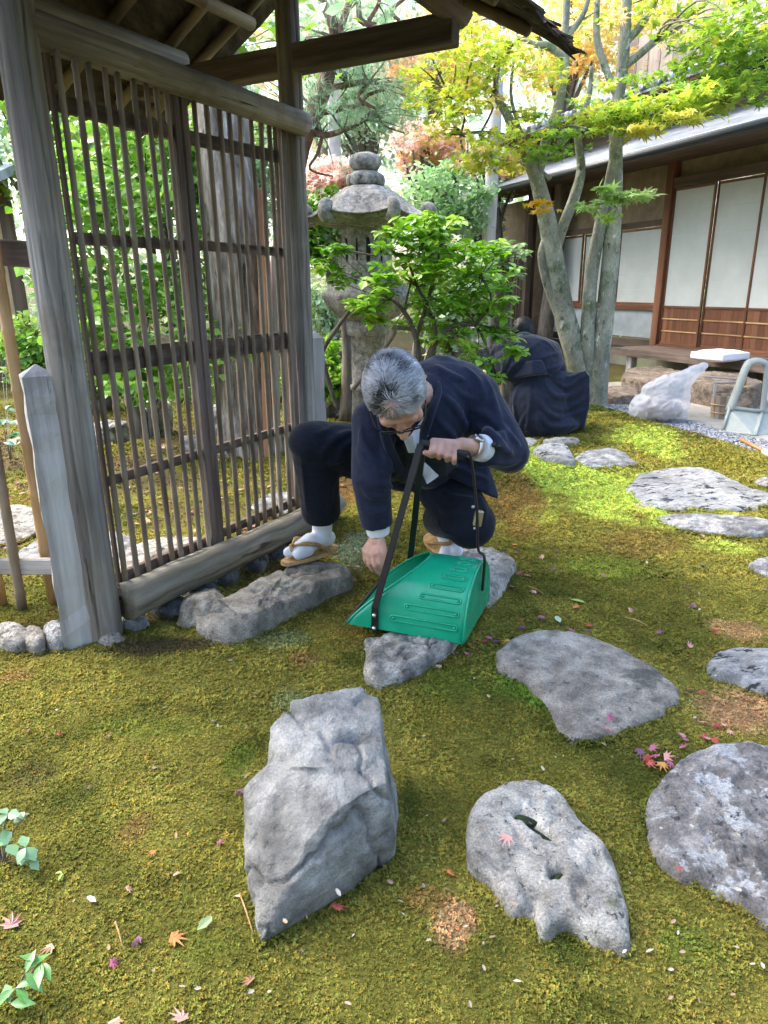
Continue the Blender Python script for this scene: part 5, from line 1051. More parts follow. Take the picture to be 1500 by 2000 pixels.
fb = lathe('fire_box', [(.17, zf), (.165, zf+.03), (.158, (zf+ze)/2), (.165, ze-.06), (.18, ze-.04)], 48, 1.0, .1, .004, 4)
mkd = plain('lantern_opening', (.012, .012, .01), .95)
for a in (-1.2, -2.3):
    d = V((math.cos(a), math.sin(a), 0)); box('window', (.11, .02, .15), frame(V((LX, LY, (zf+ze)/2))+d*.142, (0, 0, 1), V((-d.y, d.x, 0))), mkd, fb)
lathe('platform', [(.14, zp1-.03), (.2, zp1+.0), (.27, zp0-.02), (.3, zp0+.03), (.3, zp0+.065), (.265, zp0+.075), (.26, zp0+.12), (.2, zp0+.125), (.19, zf+.003)], 54, .9, .1, .006, 5)
lathe('shaft', [(.165, .0), (.16, .1), (.15, .12), (.13, .2), (.12, .45), (.134, .455), (.134, .485), (.12, .49), (.12, zp1-.13), (.148, zp1-.12), (.148, zp1-.08), (.15, zp1-.025)], 36, 0, 0, .005, 6)
lathe('pedestal', [(.33, -.05), (.33, .05), (.28, .1), (.2, .125), (.16, .13)], 36, .8, .2, .01, 7)
# ------------------------------------------------------------------ volumes for bodies and clothes
def cap(p0, r0, p1, r1, seg=16, flat0=False, flat1=False):
    p0, p1 = V(p0), V(p1); d = (p1-p0).normalized(); pts, rr = [], []
    for a in ((-.98, .2), (-.8, .6), (-.5, .866)):
        if not flat0: pts.append(p0+d*r0*a[0]); rr.append(r0*a[1])
    for k in range(5): t = k/4; pts.append(p0.lerp(p1, t)); rr.append(r0+(r1-r0)*t)
    for a in ((.5, .866), (.8, .6), (.98, .2)):
        if not flat1: pts.append(p1+d*r1*a[0]); rr.append(r1*a[1])
    return tubev(pts, rr, seg)
def ell(c, R3, r, sub=3):
    bm = bmesh.new(); bmesh.ops.create_icosphere(bm, subdivisions=sub, radius=1)
    vs = [V(c)+R3 @ V((v.co.x*r[0], v.co.y*r[1], v.co.z*r[2])) for v in bm.verts]; fs = [tuple(q.index for q in f.verts) for f in bm.faces]; bm.free(); return vs, fs
I3 = Matrix.Identity(3)
def basis(x, y, z): return Matrix(((x[0], y[0], z[0]), (x[1], y[1], z[1]), (x[2], y[2], z[2])))
def chain(pts, rr, seg=10):
    return [cap(pts[i], rr[i], pts[i+1], rr[i+1], seg) for i in range(len(pts)-1)]
def folds(me, limbs, amp=.006, base=.004, seed=0, freq=9, fine=.0012):
    co, no = getco(me), getno(me); d = base*fbm(co, 7, 3, seed)+fine*fbm(co, 30, 3, seed+5)
    for (a, b, r, k0, k1) in limbs:
        a = np.array(a); b = np.array(b); ax = b-a; L = np.linalg.norm(ax); ax = ax/L; rel = co-a; t = rel@ax; q = rel-t[:, None]*ax; dist = np.linalg.norm(q, axis=1)
        m = sstep(r*1.9, r*1.15, dist)*sstep(-.1*L, .08*L, t)*sstep(1.1*L, .92*L, t)
        w = m*(k0*np.exp(-(t/(.4*L))**2)+k1*np.exp(-((t-L)/(.4*L))**2))
        ph = fbm(co, 5, 2, seed+9)*4.5+q[:, 0]*14+q[:, 2]*11
        msk = sstep(-.15, .35, fbm(co, 9, 2, seed+31))
        rg = (1-np.abs(np.sin(t*freq*3.14/L*.32+ph)))**2
        d += amp*w*msk*rg*.9
    setco(me, co+no*d[:, None])
from mathutils.bvhtree import BVHTree
def ridges_on(parts, vox, paths):
    # cloth ridges laid on the surface of the garment, along lines seen on it
    me = remesh(join(parts), vox*1.6, 3); co = getco(me); bv = BVHTree.FromPolygons([tuple(c) for c in co], [tuple(p.vertices) for p in me.polygons]); out = []
    for path, r in paths:
        hits = []
        r = r*1.6 if r < .0125 else r
        pp = smoothpath([V((u, v, 0)) for u, v in path], [1]*len(path), 5)[0]
        for q in pp:
            d = ray(q.x, q.y).normalized(); h = bv.ray_cast(V((0, 0, CH)), d)
            if h[0] is not None: hits.append(h[0]+d*r*.25)
        n = len(hits)
        for i in range(n-1):
            if (hits[i+1]-hits[i]).length < r*8:
                k0 = math.sin(math.pi*(i+.3)/n)**.6; k1 = math.sin(math.pi*(i+1.3)/(n+.6))**.6; out.append(cap(hits[i], max(.003, r*k0), hits[i+1], max(.003, r*k1), 8))
    bpy.data.meshes.remove(me); return out
def dress(name, parts, vox, mat, parent, limbs=(), amp=.006, base=.004, seed=0, it=3, freq=9, fine=.0012, paths=()):
    if paths: parts = list(parts)+ridges_on(parts, vox, paths)
    me = remesh(join(parts), vox, it); folds(me, limbs, amp, base, seed, freq, fine); me.materials.clear(); me.materials.append(mat)
    return reg(bpy.data.objects.new(name, me), parent)
M_NAVY = nmat('navy_wool', [(.010, .014, .032), (.015, .020, .045), (.020, .027, .058)], 60, .8, .15, 500, spec=.25, big=.1, sheen=.18, bdist=.002)
M_TROUSER = nmat('dark_wool', [(.007, .009, .016), (.010, .013, .024), (.014, .018, .03)], 60, .85, .15, 500, spec=.22, big=.1, sheen=.1, bdist=.002)
M_ROBE = nmat('indigo_cotton', [(.008, .011, .024), (.012, .017, .036), (.017, .024, .049)], 50, .8, .15, 400, spec=.25, big=.15, sheen=.2, bdist=.002)
M_SKIN = nmat('skin', [(.5, .27, .19), (.56, .32, .235), (.61, .37, .28)], 25, .5, .15, 220, spec=.4, big=.12, bigscale=14, bdist=.003)
M_SKIN.node_tree.nodes['Principled BSDF'].inputs['Subsurface Weight'].default_value = .12; M_SKIN.node_tree.nodes['Principled BSDF'].inputs['Subsurface Scale'].default_value = .01
M_WHITE = nmat('white_cotton', [(.72, .74, .8), (.8, .82, .87)], 40, .85, .15, 300, big=.05, bdist=.002)
M_STRAW = nmat('straw', [(.3, .17, .06), (.45, .28, .12), (.56, .38, .18)], 60, .85, .6, 160, bdist=.004)
M_BLACKM = plain('black_paint', (.012, .012, .014), .35, .5); M_STEEL = plain('steel', (.62, .61, .58), .28, .5, 1.0); M_BRASS = plain('brass_grey', (.42, .38, .25), .4, .5, .8)
M_HAIR = bpy.data.materials.new('hair'); M_HAIR.use_nodes = True; _n = M_HAIR.node_tree; _a = _n.nodes.new('ShaderNodeAttribute'); _a.attribute_name = 'col'; _b = _n.nodes['Principled BSDF']; _n.links.new(_a.outputs['Color'], _b.inputs['Base Color']); _b.inputs['Roughness'].default_value = .42; _b.inputs['Specular IOR Level'].default_value = .4

def hand_parts(wr, K, fingers, thumb, r=.0088):
    ps = [cap(wr, .026, (wr+K[0]*1.0)/2 if False else wr.lerp(K[1], .35), .025)]
    for k in K: ps.append(cap(wr.lerp(k, .25), .018, k, .0125))
    for i in range(len(K)-1): ps.append(cap(K[i], .0115, K[i+1], .0115)); ps.append(cap(wr.lerp(K[i], .6), .014, wr.lerp(K[i+1], .6), .014))
    for i, f in enumerate(fingers): ps += chain([K[i]]+f, [.0108, .0098, .0088, .0076][:len(f)+1] if i < 3 else [.0098, .0086, .0077, .0068][:len(f)+1], 10)
    ps += chain(thumb, [.0165, .0125, .0112, .0095][:len(thumb)], 10)
    return ps

# ------------------------------------------------------------------ the man in the suit
def suited_person():
    hipC = V((.10, 2.84, .47)); hipR = V((.03, 2.80, .48)); hipL = V((.18, 2.85, .46))
    kneeR, ankR = Q(613, 868, 2.58), Q(630, 1020, 2.74); kneeL, ankL = Q(912, 1014, 2.48), Q(856, 1012, 2.84)
    shL, shR = Q(930, 775, 2.45), Q(733, 822, 2.40); elL, wrL = Q(994, 884, 2.36), Q(922, 872, 2.20); elR, wrR = Q(724, 932, 2.27), Q(739, 1042, 2.30)
    chest = Q(835, 805, 2.44); neckb = Q(828, 780, 2.38); upb = Q(865, 758, 2.50); mid = Q(840, 860, 2.66)
    t = thing('person', P(700, 1080), 'grey haired person in dark navy suit squatting to pick leaves', 'person')
    # head frame
    Fv = V((.13, -.37, -.92)).normalized(); U0 = V((-.17, -.90, .36)); Lv = U0.cross(Fv).normalized(); Uv = Fv.cross(Lv).normalized(); R3 = basis(Lv, Fv, Uv)
    hc = Q(774, 768, 2.17); S = 1.06
    def hp(l, f, u): return hc+(Lv*l+Fv*f+Uv*u)*S
    HR = lambda c, r: ell(hp(*c), R3, [q*S for q in r])
    body = [HR((0, -.012, .03), (.077, .096, .092)), HR((0, .035, -.03), (.064, .066, .085)), HR((0, .045, -.088), (.047, .045, .036)), HR((0, .02, .06), (.068, .068, .055)),
            cap(hp(0, .094, .008), .010*S, hp(0, .122, -.036), .0145*S, 12), HR((.013, .108, -.042), (.010, .012, .009)), HR((-.013, .108, -.042), (.010, .012, .009)),
            cap(hp(-.042, .083, .022), .013*S, hp(.042, .083, .022), .013*S, 12), HR((.034, .083, -.004), (.017, .014, .010)), HR((-.034, .083, -.004), (.017, .014, .010)), HR((0, .097, -.072), (.025, .011, .007)), HR((0, .095, -.083), (.021, .011, .007)), HR((.045, .062, -.035), (.022, .025, .025)), HR((-.045, .062, -.035), (.022, .025, .025)),
            cap(hp(0, -.03, -.055), .056, neckb, .06)]
    for s in (-1, 1):
        body += [HR((s*.081, -.014, -.002), (.008, .022, .033)), cap(hp(s*.088, -.03, .022), .0065, hp(s*.091, -.036, -.012), .0065, 8), cap(hp(s*.088, -.03, .022), .0065, hp(s*.085, -.004, .03), .006, 8), HR((s*.081, -.008, -.034), (.006, .009, .010))]
    # trunk, limbs (under the clothes)
    body += [cap(hipC, .12, mid, .12), cap(mid, .12, chest, .12), cap(shL, .055, shR, .055), cap(neckb, .06, chest, .1), cap(shL, .05, elL, .042), cap(elL, .042, wrL, .026), cap(shR, .05, elR, .042), cap(elR, .042, wrR, .026), cap(hipR, .085, kneeR, .06), cap(kneeR, .055, ankR, .036), cap(hipL, .085, kneeL, .06), cap(kneeL, .055, ankL, .036)]
    # left hand closed over the grip
    K = [Q(846, 862, 2.165), Q(860, 864, 2.162), Q(874, 869, 2.162), Q(887, 876, 2.166)]
    fg = []
    for k, (du, dv) in zip(K, ((-3, 0), (-2, 1), (-1, 1), (0, 0))):
        u, v, _ = proj(k); fg.append([Q(u+du, v+20+dv, 2.128), Q(u+du, v+29+dv, 2.155), Q(u+du-1, v+24+dv, 2.178)])
    body += hand_parts(wrL, K, fg, [Q(895, 878, 2.20), Q(862, 886, 2.18), Q(842, 888, 2.155), Q(830, 884, 2.145)])
    # right hand picking
    K = [Q(740, 1080, 2.255), Q(730, 1083, 2.262), Q(720, 1081, 2.275), Q(713, 1075, 2.29)]
    fg = [[Q(743, 1099, 2.245), Q(751, 1112, 2.255), Q(756, 1118, 2.268)], [Q(732, 1105, 2.25), Q(741, 1118, 2.262), Q(748, 1124, 2.275)], [Q(721, 1101, 2.268), Q(728, 1113, 2.28), Q(735, 1118, 2.295)], [Q(713, 1093, 2.29), Q(718, 1103, 2.302), Q(723, 1107, 2.312)]]
    body += hand_parts(wrR, K, fg, [Q(744, 1056, 2.27), Q(751, 1080, 2.25), Q(755, 1100, 2.255), Q(758, 1112, 2.268)])
    # feet inside the split-toe socks
    hR, tR = P(640, 1064, .108), P(563, 1092, .108); dR = (tR-hR).normalized(); sR = V((-dR.y, dR.x, 0))
    footR = [cap(hR+V((0, 0, .03)), .030, hR+dR*.10+V((0, 0, .036)), .034), cap(hR+dR*.10+V((0, 0, .03)), .034, tR-dR*.06+V((0, 0, .022)), .032), cap(ankR+V((0, 0, .02)), .038, hR+dR*.03+V((0, 0, .05)), .036),
             cap(tR-dR*.09-sR*.016+V((0, 0, .02)), .016, tR-dR*.045-sR*.016+V((0, 0, .018)), .012), cap(tR-dR*.10+sR*.018+V((0, 0, .02)), .018, tR-dR*.06+sR*.02+V((0, 0, .016)), .013)]
    bL = Q(880, 1064, 2.72); footL = [cap(ankL, .036, bL, .035), cap(bL, .032, Q(869, 1082, 2.665), .022), cap(bL, .033, Q(890, 1076, 2.67), .025), cap(Q(852, 985, 2.84), .036, ankL, .038)]
    body += footR+footL
    me = remesh(join(body), .0042, 2, .5); me.materials.clear(); me.materials.append(M_SKIN); co, no = getco(me), getno(me); setco(me, co+no*(.0006*fbm(co, 60, 3, 4))[:, None])
    reg(bpy.data.objects.new('body', me), t)
    # ---- clothes
    big = lambda ps, k: [( [V(q) for q in v], f) for v, f in ps]
    def grown(spec, g): return [cap(a, ra+g, b, rb+g) for a, ra, b, rb in spec]
    sock = [cap(hR+V((0, 0, .032)), .035, hR+dR*.10+V((0, 0, .04)), .039), cap(hR+dR*.10+V((0, 0, .034)), .039, tR-dR*.06+V((0, 0, .025)), .036), cap(ankR+V((0, 0, .035)), .045, hR+dR*.03+V((0, 0, .05)), .041, flat0=True),
             cap(tR-dR*.075-sR*.02+V((0, 0, .022)), .026, tR-dR*.018-sR*.019+V((0, 0, .019)), .022), cap(tR-dR*.085+sR*.022+V((0, 0, .022)), .03, tR-dR*.035+sR*.025+V((0, 0, .018)), .025)]
    dress('split_toe_sock', sock, .0045, M_WHITE, t, [(ankR+V((0, 0, .03)), hR, .045, 1, 1)], .004, .0015, 3, 2)
    sock = [cap(ankL, .041, bL, .04), cap(bL, .036, Q(869, 1082, 2.665), .026), cap(bL, .037, Q(891, 1076, 2.67), .029), cap(Q(852, 975, 2.84), .043, ankL, .043)]
    dress('split_toe_sock', sock, .0045, M_WHITE, t, [], .004, .0015, 4, 2)
    def sandal(toe, heel, nrm, wid, thong_at, seed, bend=0):
        d = (heel-toe); L = d.length; d.normalize(); n = V(nrm); n = (n-d*n.dot(d)).normalized(); s = n.cross(d); N = 26; vs = []
        for lay in (-.016, 0):
            for k in range(N):
                a = 2*math.pi*k/N; x = math.cos(a); y = math.sin(a); w = wid*(1-.12*x)*(abs(y)**.8)*(1 if y > 0 else -1); r = random.Random(seed+k)
                vs.append(toe+d*(L*.5*(1-x))+s*(w/2+r.uniform(-.0015, .0015))+n*(lay+bend*max(0, -x)**2+r.uniform(-.001, .001)))
        fs = [tuple(range(N-1, -1, -1)), tuple(range(N, 2*N))]+[(k, (k+1) % N, N+(k+1) % N, N+k) for k in range(N)]
        o = mk('straw_sandal', vs, fs, M_STRAW, t, smooth=False); o['label'] = 'woven straw sandal with twisted rope thong'
        return o, d, s, n, L
    o, d, s, n, L = sandal(P(551, 1098, .101), P(656, 1063, .101), (0, 0, 1), .098, .2, 1)
    tp = P(551, 1098, .101)+d*.055+n*.05
    for sg in (-1, 1):
        pts, rr = smoothpath([tp-n*.0, tp+d*.045+s*sg*.036+n*.012, tp+d*.10+s*sg*.052-n*.006, tp+d*.15+s*sg*.048-n*.048], [.0075, .009, .009, .007], 5); tube('thong', pts, rr, M_STRAW, o, 8, wob=.3, seed=sg)
    tube('toe_strap', [tp+n*.012-d*.004, tp-n*.02-d*.006, tp-n*.05], [.0095, .0085, .007], M_STRAW, o, 8)
    o, d, s, n, L = sandal(Q(893, 1088, 2.645), Q(833, 1042, 2.81), (-.55, .25, .8), .095, .2, 9)
    tp = Q(880, 1062, 2.672)
    for sg in (-1, 1):
        pts, rr = smoothpath([tp, tp+d*.05+s*sg*.04+n*.0, tp+d*.11+s*sg*.05-n*.03], [.007, .008, .006], 4); tube('thong', pts, rr, M_STRAW, o, 7, wob=.3)
    # trousers
    tr = [cap(hipR, .125, kneeR, .092), cap(kneeR, .090, kneeR.lerp(ankR, .5), .083), cap(kneeR.lerp(ankR, .3), .085, kneeR.lerp(ankR, .90), .078, flat1=True), cap(hipL, .13, kneeL, .10), cap(kneeL, .094, kneeL.lerp(ankL, .92), .08, flat1=True), ell(hipC, I3, (.17, .14, .15)), cap(hipR, .12, hipL, .12), ell(kneeR+V((-.005, -.01, .012)), I3, (.09, .09, .078)), ell(kneeL+V((0.01, -.02, -.01)), I3, (.10, .10, .095))]
    dress('trousers', tr, .0075, M_TROUSER, t, [(hipR, kneeR, .11, .5, .4), (kneeR, ankR, .085, .5, .5), (hipL, kneeL, .11, .5, .4)], .010, .005, 7, 3, 7, paths=[([(700, 842), (670, 850), (640, 868), (625, 890)], .012), ([(700, 860), (672, 872), (655, 895)], .011), ([(690, 885), (665, 895), (640, 905)], .010), ([(655, 830), (630, 845), (610, 850)], .008), ([(640, 920), (645, 960), (640, 1000)], .007), ([(590, 880), (595, 940), (600, 1000)], .007), ([(858, 958), (885, 972), (925, 975)], .010), ([(855, 985), (880, 1005), (915, 1005)], .010), ([(852, 1010), (870, 1035), (900, 1045)], .009), ([(930, 960), (945, 990), (945, 1030)], .008)])
    # jacket
    endL = elL.lerp(wrL, .70); endR = elR.lerp(wrR, .83)
    jk = [cap(mid, .15, chest, .15), cap(hipC+V((0, -.02, .05)), .165, mid, .155), cap(shL, .082, shR, .078), ell(upb, I3, (.17, .14, .11)), cap(neckb+V((.02, .05, .01)), .085, upb, .12), ell(shL, I3, (.088, .085, .085)), ell(shR, I3, (.082, .08, .082)),
          cap(shL, .084, elL, .072), cap(elL, .070, endL, .056, flat1=True), cap(shR, .08, elR, .067), cap(elR, .066, endR, .056, flat1=True),
          cap(shR+V((.03, .05, -.05)), .09, hipR+V((.0, -.05, .04)), .13), cap(shL+V((-.04, .05, -.05)), .1, hipL+V((.02, -.06, .04)), .135), cap(chest+V((.02, -.04, -.06)), .09, mid+V((0, -.06, -.08)), .1),
          hull([Q(u, v, y)+V((0, dy, 0)) for (u, v, y) in [(860, 905, 2.52), (950, 890, 2.56), (972, 960, 2.52), (974, 976, 2.50), (955, 968, 2.48), (900, 935, 2.50), (860, 925, 2.52)] for dy in (0, .03)])]
    jacket = dress('jacket', jk, .006, M_NAVY, t, [(shL, elL, .085, .5, .5), (elL, wrL, .07, .6, .4), (shR, elR, .08, .5, .5)], .010, .006, 5, 3, 8, paths=[([(945, 730), (962, 775), (975, 830), (985, 860)], .010), ([(925, 800), (955, 815), (990, 850), (1012, 870)], .012), ([(925, 830), (955, 845), (985, 872)], .011), ([(940, 862), (965, 868), (1000, 888)], .010), ([(950, 898), (980, 905), (1012, 900)], .009), ([(905, 715), (935, 745), (950, 790)], .008), ([(850, 712), (880, 735), (905, 742)], .011), ([(860, 770), (890, 800), (915, 850)], .012), ([(850, 815), (880, 850), (900, 900)], .011), ([(870, 740), (900, 770), (925, 780)], .009), ([(705, 830), (712, 870), (735, 905)], .010), ([(700, 870), (715, 905), (745, 930)], .011), ([(712, 925), (735, 945), (762, 950)], .012), ([(708, 950), (728, 968), (760, 968)], .010), ([(712, 985), (735, 1000), (760, 995)], .008), ([(745, 850), (752, 900), (770, 935)], .010), ([(880, 905), (915, 925), (950, 935)], .010), ([(900, 890), (930, 905), (960, 905)], .009)])
    # collar and lapels: raised bands
    for sg, pth in ((1, [Q(856, 745, 2.36), Q(854, 770, 2.32), Q(838, 815, 2.26), Q(818, 880, 2.29), Q(812, 930, 2.36)]), (-1, [Q(742, 760, 2.36), Q(742, 795, 2.31), Q(752, 850, 2.25), Q(772, 900, 2.30), Q(800, 935, 2.37)])):
        pts, rr = smoothpath(pth, [.005, .022, .026, .024, .008], 6); tube('lapel', pts, rr, M_NAVY, jacket, 10, ell=.45)
    seam = [shL+V((-.045, -.03, .078)), shL+V((-.03, -.075, .03)), shL+V((-.025, -.085, -.04))]; pts, rr = smoothpath(seam, [.003]*3, 6); tube('shoulder_seam', pts, rr, M_NAVY, jacket, 6)
    for (u, v) in ((964, 869), (974, 872)):
        p = Q(u, v, 2.20); rod('button', p, p+V((0, -.006, .002)), .0085, .0085, M_BLACKM, jacket, 12, 1, 0)
    # shirt: cuffs, collar, tie
    for (a, b, r) in ((endL, wrL, .047), (endR, wrR, .044)):
        d = (b-a).normalized(); dress('shirt_cuff', [cap(a-d*.015, r, a+d*.036, r*.93, flat0=True, flat1=True)], .004, M_WHITE, t, [], .003, .001, 2, 2)
    dress('shirt_collar', [hull([Q(u, v, y) for (u, v, y) in [(812, 835, 2.28), (838, 800, 2.30), (838, 852, 2.275), (806, 884, 2.26), (788, 868, 2.255), (815, 850, 2.33)]])], .004, M_WHITE, t, [], .003, .002, 3, 2)
    tie = [hull([Q(u, v, y)+V((0, dy, 0)) for (u, v, y) in [(788, 858, 2.225), (806, 850, 2.225), (812, 885, 2.25), (797, 885, 2.25)] for dy in (0, .008)]), hull([Q(u, v, y)+V((0, dy, 0)) for (u, v, y) in [(814, 906, 2.262), (830, 903, 2.262), (858, 930, 2.25), (834, 947, 2.25)] for dy in (0, .008)])]
    dress('necktie', tie, .0035, nmat('silver_tie', [(.55, .6, .62), (.7, .74, .77)], 30, .4, .1), t, [], .002, .001, 3, 1)
    # watch
    d = (elL-wrL).normalized(); wc = wrL.lerp(elL, .03); Mx = frame(wc, d, (0, 0, 1)); wt = thing.__call__ if False else None
    tor = []
    for k in range(26):
        a = 2*math.pi*k/26; tor.append((math.cos(a)*.034, math.sin(a)*.031, 0))
    tor.append(tor[0]); vs, fs = tubev([Mx @ V(q) for q in tor], [.0065]*27, 6, cap=False, wob=.25); watch = mk('wristwatch', vs, fs, M_STEEL, t)
    vd = (V((0, 0, CH))-wc).normalized(); vd = (vd*.7+V((0, 0, .75))); vd = (vd-d*vd.dot(d)).normalized(); c0 = wc+vd*.031
    rod('watch_case', c0-vd*.003, c0+vd*.008, .019, .018, M_STEEL, watch, 20, 1, 0); rod('watch_dial', c0+vd*.0075, c0+vd*.0088, .0145, .0145, plain('dial_dark', (.02, .025, .05), .15, .6), watch, 20, 1, 0)
    # spectacles
    gl = None; rims = []
    for sg in (-1, 1):
        pts = []
        for k in range(25):
            a = 2*math.pi*k/24; x = math.cos(a); y = math.sin(a); x = math.copysign(abs(x)**.6, x)*.027; y = math.copysign(abs(y)**.6, y)*.017; pts.append(hp(sg*.034+x, .116-.25*abs(sg*.034+x)*.5, .0+y))
        rims.append(tubev(pts, [.0026]*25, 6, cap=False))
    rims.append(tubev([hp(-.009, .118, .006), hp(0, .121, .009), hp(.009, .118, .006)], [.0024]*3, 6))
    for sg in (-1, 1): rims.append(tubev([hp(sg*.060, .108, .008), hp(sg*.074, .09, .01), hp(sg*.084, .03, .012), hp(sg*.088, -.02, .01), hp(sg*.087, -.04, -.01)], [.0026, .003, .0028, .0026, .0024], 6))
    gl = mk('spectacles', *join(rims), plain('spectacle_frame', (.015, .014, .016), .25), t)
    lensm = bpy.data.materials.new('lens'); lensm.use_nodes = True; q = lensm.node_tree; g1 = q.nodes.new('ShaderNodeBsdfTransparent'); g2 = q.nodes.new('ShaderNodeBsdfGlossy'); g2.inputs['Roughness'].default_value = .05; mx = q.nodes.new('ShaderNodeMixShader'); mx.inputs[0].default_value = .12; q.links.new(g1.outputs[0], mx.inputs[1]); q.links.new(g2.outputs[0], mx.inputs[2]); q.links.new(mx.outputs[0], q.nodes['Material Output'].inputs[0])
    for sg in (-1, 1):
        vs = [hp(sg*.034+math.copysign(abs(math.cos(a))**.6, math.cos(a))*.026, .1155-.25*abs(sg*.034)*.5, math.copysign(abs(math.sin(a))**.6, math.sin(a))*.016) for a in np.linspace(0, 6.283, 21)[:-1]]
        mk('lens', vs, [tuple(range(20))], lensm, gl)
    # hair
    hair(t, hp, Lv, Fv, Uv, S)
def hair(t, hp, Lv, Fv, Uv, S, n=15000, seed=2, grey=True):
    r = np.random.default_rng(seed); c0 = np.array([0, -.012, .03]); rad = np.array([.077, .096, .092])*1.012
    vs, fs, cs = [], [], []; cnt = 0
    while cnt < n:
        p = r.normal(0, 1, (4000, 3)); p /= np.linalg.norm(p, axis=1, keepdims=True); q = c0+p*rad
        l, f, u = q[:, 0], q[:, 1], q[:, 2]
        line = .082-.25*np.abs(l)*(np.abs(l) < .05)+.0                          # forehead hair line (height on the front)
        ok = ((f > .03) & (u > .084-.62*np.maximum(0, np.abs(l+.004)-.016))) | ((f <= .03) & (f > -.02) & (u > .012+.5*np.maximum(0, .03-np.abs(l)))) | ((f <= -.02) & (u > -.055))
        ok |= (np.abs(l) > .058) & (f < .04) & (f > .012) & (u > .0)
        ok &= ~((np.abs(l) > .05) & (f < .012) & (f > -.05) & (u < .026))
        thin = np.exp(-((l+.008)/.022)**2-((f-.035)/.05)**2)*(u > .07) if grey else 0*l
        ok &= r.uniform(0, 1, len(l)) > thin*.75
        q, p = q[ok], p[ok]
        for a, nn in zip(q, p):
            l, f, u = a
            src = np.array([-.006, .055, .125]) if grey else np.array([0, -.04, .13])
            d = a-src
            if grey: d = d*np.array([1.0, .45, .8])+np.array([np.tanh((l+.006+r.normal(0, .008))/.012)*.05, -.025 if f < .05 else .015, -.02])
            d = d+r.normal(0, .022, 3); d = d-nn*np.dot(d, nn); d /= np.linalg.norm(d)+1e-9
            ln = r.uniform(.032, .065)*(1.0 if grey else .5); side = np.cross(nn, d); w = r.uniform(.0009, .0017)*(1 if grey else 1.2)
            lift = r.uniform(.002, .017) if grey else r.uniform(.001, .005); bend = r.normal(0, .22)
            pts = []
            for k in range(5):
                s = k/4; x = a+d*ln*s+side*bend*ln*s*s; e = (x-c0)/rad; e /= np.linalg.norm(e); x2 = c0+e*rad*(1+.0); x2 = x2+e*(lift*math.sin(min(1, s*1.3+.1)*2.6)*1.0+.0015)
                pts.append(x2)
            o = len(vs)
            for k, x in enumerate(pts):
                ww = w*(1-.75*k/4)
                vs.append(hp(*(x-side*ww))); vs.append(hp(*(x+side*ww)))
            fs += [(o+2*k, o+2*k+1, o+2*k+3, o+2*k+2) for k in range(4)]
            if grey:
                g = .33+.34*vn(np.array([[l*45, f*45, u*45]]), 5)[0]+(.16 if (abs(l) > .05 and u < .09) else 0)-(.10 if l < 0 and f > .0 else 0)+r.uniform(-.12, .14)
                g = max(.03, g); col = (g*.96, g*.98, g*1.05)
            else: g = r.uniform(.006, .016); col = (g, g, g*1.1)
            cs += [col]*10; cnt += 1
            if cnt >= n: break
    me = mesh(np.array([tuple(v) for v in vs]), np.array(fs), M_HAIR, True, 'hair'); setcol(me, np.array(cs)); h = reg(bpy.data.objects.new('hair', me), t)
    # under-layer close to the scalp
    ps = []
    cm = np.array(cs)
    return h
suited_person()

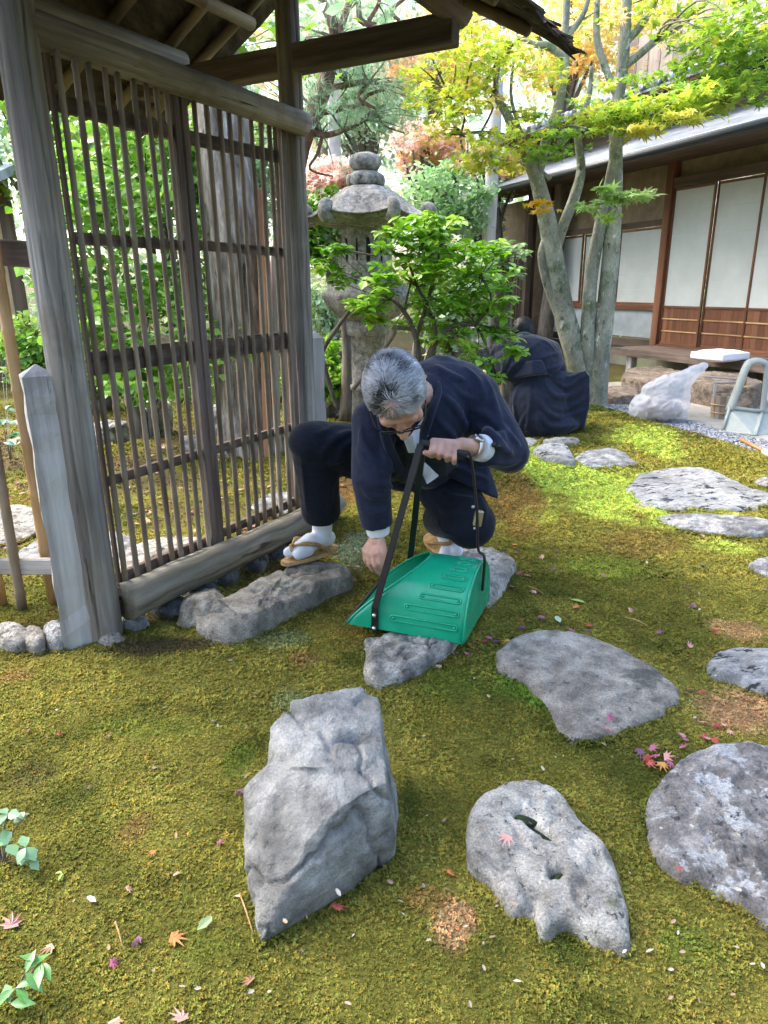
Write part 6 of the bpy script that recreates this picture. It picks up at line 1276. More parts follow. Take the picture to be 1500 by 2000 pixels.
# ------------------------------------------------------------------ the crouching figure in dark robes
def robed_person():
    Y0 = 5.55; q = lambda u, v, dy=0: Q(u, v, Y0+dy)
    t = thing('person', P(1060, 852), 'dark haired person in indigo robes crouching with back turned', 'person')
    waist = q(1055, 728, .16); back_ = q(1030, 700, .17); shR_ = q(1070, 688, .12); shL_ = q(988, 682, .12); nk = q(1022, 668, .14); hc = q(1020, 654, .26)
    elb = q(962, 722, .25); wr = q(948, 728, .42); elbR = q(1085, 728, .3); hip = q(1058, 780, .14); kneeR = q(1122, 762, .12); kneeL = q(1000, 790, .25); ftR, ftL = q(1098, 830, .1), q(1012, 828, .15)
    body = [ell(hc, I3, (.075, .09, .10)), ell(hc+V((0, .06, -.03)), I3, (.055, .05, .075)), cap(hc+V((0, .105, -.01)), .012, hc+V((0, .115, -.035)), .014, 8), ell(hc+V((.078, .01, -.02)), I3, (.008, .02, .03)), ell(hc+V((-.078, .01, -.02)), I3, (.008, .02, .03)), cap(hc+V((0, -.01, -.06)), .052, nk, .055), cap(nk, .06, back_, .1), cap(back_, .12, hip, .12), cap(shL_, .05, elb, .042), cap(elb, .04, wr, .026), cap(shR_, .05, elbR, .042), cap(elbR, .04, elbR+V((-.15, .2, -.05)), .027), cap(hip, .09, kneeR, .055), cap(hip, .09, kneeL, .055), cap(kneeR, .05, ftR, .035), cap(kneeL, .05, ftL, .035), cap(ftR, .04, ftR+V((0, .18, -.01)), .035), cap(ftL, .04, ftL+V((0, .18, -.01)), .035)]
    K = [wr+V((-.03, .05, .03)), wr+V((-.035, .055, .01)), wr+V((-.036, .055, -.01)), wr+V((-.034, .05, -.03))]
    body += hand_parts(wr, K, [[k+V((-.01, .035, -.01)), k+V((-.005, .05, -.03))] for k in K], [wr+V((0, .02, .02)), wr+V((.005, .05, .03)), wr+V((.0, .075, .015))])
    wr2 = elbR+V((-.15, .2, -.05)); K = [wr2+V((-.05, .03, k)) for k in (.03, .01, -.01, -.03)]; body += hand_parts(wr2, K, [[k+V((-.035, .01, -.01)), k+V((-.045, .01, -.03))] for k in K], [wr2+V((-.01, .02, .02)), wr2+V((-.05, .02, .04)), wr2+V((-.07, .02, .03))])
    me = remesh(join(body), .007, 2); me.materials.clear(); me.materials.append(M_SKIN); reg(bpy.data.objects.new('body', me), t)
    top = [ell(q(1030, 704, .12), I3, (.285, .22, .205)), ell(q(1050, 712, .1), I3, (.2, .2, .17)), cap(nk, .085, q(1030, 690, .1), .15), cap(nk, .075, shL_, .10), cap(nk, .075, shR_, .10), ell(q(1085, 722, .08), I3, (.085, .1, .10)), hull([q(u, v, d) for (u, v) in [(968, 668), (988, 668), (990, 742), (972, 752), (950, 742), (949, 722), (956, 690)] for d in (.1, .3)]), cap(shR_, .09, elbR, .08)]
    dress('robe_top', top, .009, M_ROBE, t, [], .0, .010, 11, 3, 6, .002, paths=[([(1005, 668), (1000, 690), (985, 725)], .02), ([(990, 675), (985, 705), (980, 735)], .016), ([(1060, 660), (1040, 680), (1010, 695)], .016), ([(1095, 690), (1070, 695), (1040, 705)], .02), ([(1100, 712), (1080, 718), (1060, 722)], .022), ([(1100, 730), (1085, 738), (1068, 732)], .02), ([(1025, 700), (1005, 712), (990, 735)], .02), ([(965, 680), (958, 710), (960, 740)], .014), ([(1045, 660), (1070, 672), (1090, 695)], .014)])
    ob = [hull([q(u, v, d) for (u, v, d) in [(1003, 738, -.06), (1012, 708, -.05), (1058, 703, -.12), (1070, 730, -.14), (1010, 738, .05), (1066, 735, .05), (1040, 704, -.13), (1040, 732, -.16), (1015, 710, .05), (1056, 706, .05)]])]
    dress('waist_board', ob, .008, M_ROBE, t, [], .004, .003, 12, 1)
    sk = [ell(q(1050, 785, .04), I3, (.24, .2, .235)), cap(q(1045, 745, .04), .15, q(1055, 810, .02), .2), ell(q(1068, 826, .02), I3, (.27, .19, .10)), hull([q(u, v, d) for (u, v) in [(1100, 738), (1143, 723), (1152, 735), (1151, 790), (1142, 834), (1098, 846), (1088, 780)] for d in (-.06, .14)]), ell(q(1006, 815, .08), I3, (.1, .13, .13)), cap(q(1085, 745, .0), .09, q(1120, 745, .05), .07)]
    dress('pleated_skirt', sk, .009, M_ROBE, t, [], .0, .008, 21, 3, 5, .002, paths=[([(1034, 742), (1036, 785), (1030, 840)], .022), ([(1042, 742), (1055, 790), (1090, 815), (1142, 800)], .026), ([(1060, 742), (1080, 772), (1112, 772), (1148, 748)], .026), ([(1085, 745), (1108, 755), (1145, 730)], .02), ([(1050, 800), (1075, 832), (1130, 830)], .024), ([(1020, 745), (1005, 780), (1012, 835)], .02), ([(1062, 790), (1100, 800), (1148, 775)], .022), ([(1030, 800), (1020, 825), (1012, 845)], .02), ([(1070, 845), (1100, 850), (1140, 836)], .018), ([(1048, 800), (1052, 830), (1060, 850)], .02)])
    Fv = V((-.1, .92, -.3)).normalized(); Lv = V((-1, -.1, 0)).normalized(); Uv = -Fv.cross(Lv).normalized(); Uv = Uv if Uv.z > 0 else -Uv
    hp = lambda l, f, u: hc+(Lv*l+Fv*f+Uv*u)*1.12
    hair(t, hp, Lv, Fv, Uv, 1.1, 5000, 9, False)
    M3 = basis(Lv, Fv, Uv); v, f = ell(hc+(Fv*-.018+Uv*.032)*1.12, M3, (.0785*1.12, .094*1.12, .092*1.12)); mk('hair_mass', v, f, plain('black_hair', (.01, .01, .012), .6), t)
robed_person()
# ------------------------------------------------------------------ green dustpan
def green_pan():
    M_GRN = nmat('green_enamel', [(.006, .29, .15), (.008, .33, .175), (.012, .36, .2)], 12, .22, .06, 60, spec=.5, big=.08, speck=[((.02, .08, .05), 14, .72, .02)])
    zb = .058; A = P(678, 1217, zb); B = P(748, 1133, zb); D = P(908, 1264, zb-.012); ax = (D-A); Ln = ax.length; ax.normalize(); cd = (B-A); Wd = cd.length; cd = (cd-ax*cd.dot(ax)); cd.normalize(); upv = V((0, 0, 1)); upv = (upv-ax*upv.dot(ax)).normalized()
    cen = (A+B)/2; hh = .205
    t = thing('green_dustpan', cen+ax*Ln*.5, 'glossy green metal dustpan with long black handle', 'dustpan')
    skew = (B-A).dot(ax)
    def S(ph, tt, off=0.0):
        c, s = math.cos(ph), max(0, math.sin(ph)); w = Wd/2*(1-.10*tt/Ln)
        x = -math.copysign(abs(c)**.95, c)*w; z = hh*1.04*s**.92
        n = (cd*(-c)*1.0+upv*s).normalized()
        return cen+ax*(tt+skew*.5*(-c)*(1-tt/Ln))+cd*x+upv*z+n*off
    def t0(ph): return .235*max(0, math.sin(ph))**1.15
    n, m = 40, 16; vs, fs = [], []
    for lay in (0, -.003):
        for i in range(n+1):
            ph = math.pi*i/n
            for j in range(m+1): vs.append(S(ph, t0(ph)+(Ln-t0(ph))*j/m, lay))
    q = (n+1)*(m+1)
    for i in range(n):
        for j in range(m):
            a = i*(m+1)+j; fs += [(a, a+m+1, a+m+2, a+1), (q+a, q+a+1, q+a+m+2, q+a+m+1)]
        a = i*(m+1); fs.append((a, q+a, q+a+m+1, a+m+1)); a += m; fs.append((a, a+m+1, q+a+m+1, q+a))
    hood = mk('pan_hood', vs, fs, M_GRN, t)
    f = [S(0, 0), S(math.pi, 0), S(math.pi, Ln), S(0, Ln)]; fl = [p+upv*.002 for p in f]+[p-upv*.002 for p in f]
    mk('pan_floor', fl, [(0, 1, 2, 3), (7, 6, 5, 4), (0, 4, 5, 1), (1, 5, 6, 2), (2, 6, 7, 3), (3, 7, 4, 0)], M_GRN, t, smooth=False)
    beam('lip_strip', S(0, -.004)+upv*.001, S(math.pi, -.004)+upv*.001, .014, .007, plain('worn_lip', (.12, .12, .13), .45, .5, .6), t, upv, .001)
    bk = [S(math.pi*i/n, Ln-.004, -.001) for i in range(n+1)]; o_ = [p+ax*.006 for p in bk]
    mk('pan_back', bk+o_, [tuple(range(n+1)), tuple(range(2*n+1, n, -1))]+[(i+1, i, n+1+i, n+2+i) for i in range(n)], M_GRN, t, smooth=False)
    tube('rolled_rim', [S(math.pi*i/n, t0(math.pi*i/n), -.001) for i in range(n+1)], .0042, M_GRN, t, 8)
    tube('back_seam', [S(math.pi*i/n, Ln-.001, .001) for i in range(n+1)], .0045, M_GRN, t, 8)
    for k in range(12):
        ph = .20+k*.215; a0 = t0(ph)+.055+(.075 if k < 3 else .06); a1 = Ln-.035; dphi = .042; pts = []
        for i in range(24):
            a = 2*math.pi*i/24; x = math.cos(a); y = math.sin(a)
            tt = (a1 if x > 0 else a0)+x*.009 if abs(x) > .05 else (a0+a1)/2
            pts.append(S(ph+y*dphi, (a1+(x*.010)) if x >= 0 else (a0+(x*.010)), .0008))
        pts.append(pts[0]); rib = tube('pressed_rib', pts, .0036, M_GRN, hood, 6, cap=False)
        for tt in (a0, a1): v, f_ = ell(S(ph, tt, 0), I3, (.006, .006, .006), 2); mk('rib_stud', v, f_, M_GRN, rib)
    # handle
    g0, g1 = Q(824, 866, 2.163), Q(909, 888, 2.163)
    for ph, nm in ((.09, 1), (math.pi-.09, -1)):
        p = S(ph, .105, .008); p1 = S(ph, .105, .008)+upv*.06; top = g0+(cd*.012*(-nm))
        br = beam('handle_bar', p-upv*.03, p1, .024, .006, M_BLACKM, t, ax, .001)
        b2 = beam('handle_bar', p1-upv*.005, top, .022, .008, M_BLACKM, t, ax, .001)
        for z in (-.018, .03): v, f_ = ell(p+upv*z+(-cd*nm)*.006, I3, (.0075, .0075, .0075), 2); mk('rivet', v, f_, M_STEEL, br)
    tube('grip', [g0-(g1-g0)*.06, g0, g0.lerp(g1, .5)+V((0, 0, .004)), g1, g1+(g1-g0)*.03], [.010, .0125, .0125, .012, .008], plain('black_rubber', (.014, .014, .015), .6), t, 12)
    r0 = S(math.pi/2, Ln, .006); pts, rr = smoothpath([g1, g1+V((.018, .0, -.01)), g1.lerp(r0, .5)+V((.012, 0, 0)), r0+upv*.05-ax*.012, r0+ax*.012+upv*.018, r0+ax*.012-upv*.10], [.0052]*6, 6); tube('back_rod', pts, rr, M_BLACKM, t, 8)
    pc = Q(934, 1012, 2.19); cl = mk('broom_clip', *boxv(.028, .022, .055, b=.004), M_BRASS, t, Matrix.Translation(pc) @ Matrix.Rotation(.15, 4, 'Y'), smooth=False)
    v, f_ = ell(Q(924, 990, 2.175), I3, (.006, .006, .006), 2); mk('rivet', v, f_, M_STEEL, t); v, f_ = ell(Q(927, 1032, 2.175), I3, (.005, .005, .005), 2); mk('rivet', v, f_, M_STEEL, t)
green_pan()

# ------------------------------------------------------------------ grey plastic dustpan
def grey_pan():
    m = nmat('grey_plastic', [(.26, .29, .27), (.33, .36, .33)], 20, .5, .1, 120, big=.08, speck=[((.25, .25, .22), 30, .7, .03)])
    y = 5.62; q = lambda u, v, d=0: Q(u, v, y+d)
    t = thing('grey_dustpan', P(1455, 848), 'grey plastic dustpan with looped upright handle at the right edge', 'dustpan')
    fr = [q(1424, 802), q(1440, 762, .03), q(1458, 716, .06), q(1470, 706, .07), (q(1486, 706, .07)), q(1497, 716, .07), q(1494, 760, .04), q(1489, 806)]; pts, rr = smoothpath(fr, [.02]*8, 5); h = tube('handle_loop', pts, rr, m, t, 10, ell=1.6)
    fr = [q(1510, 806, .25), q(1512, 760, .2), q(1503, 716, .1)]; pts, rr = smoothpath(fr, [.02]*3, 5); tube('handle_strut', pts, rr, m, t, 10)
    def panel(name, c): 
        n = (c[1]-c[0]).cross(c[2]-c[0]).normalized()*.012; vs = list(c)+[p-n for p in c]; mk(name, vs, [(0, 1, 2, 3), (7, 6, 5, 4), (0, 4, 5, 1), (1, 5, 6, 2), (2, 6, 7, 3), (3, 7, 4, 0)], m, t, smooth=False)
    a, b, c, d = P(1411, 842, .015), P(1476, 851, .015), q(1489, 804, .0), q(1425, 796, .0)
    panel('pan_back', [a, b, c, d]); e, f = P(1556, 838, .015), q(1560, 800, .25)
    panel('pan_floor', [b, e, f, c]); panel('pan_side', [e, e+V((.02, .02, .25)), f+V((0, .02, .2)), f])
    tube('rim', [d, c, f], .016, m, t, 8); tube('lip', [a, b], .01, m, t, 8); tube('rim', [a, d], .012, m, t, 8); tube('rim', [b, c], .012, m, t, 8)
grey_pan()
# ------------------------------------------------------------------ bucket and ladle
def bucket():
    c = P(1408, 818); t = thing('wooden_bucket', c, 'small weathered wooden bucket on the pavement', 'bucket'); m = nmat('bucket_wood', [(.2, .13, .075), (.36, .29, .21), (.5, .46, .4)], 9, .8, .3, 40, (1, 1, .15), rand=.2, speck=[((.2, .08, .03), 6, .6, .08)])
    n = 14
    for k in range(n):
        a0, a1 = 2*math.pi*k/n+.012, 2*math.pi*(k+1)/n-.012; vs = []
        for z, r in ((.0, .090), (.2, .102)):
            for rr in (r, r-.014):
                for a in (a0, a1): vs.append((math.cos(a)*rr, math.sin(a)*rr, z))
        mk('stave', vs, [(0, 1, 5, 4), (3, 2, 6, 7), (2, 0, 4, 6), (1, 3, 7, 5), (4, 5, 7, 6), (0, 2, 3, 1)], m, t, Matrix.Translation(c+V((0, 0, .013))), smooth=False)
    for z, r in ((.05, .0955), (.12, .0995)): tube('hoop', [c+V((math.cos(a)*r, math.sin(a)*r, z+.013)) for a in np.linspace(0, 6.2832, 29)], .006, M_BAMBOO_TAN, t, 6, cap=False)
    mk('bottom', [(math.cos(a)*.085, math.sin(a)*.085, z) for z in (.02, .035) for a in np.linspace(0, 6.283, 21)[:-1]], [tuple(range(19, -1, -1)), tuple(range(20, 40))]+[(k, (k+1) % 20, 20+(k+1) % 20, 20+k) for k in range(20)], m, t, Matrix.Translation(c+V((0, 0, .013))), smooth=False)
    for s in (-1, 1): beam('upright', c+V((s*.09, 0, .15)), c+V((s*.09, 0, .33)), .02, .02, M_PALEWOOD, t)
    rod('cross_handle', c+V((-.105, 0, .32)), c+V((.105, 0, .32)), .010, .010, M_PALEWOOD, t, 8, 1, 0)
    l = thing('water_ladle', c+V((0, 0, .33)), 'pale bamboo ladle resting across the wooden bucket', 'ladle'); p = c+V((.13, -.02, .30)); r = .036
    vs = [(math.cos(a)*rr, math.sin(a)*rr, z) for (rr, z) in ((r, 0), (r, .075), (r-.006, .075), (r-.006, .008)) for a in np.linspace(0, 6.283, 21)[:-1]]
    fs = [(j*20+k, j*20+(k+1) % 20, (j+1)*20+(k+1) % 20, (j+1)*20+k) for j in range(3) for k in range(20)]+[tuple(range(19, -1, -1)), tuple(range(60, 80))]
    mk('cup', vs, fs, M_BAMBOO_TAN, l, Matrix.Translation(p) @ Matrix.Rotation(.15, 4, 'Y')); rod('handle', p+V((0, 0, .045)), p+V((-.32, .03, .075)), .007, .006, M_PALEWOOD, l, 8, 2, 0)
bucket()
# ------------------------------------------------------------------ bag of leaves
def leaf_bag():
    y = 6.02; q = lambda u, v, d=0: Q(u, v, y+d); t = thing('leaf_bag', P(1292, 826), 'clear plastic bag full of fallen leaves with twisted top', 'bag')
    m = bpy.data.materials.new('clear_bag'); m.use_nodes = True; nt = m.node_tree; b = nt.nodes['Principled BSDF']; b.inputs['Base Color'].default_value = (.85, .88, .95, 1); b.inputs['Roughness'].default_value = .16
    tr = nt.nodes.new('ShaderNodeBsdfTransparent'); tl = nt.nodes.new('ShaderNodeBsdfTranslucent'); tl.inputs[0].default_value = (.85, .88, .95, 1); m1 = nt.nodes.new('ShaderNodeMixShader'); m1.inputs[0].default_value = .3; m2 = nt.nodes.new('ShaderNodeMixShader'); m2.inputs[0].default_value = .42
    L_(nt, b.outputs[0], m1.inputs[1]); L_(nt, tl.outputs[0], m1.inputs[2]); L_(nt, tr.outputs[0], m2.inputs[1]); L_(nt, m1.outputs[0], m2.inputs[2]); L_(nt, m2.outputs[0], nt.nodes['Material Output'].inputs[0])
    parts = [ell(q(1290, 795), I3, (.215, .17, .14)), ell(q(1250, 800), I3, (.09, .12, .09)), ell(q(1255, 792), I3, (.10, .12, .10)), cap(q(1318, 785), .12, q(1325, 765), .11), cap(q(1305, 760), .12, q(1340, 738), .07), cap(q(1335, 740), .07, q(1365, 722), .045), cap(q(1360, 724), .045, q(1378, 713), .02), cap(q(1275, 765), .09, q(1300, 755), .1), ell(q(1315, 812), I3, (.12, .11, .08))]
    me = remesh(join(parts), .009, 2); co, no = getco(me), getno(me); c = np.array(q(1290, 795)); a = np.array(q(1372, 715))-c
    n = 1-np.abs(fbm(co@np.array([[1.6, 0, .9], [0, 1, 0], [-.9, 0, 1.6]]).T*[.6, 1, 1.5], 4.5, 3, 3)); n2 = 1-np.abs(fbm(co*[1.5, 1.5, 1.2], 9, 2, 8)); setco(me, co+no*(.03*(n-.75)+.02*(n2-.75)+.010*(1-np.abs(fbm(co, 20, 2, 14))-.75))[:, None])
    me.materials.clear(); me.materials.append(m); reg(bpy.data.objects.new('plastic_film', me), t)
    n = 900; p = ball(n, q(1290, 800), (.185, .14, .10)); cs = pick([(.42, .3, .24), (.5, .4, .33), (.45, .36, .36), (.58, .5, .42), (.5, .48, .48)], n); o = leafcloud(t, 'bagged_leaves', p, RNG.normal(0, 1, (n, 3)), RNG.normal(0, 1, (n, 3)), .045*RNG.uniform(.7, 1.2, n), cs, T5, M_LEAFC)
leaf_bag()
# ------------------------------------------------------------------ cushion and broom
def cushion():
    c = P(1405, 702, .345); t0_ = remesh(join([boxv(.46, .42, .11)]), .012, 8); co = getco(t0_); e = (np.abs(co[:, 0])/.22)**4+(np.abs(co[:, 1])/.2)**4; co[:, 2] *= (1.15-.45*np.clip(e, 0, 1)); co[:, 2] += .006*fbm(co, 9, 3, 3); setco(t0_, co); t0_.materials.clear(); t0_.materials.append(M_WHITE)
    tag(reg(bpy.data.objects.new('floor_cushion', t0_), None, Matrix.Translation(c+V((0, 0, .045))) @ Matrix.Rotation(.5, 4, 'Z')), 'flat white cushion lying on the veranda', 'cushion')
    b = thing('garden_broom', P(1470, 868), 'broom with orange handle and white collar on the gravel', 'broom'); a, e = P(1446, 858, .03), P(1494, 882, .03); d = (e-a).normalized()
    rod('broom_handle', a, e, .013, .013, nmat('orange_wood_handle', [(.55, .22, .07), (.62, .28, .1)], 10, .5, .1), b, 10, 2, 0); rod('collar', e-d*.01, e+d*.1, .02, .024, M_WHITE, b, 10, 2, 0)
    vs_fs = [tubev([e+d*.1, e+d*.28+V((random.uniform(-.06, .06), random.uniform(-.06, .06), random.uniform(-.02, .03)))], [.002, .0012], 4) for _ in range(60)]; o = mk('bristles', *join(vs_fs), M_STRAW, b); o['kind'] = 'stuff'
cushion()

# ------------------------------------------------------------------ fallen leaves, petals and seedlings
me_leaf = [mesh(*t_star(7, fo), M_DRYO, False, 'fallen_leaf') for fo in (.1, .35, -.25)]
me_petal = mesh(np.array([(0, -1, 0), (.5, -.2, .12), (.35, .7, .1), (0, 1, .05), (-.35, .7, .1), (-.5, -.2, .12), (0, 0, 0)]), np.array([(0, 1, 6), (1, 2, 6), (2, 3, 6), (3, 4, 6), (4, 5, 6), (5, 0, 6)]), M_DRYO, False, 'petal')
def drop(name, me, u, v, size, col, z=None, label=None, cat='leaf', group=None, tilt=.25, seed=0, rot=None):
    r = random.Random(seed); p = P(u, v, .012 if z is None else z)
    if z is None: p = V((p.x, p.y, gz1(p.x, p.y)+.010))
    M = Matrix.Translation(p) @ Matrix.Rotation(r.uniform(-tilt, tilt), 4, 'X') @ Matrix.Rotation(r.uniform(-tilt, tilt), 4, 'Y') @ Matrix.Rotation(r.uniform(0, 6.28) if rot is None else rot, 4, 'Z') @ Matrix.Scale(size, 4)
    return tag(mkm(name, me, None, M, col), label, cat, group)
PK, MG, RD, OR, TN, PU, YE, BR = (.60, .32, .28), (.42, .13, .22), (.42, .09, .07), (.62, .25, .09), (.55, .36, .24), (.2, .1, .15), (.68, .42, .12), (.3, .17, .1)
named = [(990, 1634, .030, PK, .068, 'pink maple leaf lying on the pocked stepping stone', 0, .1), (338, 1836, .034, OR, None, 'orange and red maple leaf in the lower left moss', 0, .2), (22, 1808, .034, PK, None, 'dusty pink leaf at the left edge of the moss', 1, .3), (100, 1850, .024, TN, None, 'tan curled maple leaf at lower left', 1, .4), (272, 1836, .022, PU, None, 'dark purple maple leaf beside the orange one', 1, .4), (218, 1880, .020, MG, None, 'magenta maple leaf below the dark purple one', 1, .4), (300, 1673, .014, OR, None, 'tiny orange leaf on the rusty moss left of the tall rock', 0, .3), (428, 1648, .016, MG, None, 'magenta leaf near the left foot of the tall rock', 1, .5), (355, 1988, .03, PK, None, 'pink leaf cut by the bottom edge', 0, .4), (488, 1912, .024, BR, None, 'curled brown leaf near the bottom edge', 1, .5), (222, 1990, .026, TN, None, 'pale tan leaf cut by the bottom edge at left', 1, .4), (657, 1772, .026, RD, .02, 'red leaf propped against the base of the tall rock', 1, .9), (880, 1268, .034, PK, None, 'large pinkish leaf under the back corner of the green dustpan', 0, .3), (910, 1272, .024, MG, None, 'magenta leaf just below the green dustpan', 1, .4), (1185, 1420, .026, PK, .045, 'pink leaf at the lower edge of the large smooth stone', 1, .5), (1188, 1400, .022, MG, .055, 'purple leaf on the lower edge of the large smooth stone', 1, .5), (470, 1545, .02, PU, None, 'pale curled leaf left of the tall rock shoulder', 1, .5), (880, 1700, .02, OR, None, 'orange leaf between the tall rock and the pocked stone', 1, .6), (1328, 1695, .016, RD, .05, 'small red leaf on the rim of the lichen spotted stone', 0, .3), (1292, 1492, .032, YE, None, 'yellow orange leaf in the heap of red leaves', 0, .3), (1230, 1192, .028, PK, None, 'pale pink curled leaf in the middle of the right hand moss', 1, .5), (1127, 1175, .03, (.25, .4, .1), None, 'green blade shaped leaf above the large smooth stone', 9, .2), (1090, 1210, .022, (.42, .55, .42), None, 'pale green drop shaped leaf above the large smooth stone', 9, .1), (400, 1808, .018, (.3, .4, .2), None, 'greenish long leaf right of the orange maple leaf', 9, .2), (180, 1762, .012, (.45, .5, .5), None, 'pale bluish leaf in the lower left moss', 9, .2), (250, 1742, .018, TN, None, 'small beige leaf left of the bluish one', 1, .3), (55, 1425, .016, BR, None, 'grey brown leaf in the moss at far left', 1, .4), (115, 1435, .016, RD, None, 'small red brown leaf beside the grey brown one at far left', 1, .4), (210, 1438, .018, BR, None, 'tan brown leaf right of the red brown one at far left', 1, .4)]
for k, (u, v, s, c, z, lb_, var, tl) in enumerate(named): drop('fallen_leaf', me_petal if var == 9 else me_leaf[var], u, v, s, c, z, lb_, 'leaf', None, tl, k, None)
pan_in = [(742, 1178, PK), (756, 1165, RD), (770, 1180, TN), (752, 1190, MG), (735, 1195, BR), (775, 1160, PK)]
for k, (u, v, c) in enumerate(pan_in): drop('fallen_leaf', me_leaf[k % 3], u, v, .022, c, .066, 'maple leaf gathered inside the green dustpan', 'leaf', 'leaves inside the green dustpan', .4, 900+k)
heap = [(1268, 1490, RD), (1285, 1475, MG), (1300, 1478, PK), (1308, 1488, MG), (1262, 1478, RD), (1280, 1500, PK), (1250, 1465, PU), (1318, 1478, PK), (1272, 1460, MG), (1295, 1500, RD)]
for k, (u, v, c) in enumerate(heap): drop('fallen_leaf', me_leaf[k % 3], u, v, .026, c, .02+.006*(k % 4), 'crumpled red maple leaf in the heap below the large smooth stone', 'leaf', 'red leaves heaped below the large smooth stone', .6, 50+k)
tanl = [(1412, 1412, PK), (1398, 1412, RD), (1370, 1408, PK), (1340, 1448, MG), (1335, 1440, PK), (1385, 1445, PK), (1395, 1448, RD), (1350, 1345, PU), (1305, 1378, PU), (1340, 1350, MG), (1368, 1348, RD), (1330, 1460, MG), (1425, 1425, PK), (1375, 1438, RD)]
for k, (u, v, c) in enumerate(tanl): drop('fallen_leaf', me_leaf[k % 3], u, v, .022, c, None, 'red or pink maple leaf scattered on the tan moss patch', 'leaf', 'red leaves on the tan moss patch at right', .5, 80+k)
mids = [(945, 1252, RD), (970, 1250, PU), (958, 1246, MG), (930, 1252, RD), (992, 1252, YE), (1000, 1285, TN), (1058, 1205, MG), (1030, 1124, PK), (1080, 1112, PU), (1045, 1160, PK), (1010, 1120, MG), (1118, 1232, MG), (1150, 1224, RD), (1145, 1232, PU), (1125, 1186, OR), (1178, 1122, MG), (1020, 1225, PU), (1018, 1212, RD), (1370, 1100, PU), (1340, 1146, PU), (1357, 1180, PU), (1286, 1232, PU), (1398, 1226, RD), (1350, 1257, PK), (1005, 1068, OR), (1010, 1082, PU), (1100, 953, PU), (985, 1135, PK), (1000, 1148, MG), (950, 1190, RD), (1375, 1045, PK), (1345, 1048, PU), (1245, 988, PK), (1060, 1090, TN), (1087, 1073, PU), (740, 1110, PK), (700, 1105, TN), (760, 1150, BR), (690, 1130, TN), (860, 1300, TN)]
for k, (u, v, c) in enumerate(mids): drop('fallen_leaf', me_leaf[k % 3], u, v, .027, c, None, 'small red or purple maple leaf lying around the green dustpan and right hand moss', 'leaf', 'maple leaves scattered on the middle moss', .45, 120+k)
behind = []
rr_ = random.Random(77)
while len(behind) < 150:
    u, v = rr_.uniform(0, 600), rr_.uniform(815, 1080)
    p = P(u, v); gdist = (p.x+.985)*(-.877)+(p.y-2.2)*.481
    if gdist > .2: behind.append((u, v))
for k, (u, v) in enumerate(behind): drop('fallen_leaf', me_leaf[k % 3], u, v, rr_.uniform(.028, .045), rr_.choice([PK, TN, TN, PK, MG, BR, YE, (.62, .45, .36)]), None, 'faded leaf lying on the moss behind the gate', 'leaf', 'faded leaves on the ground behind the gate', .4, 300+k)
wp = [(640, 1505), (652, 1528), (545, 1605), (466, 1755), (837, 1835), (875, 1735), (868, 1598), (1100, 1478), (1195, 1480), (1180, 1455), (1310, 1895), (1270, 1855), (962, 1830), (1470, 1880), (680, 1958), (490, 1935), (918, 1960), (1365, 1955), (425, 1418), (560, 1410), (240, 1240), (410, 1292), (520, 1235), (450, 1285), (320, 1380), (480, 1420), (345, 1640), (825, 1728), (900, 1765), (910, 1810), (1315, 1800), (1385, 1660), (1230, 1705), (1440, 1850), (1490, 1884), (1010, 1915), (945, 1890), (590, 1855), (690, 1820), (1085, 1480), (1060, 1500)]
while len(wp) < 140:
    u, v = rr_.uniform(0, 1500), 800+1150*rr_.random()**1.5
    p = P(u, v); gdist = (p.x+.985)*(-.877)+(p.y-2.2)*.481
    if gdist < -.15 and edge_d(np.array([p.x]), np.array([p.y]))[0] < -.1: wp.append((u, v))
for k, (u, v) in enumerate(wp):
    p = P(u, v); ins = any(inpoly(np.array([p.x]), np.array([p.y]), pl)[0] for pl in STONE_POLY)
    drop('petal', me_petal, u, v, rr_.uniform(.004, .0085) if v > 1100 else rr_.uniform(.007, .011), rr_.choice([(.42, .36, .27), (.34, .27, .18), (.5, .46, .4), (.36, .25, .17), (.3, .2, .12)]), .062 if ins else None, 'tiny pale petal fallen on moss or stone', 'petal', 'pale petals scattered over the moss', .5, 500+k)
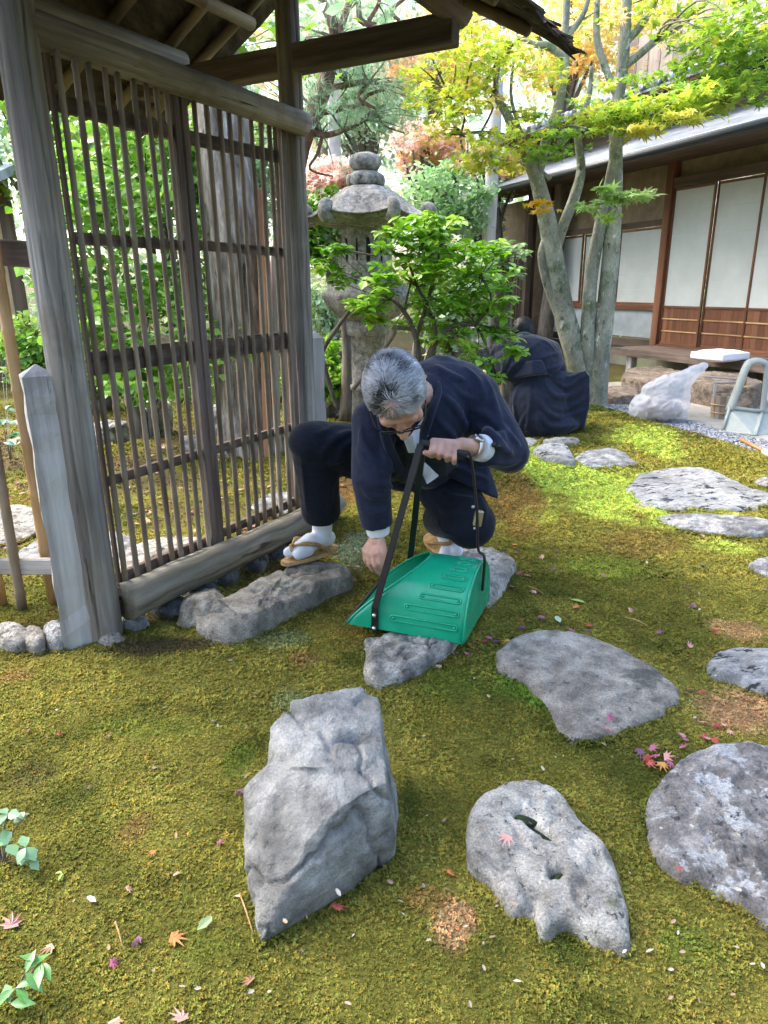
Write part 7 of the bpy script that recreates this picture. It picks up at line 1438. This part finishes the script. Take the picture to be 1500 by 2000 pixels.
# dry needles and twigs
for k, (u, v, u2, v2) in enumerate([(468, 1745, 495, 1825), (585, 1738, 600, 1795), (240, 1850, 225, 1800), (1220, 1205, 1265, 1222), (1030, 1145, 1062, 1160), (480, 1620, 500, 1640)]):
    a, b_ = P(u, v, .02), P(u2, v2, .016); o = tube('dry_stalk', [a, (a+b_)/2+V((0, 0, .006)), b_], .0016, M_STRAW, None, 5); tag(o, ['pale dry stalk leaning on the left foot of the tall rock', 'thin dry stalk in the moss left of the tall rock', 'thin dry stalk at lower left', 'dry leaf stalk on the right hand moss', 'dry leaf stalk near the grey stone by the dustpan', 'dry stalk on the rusty moss at left'][k], 'stalk')
def seedling(name, u, v, label, leaves, h, size, col, tmpl=TOV, seed=0):
    b = P(u, v); t = thing(name, b, label, 'plant'); r = random.Random(seed); me = mesh(tmpl[0], tmpl[1], M_GLOSSO, True, 'leaf')
    for (lu, lv, dz, s) in leaves:
        p = P(lu, lv, dz); pts, rr = smoothpath([b, V(((b.x+p.x)/2, (b.y+p.y)/2, dz*.7)), p], [.0025, .002, .0012], 4); tube('stem', pts, rr, M_TWIG, t, 5)
        for j in range(3):
            a = r.uniform(0, 6.28); d = V((math.cos(a), math.sin(a), r.uniform(-.5, .1))).normalized(); M = frame(p, V((r.uniform(-.4, .4), r.uniform(-.6, .2), 1)), d.cross(V((0, 0, 1)))) @ Matrix.Scale(size*s*r.uniform(.8, 1.2), 4)
            mkm('leaf', me, t, M, tuple(np.array(col)*r.uniform(.8, 1.3)))
seedling('seedling', 5, 1690, 'pale green broad leaved seedling at the left edge', [(15, 1590, .10, 1), (45, 1600, .09, 1.1), (15, 1650, .07, 1.2), (50, 1655, .07, 1.1), (60, 1680, .05, .9), (-10, 1620, .1, 1)], .1, .028, (.2, .36, .2), seed=2)
seedling('seedling', 40, 1950, 'long leaved green seedling in the bottom left corner', [(50, 1900, .06, 1.1), (80, 1880, .06, 1), (30, 1930, .04, 1), (20, 1960, .03, 1)], .06, .04, (.14, .34, .1), t_ovate(.2), 4)
seedling('seedling', 120, 1720, 'single green sprout among the moss at left', [(122, 1705, .02, .9)], .03, .022, (.3, .45, .06), t_ovate(.2), 6)
seedling('weed', 20, 900, 'drooping dark green leaves beside the bamboo poles', [(10, 800, .42, 1), (35, 830, .38, 1.2), (20, 850, .36, 1.2), (45, 855, .34, 1.1), (5, 830, .4, 1.2), (30, 870, .33, 1), (0, 640, .66, 1), (15, 665, .64, .9)], .4, .085, (.06, .2, .11), t_ovate(.24), 8)
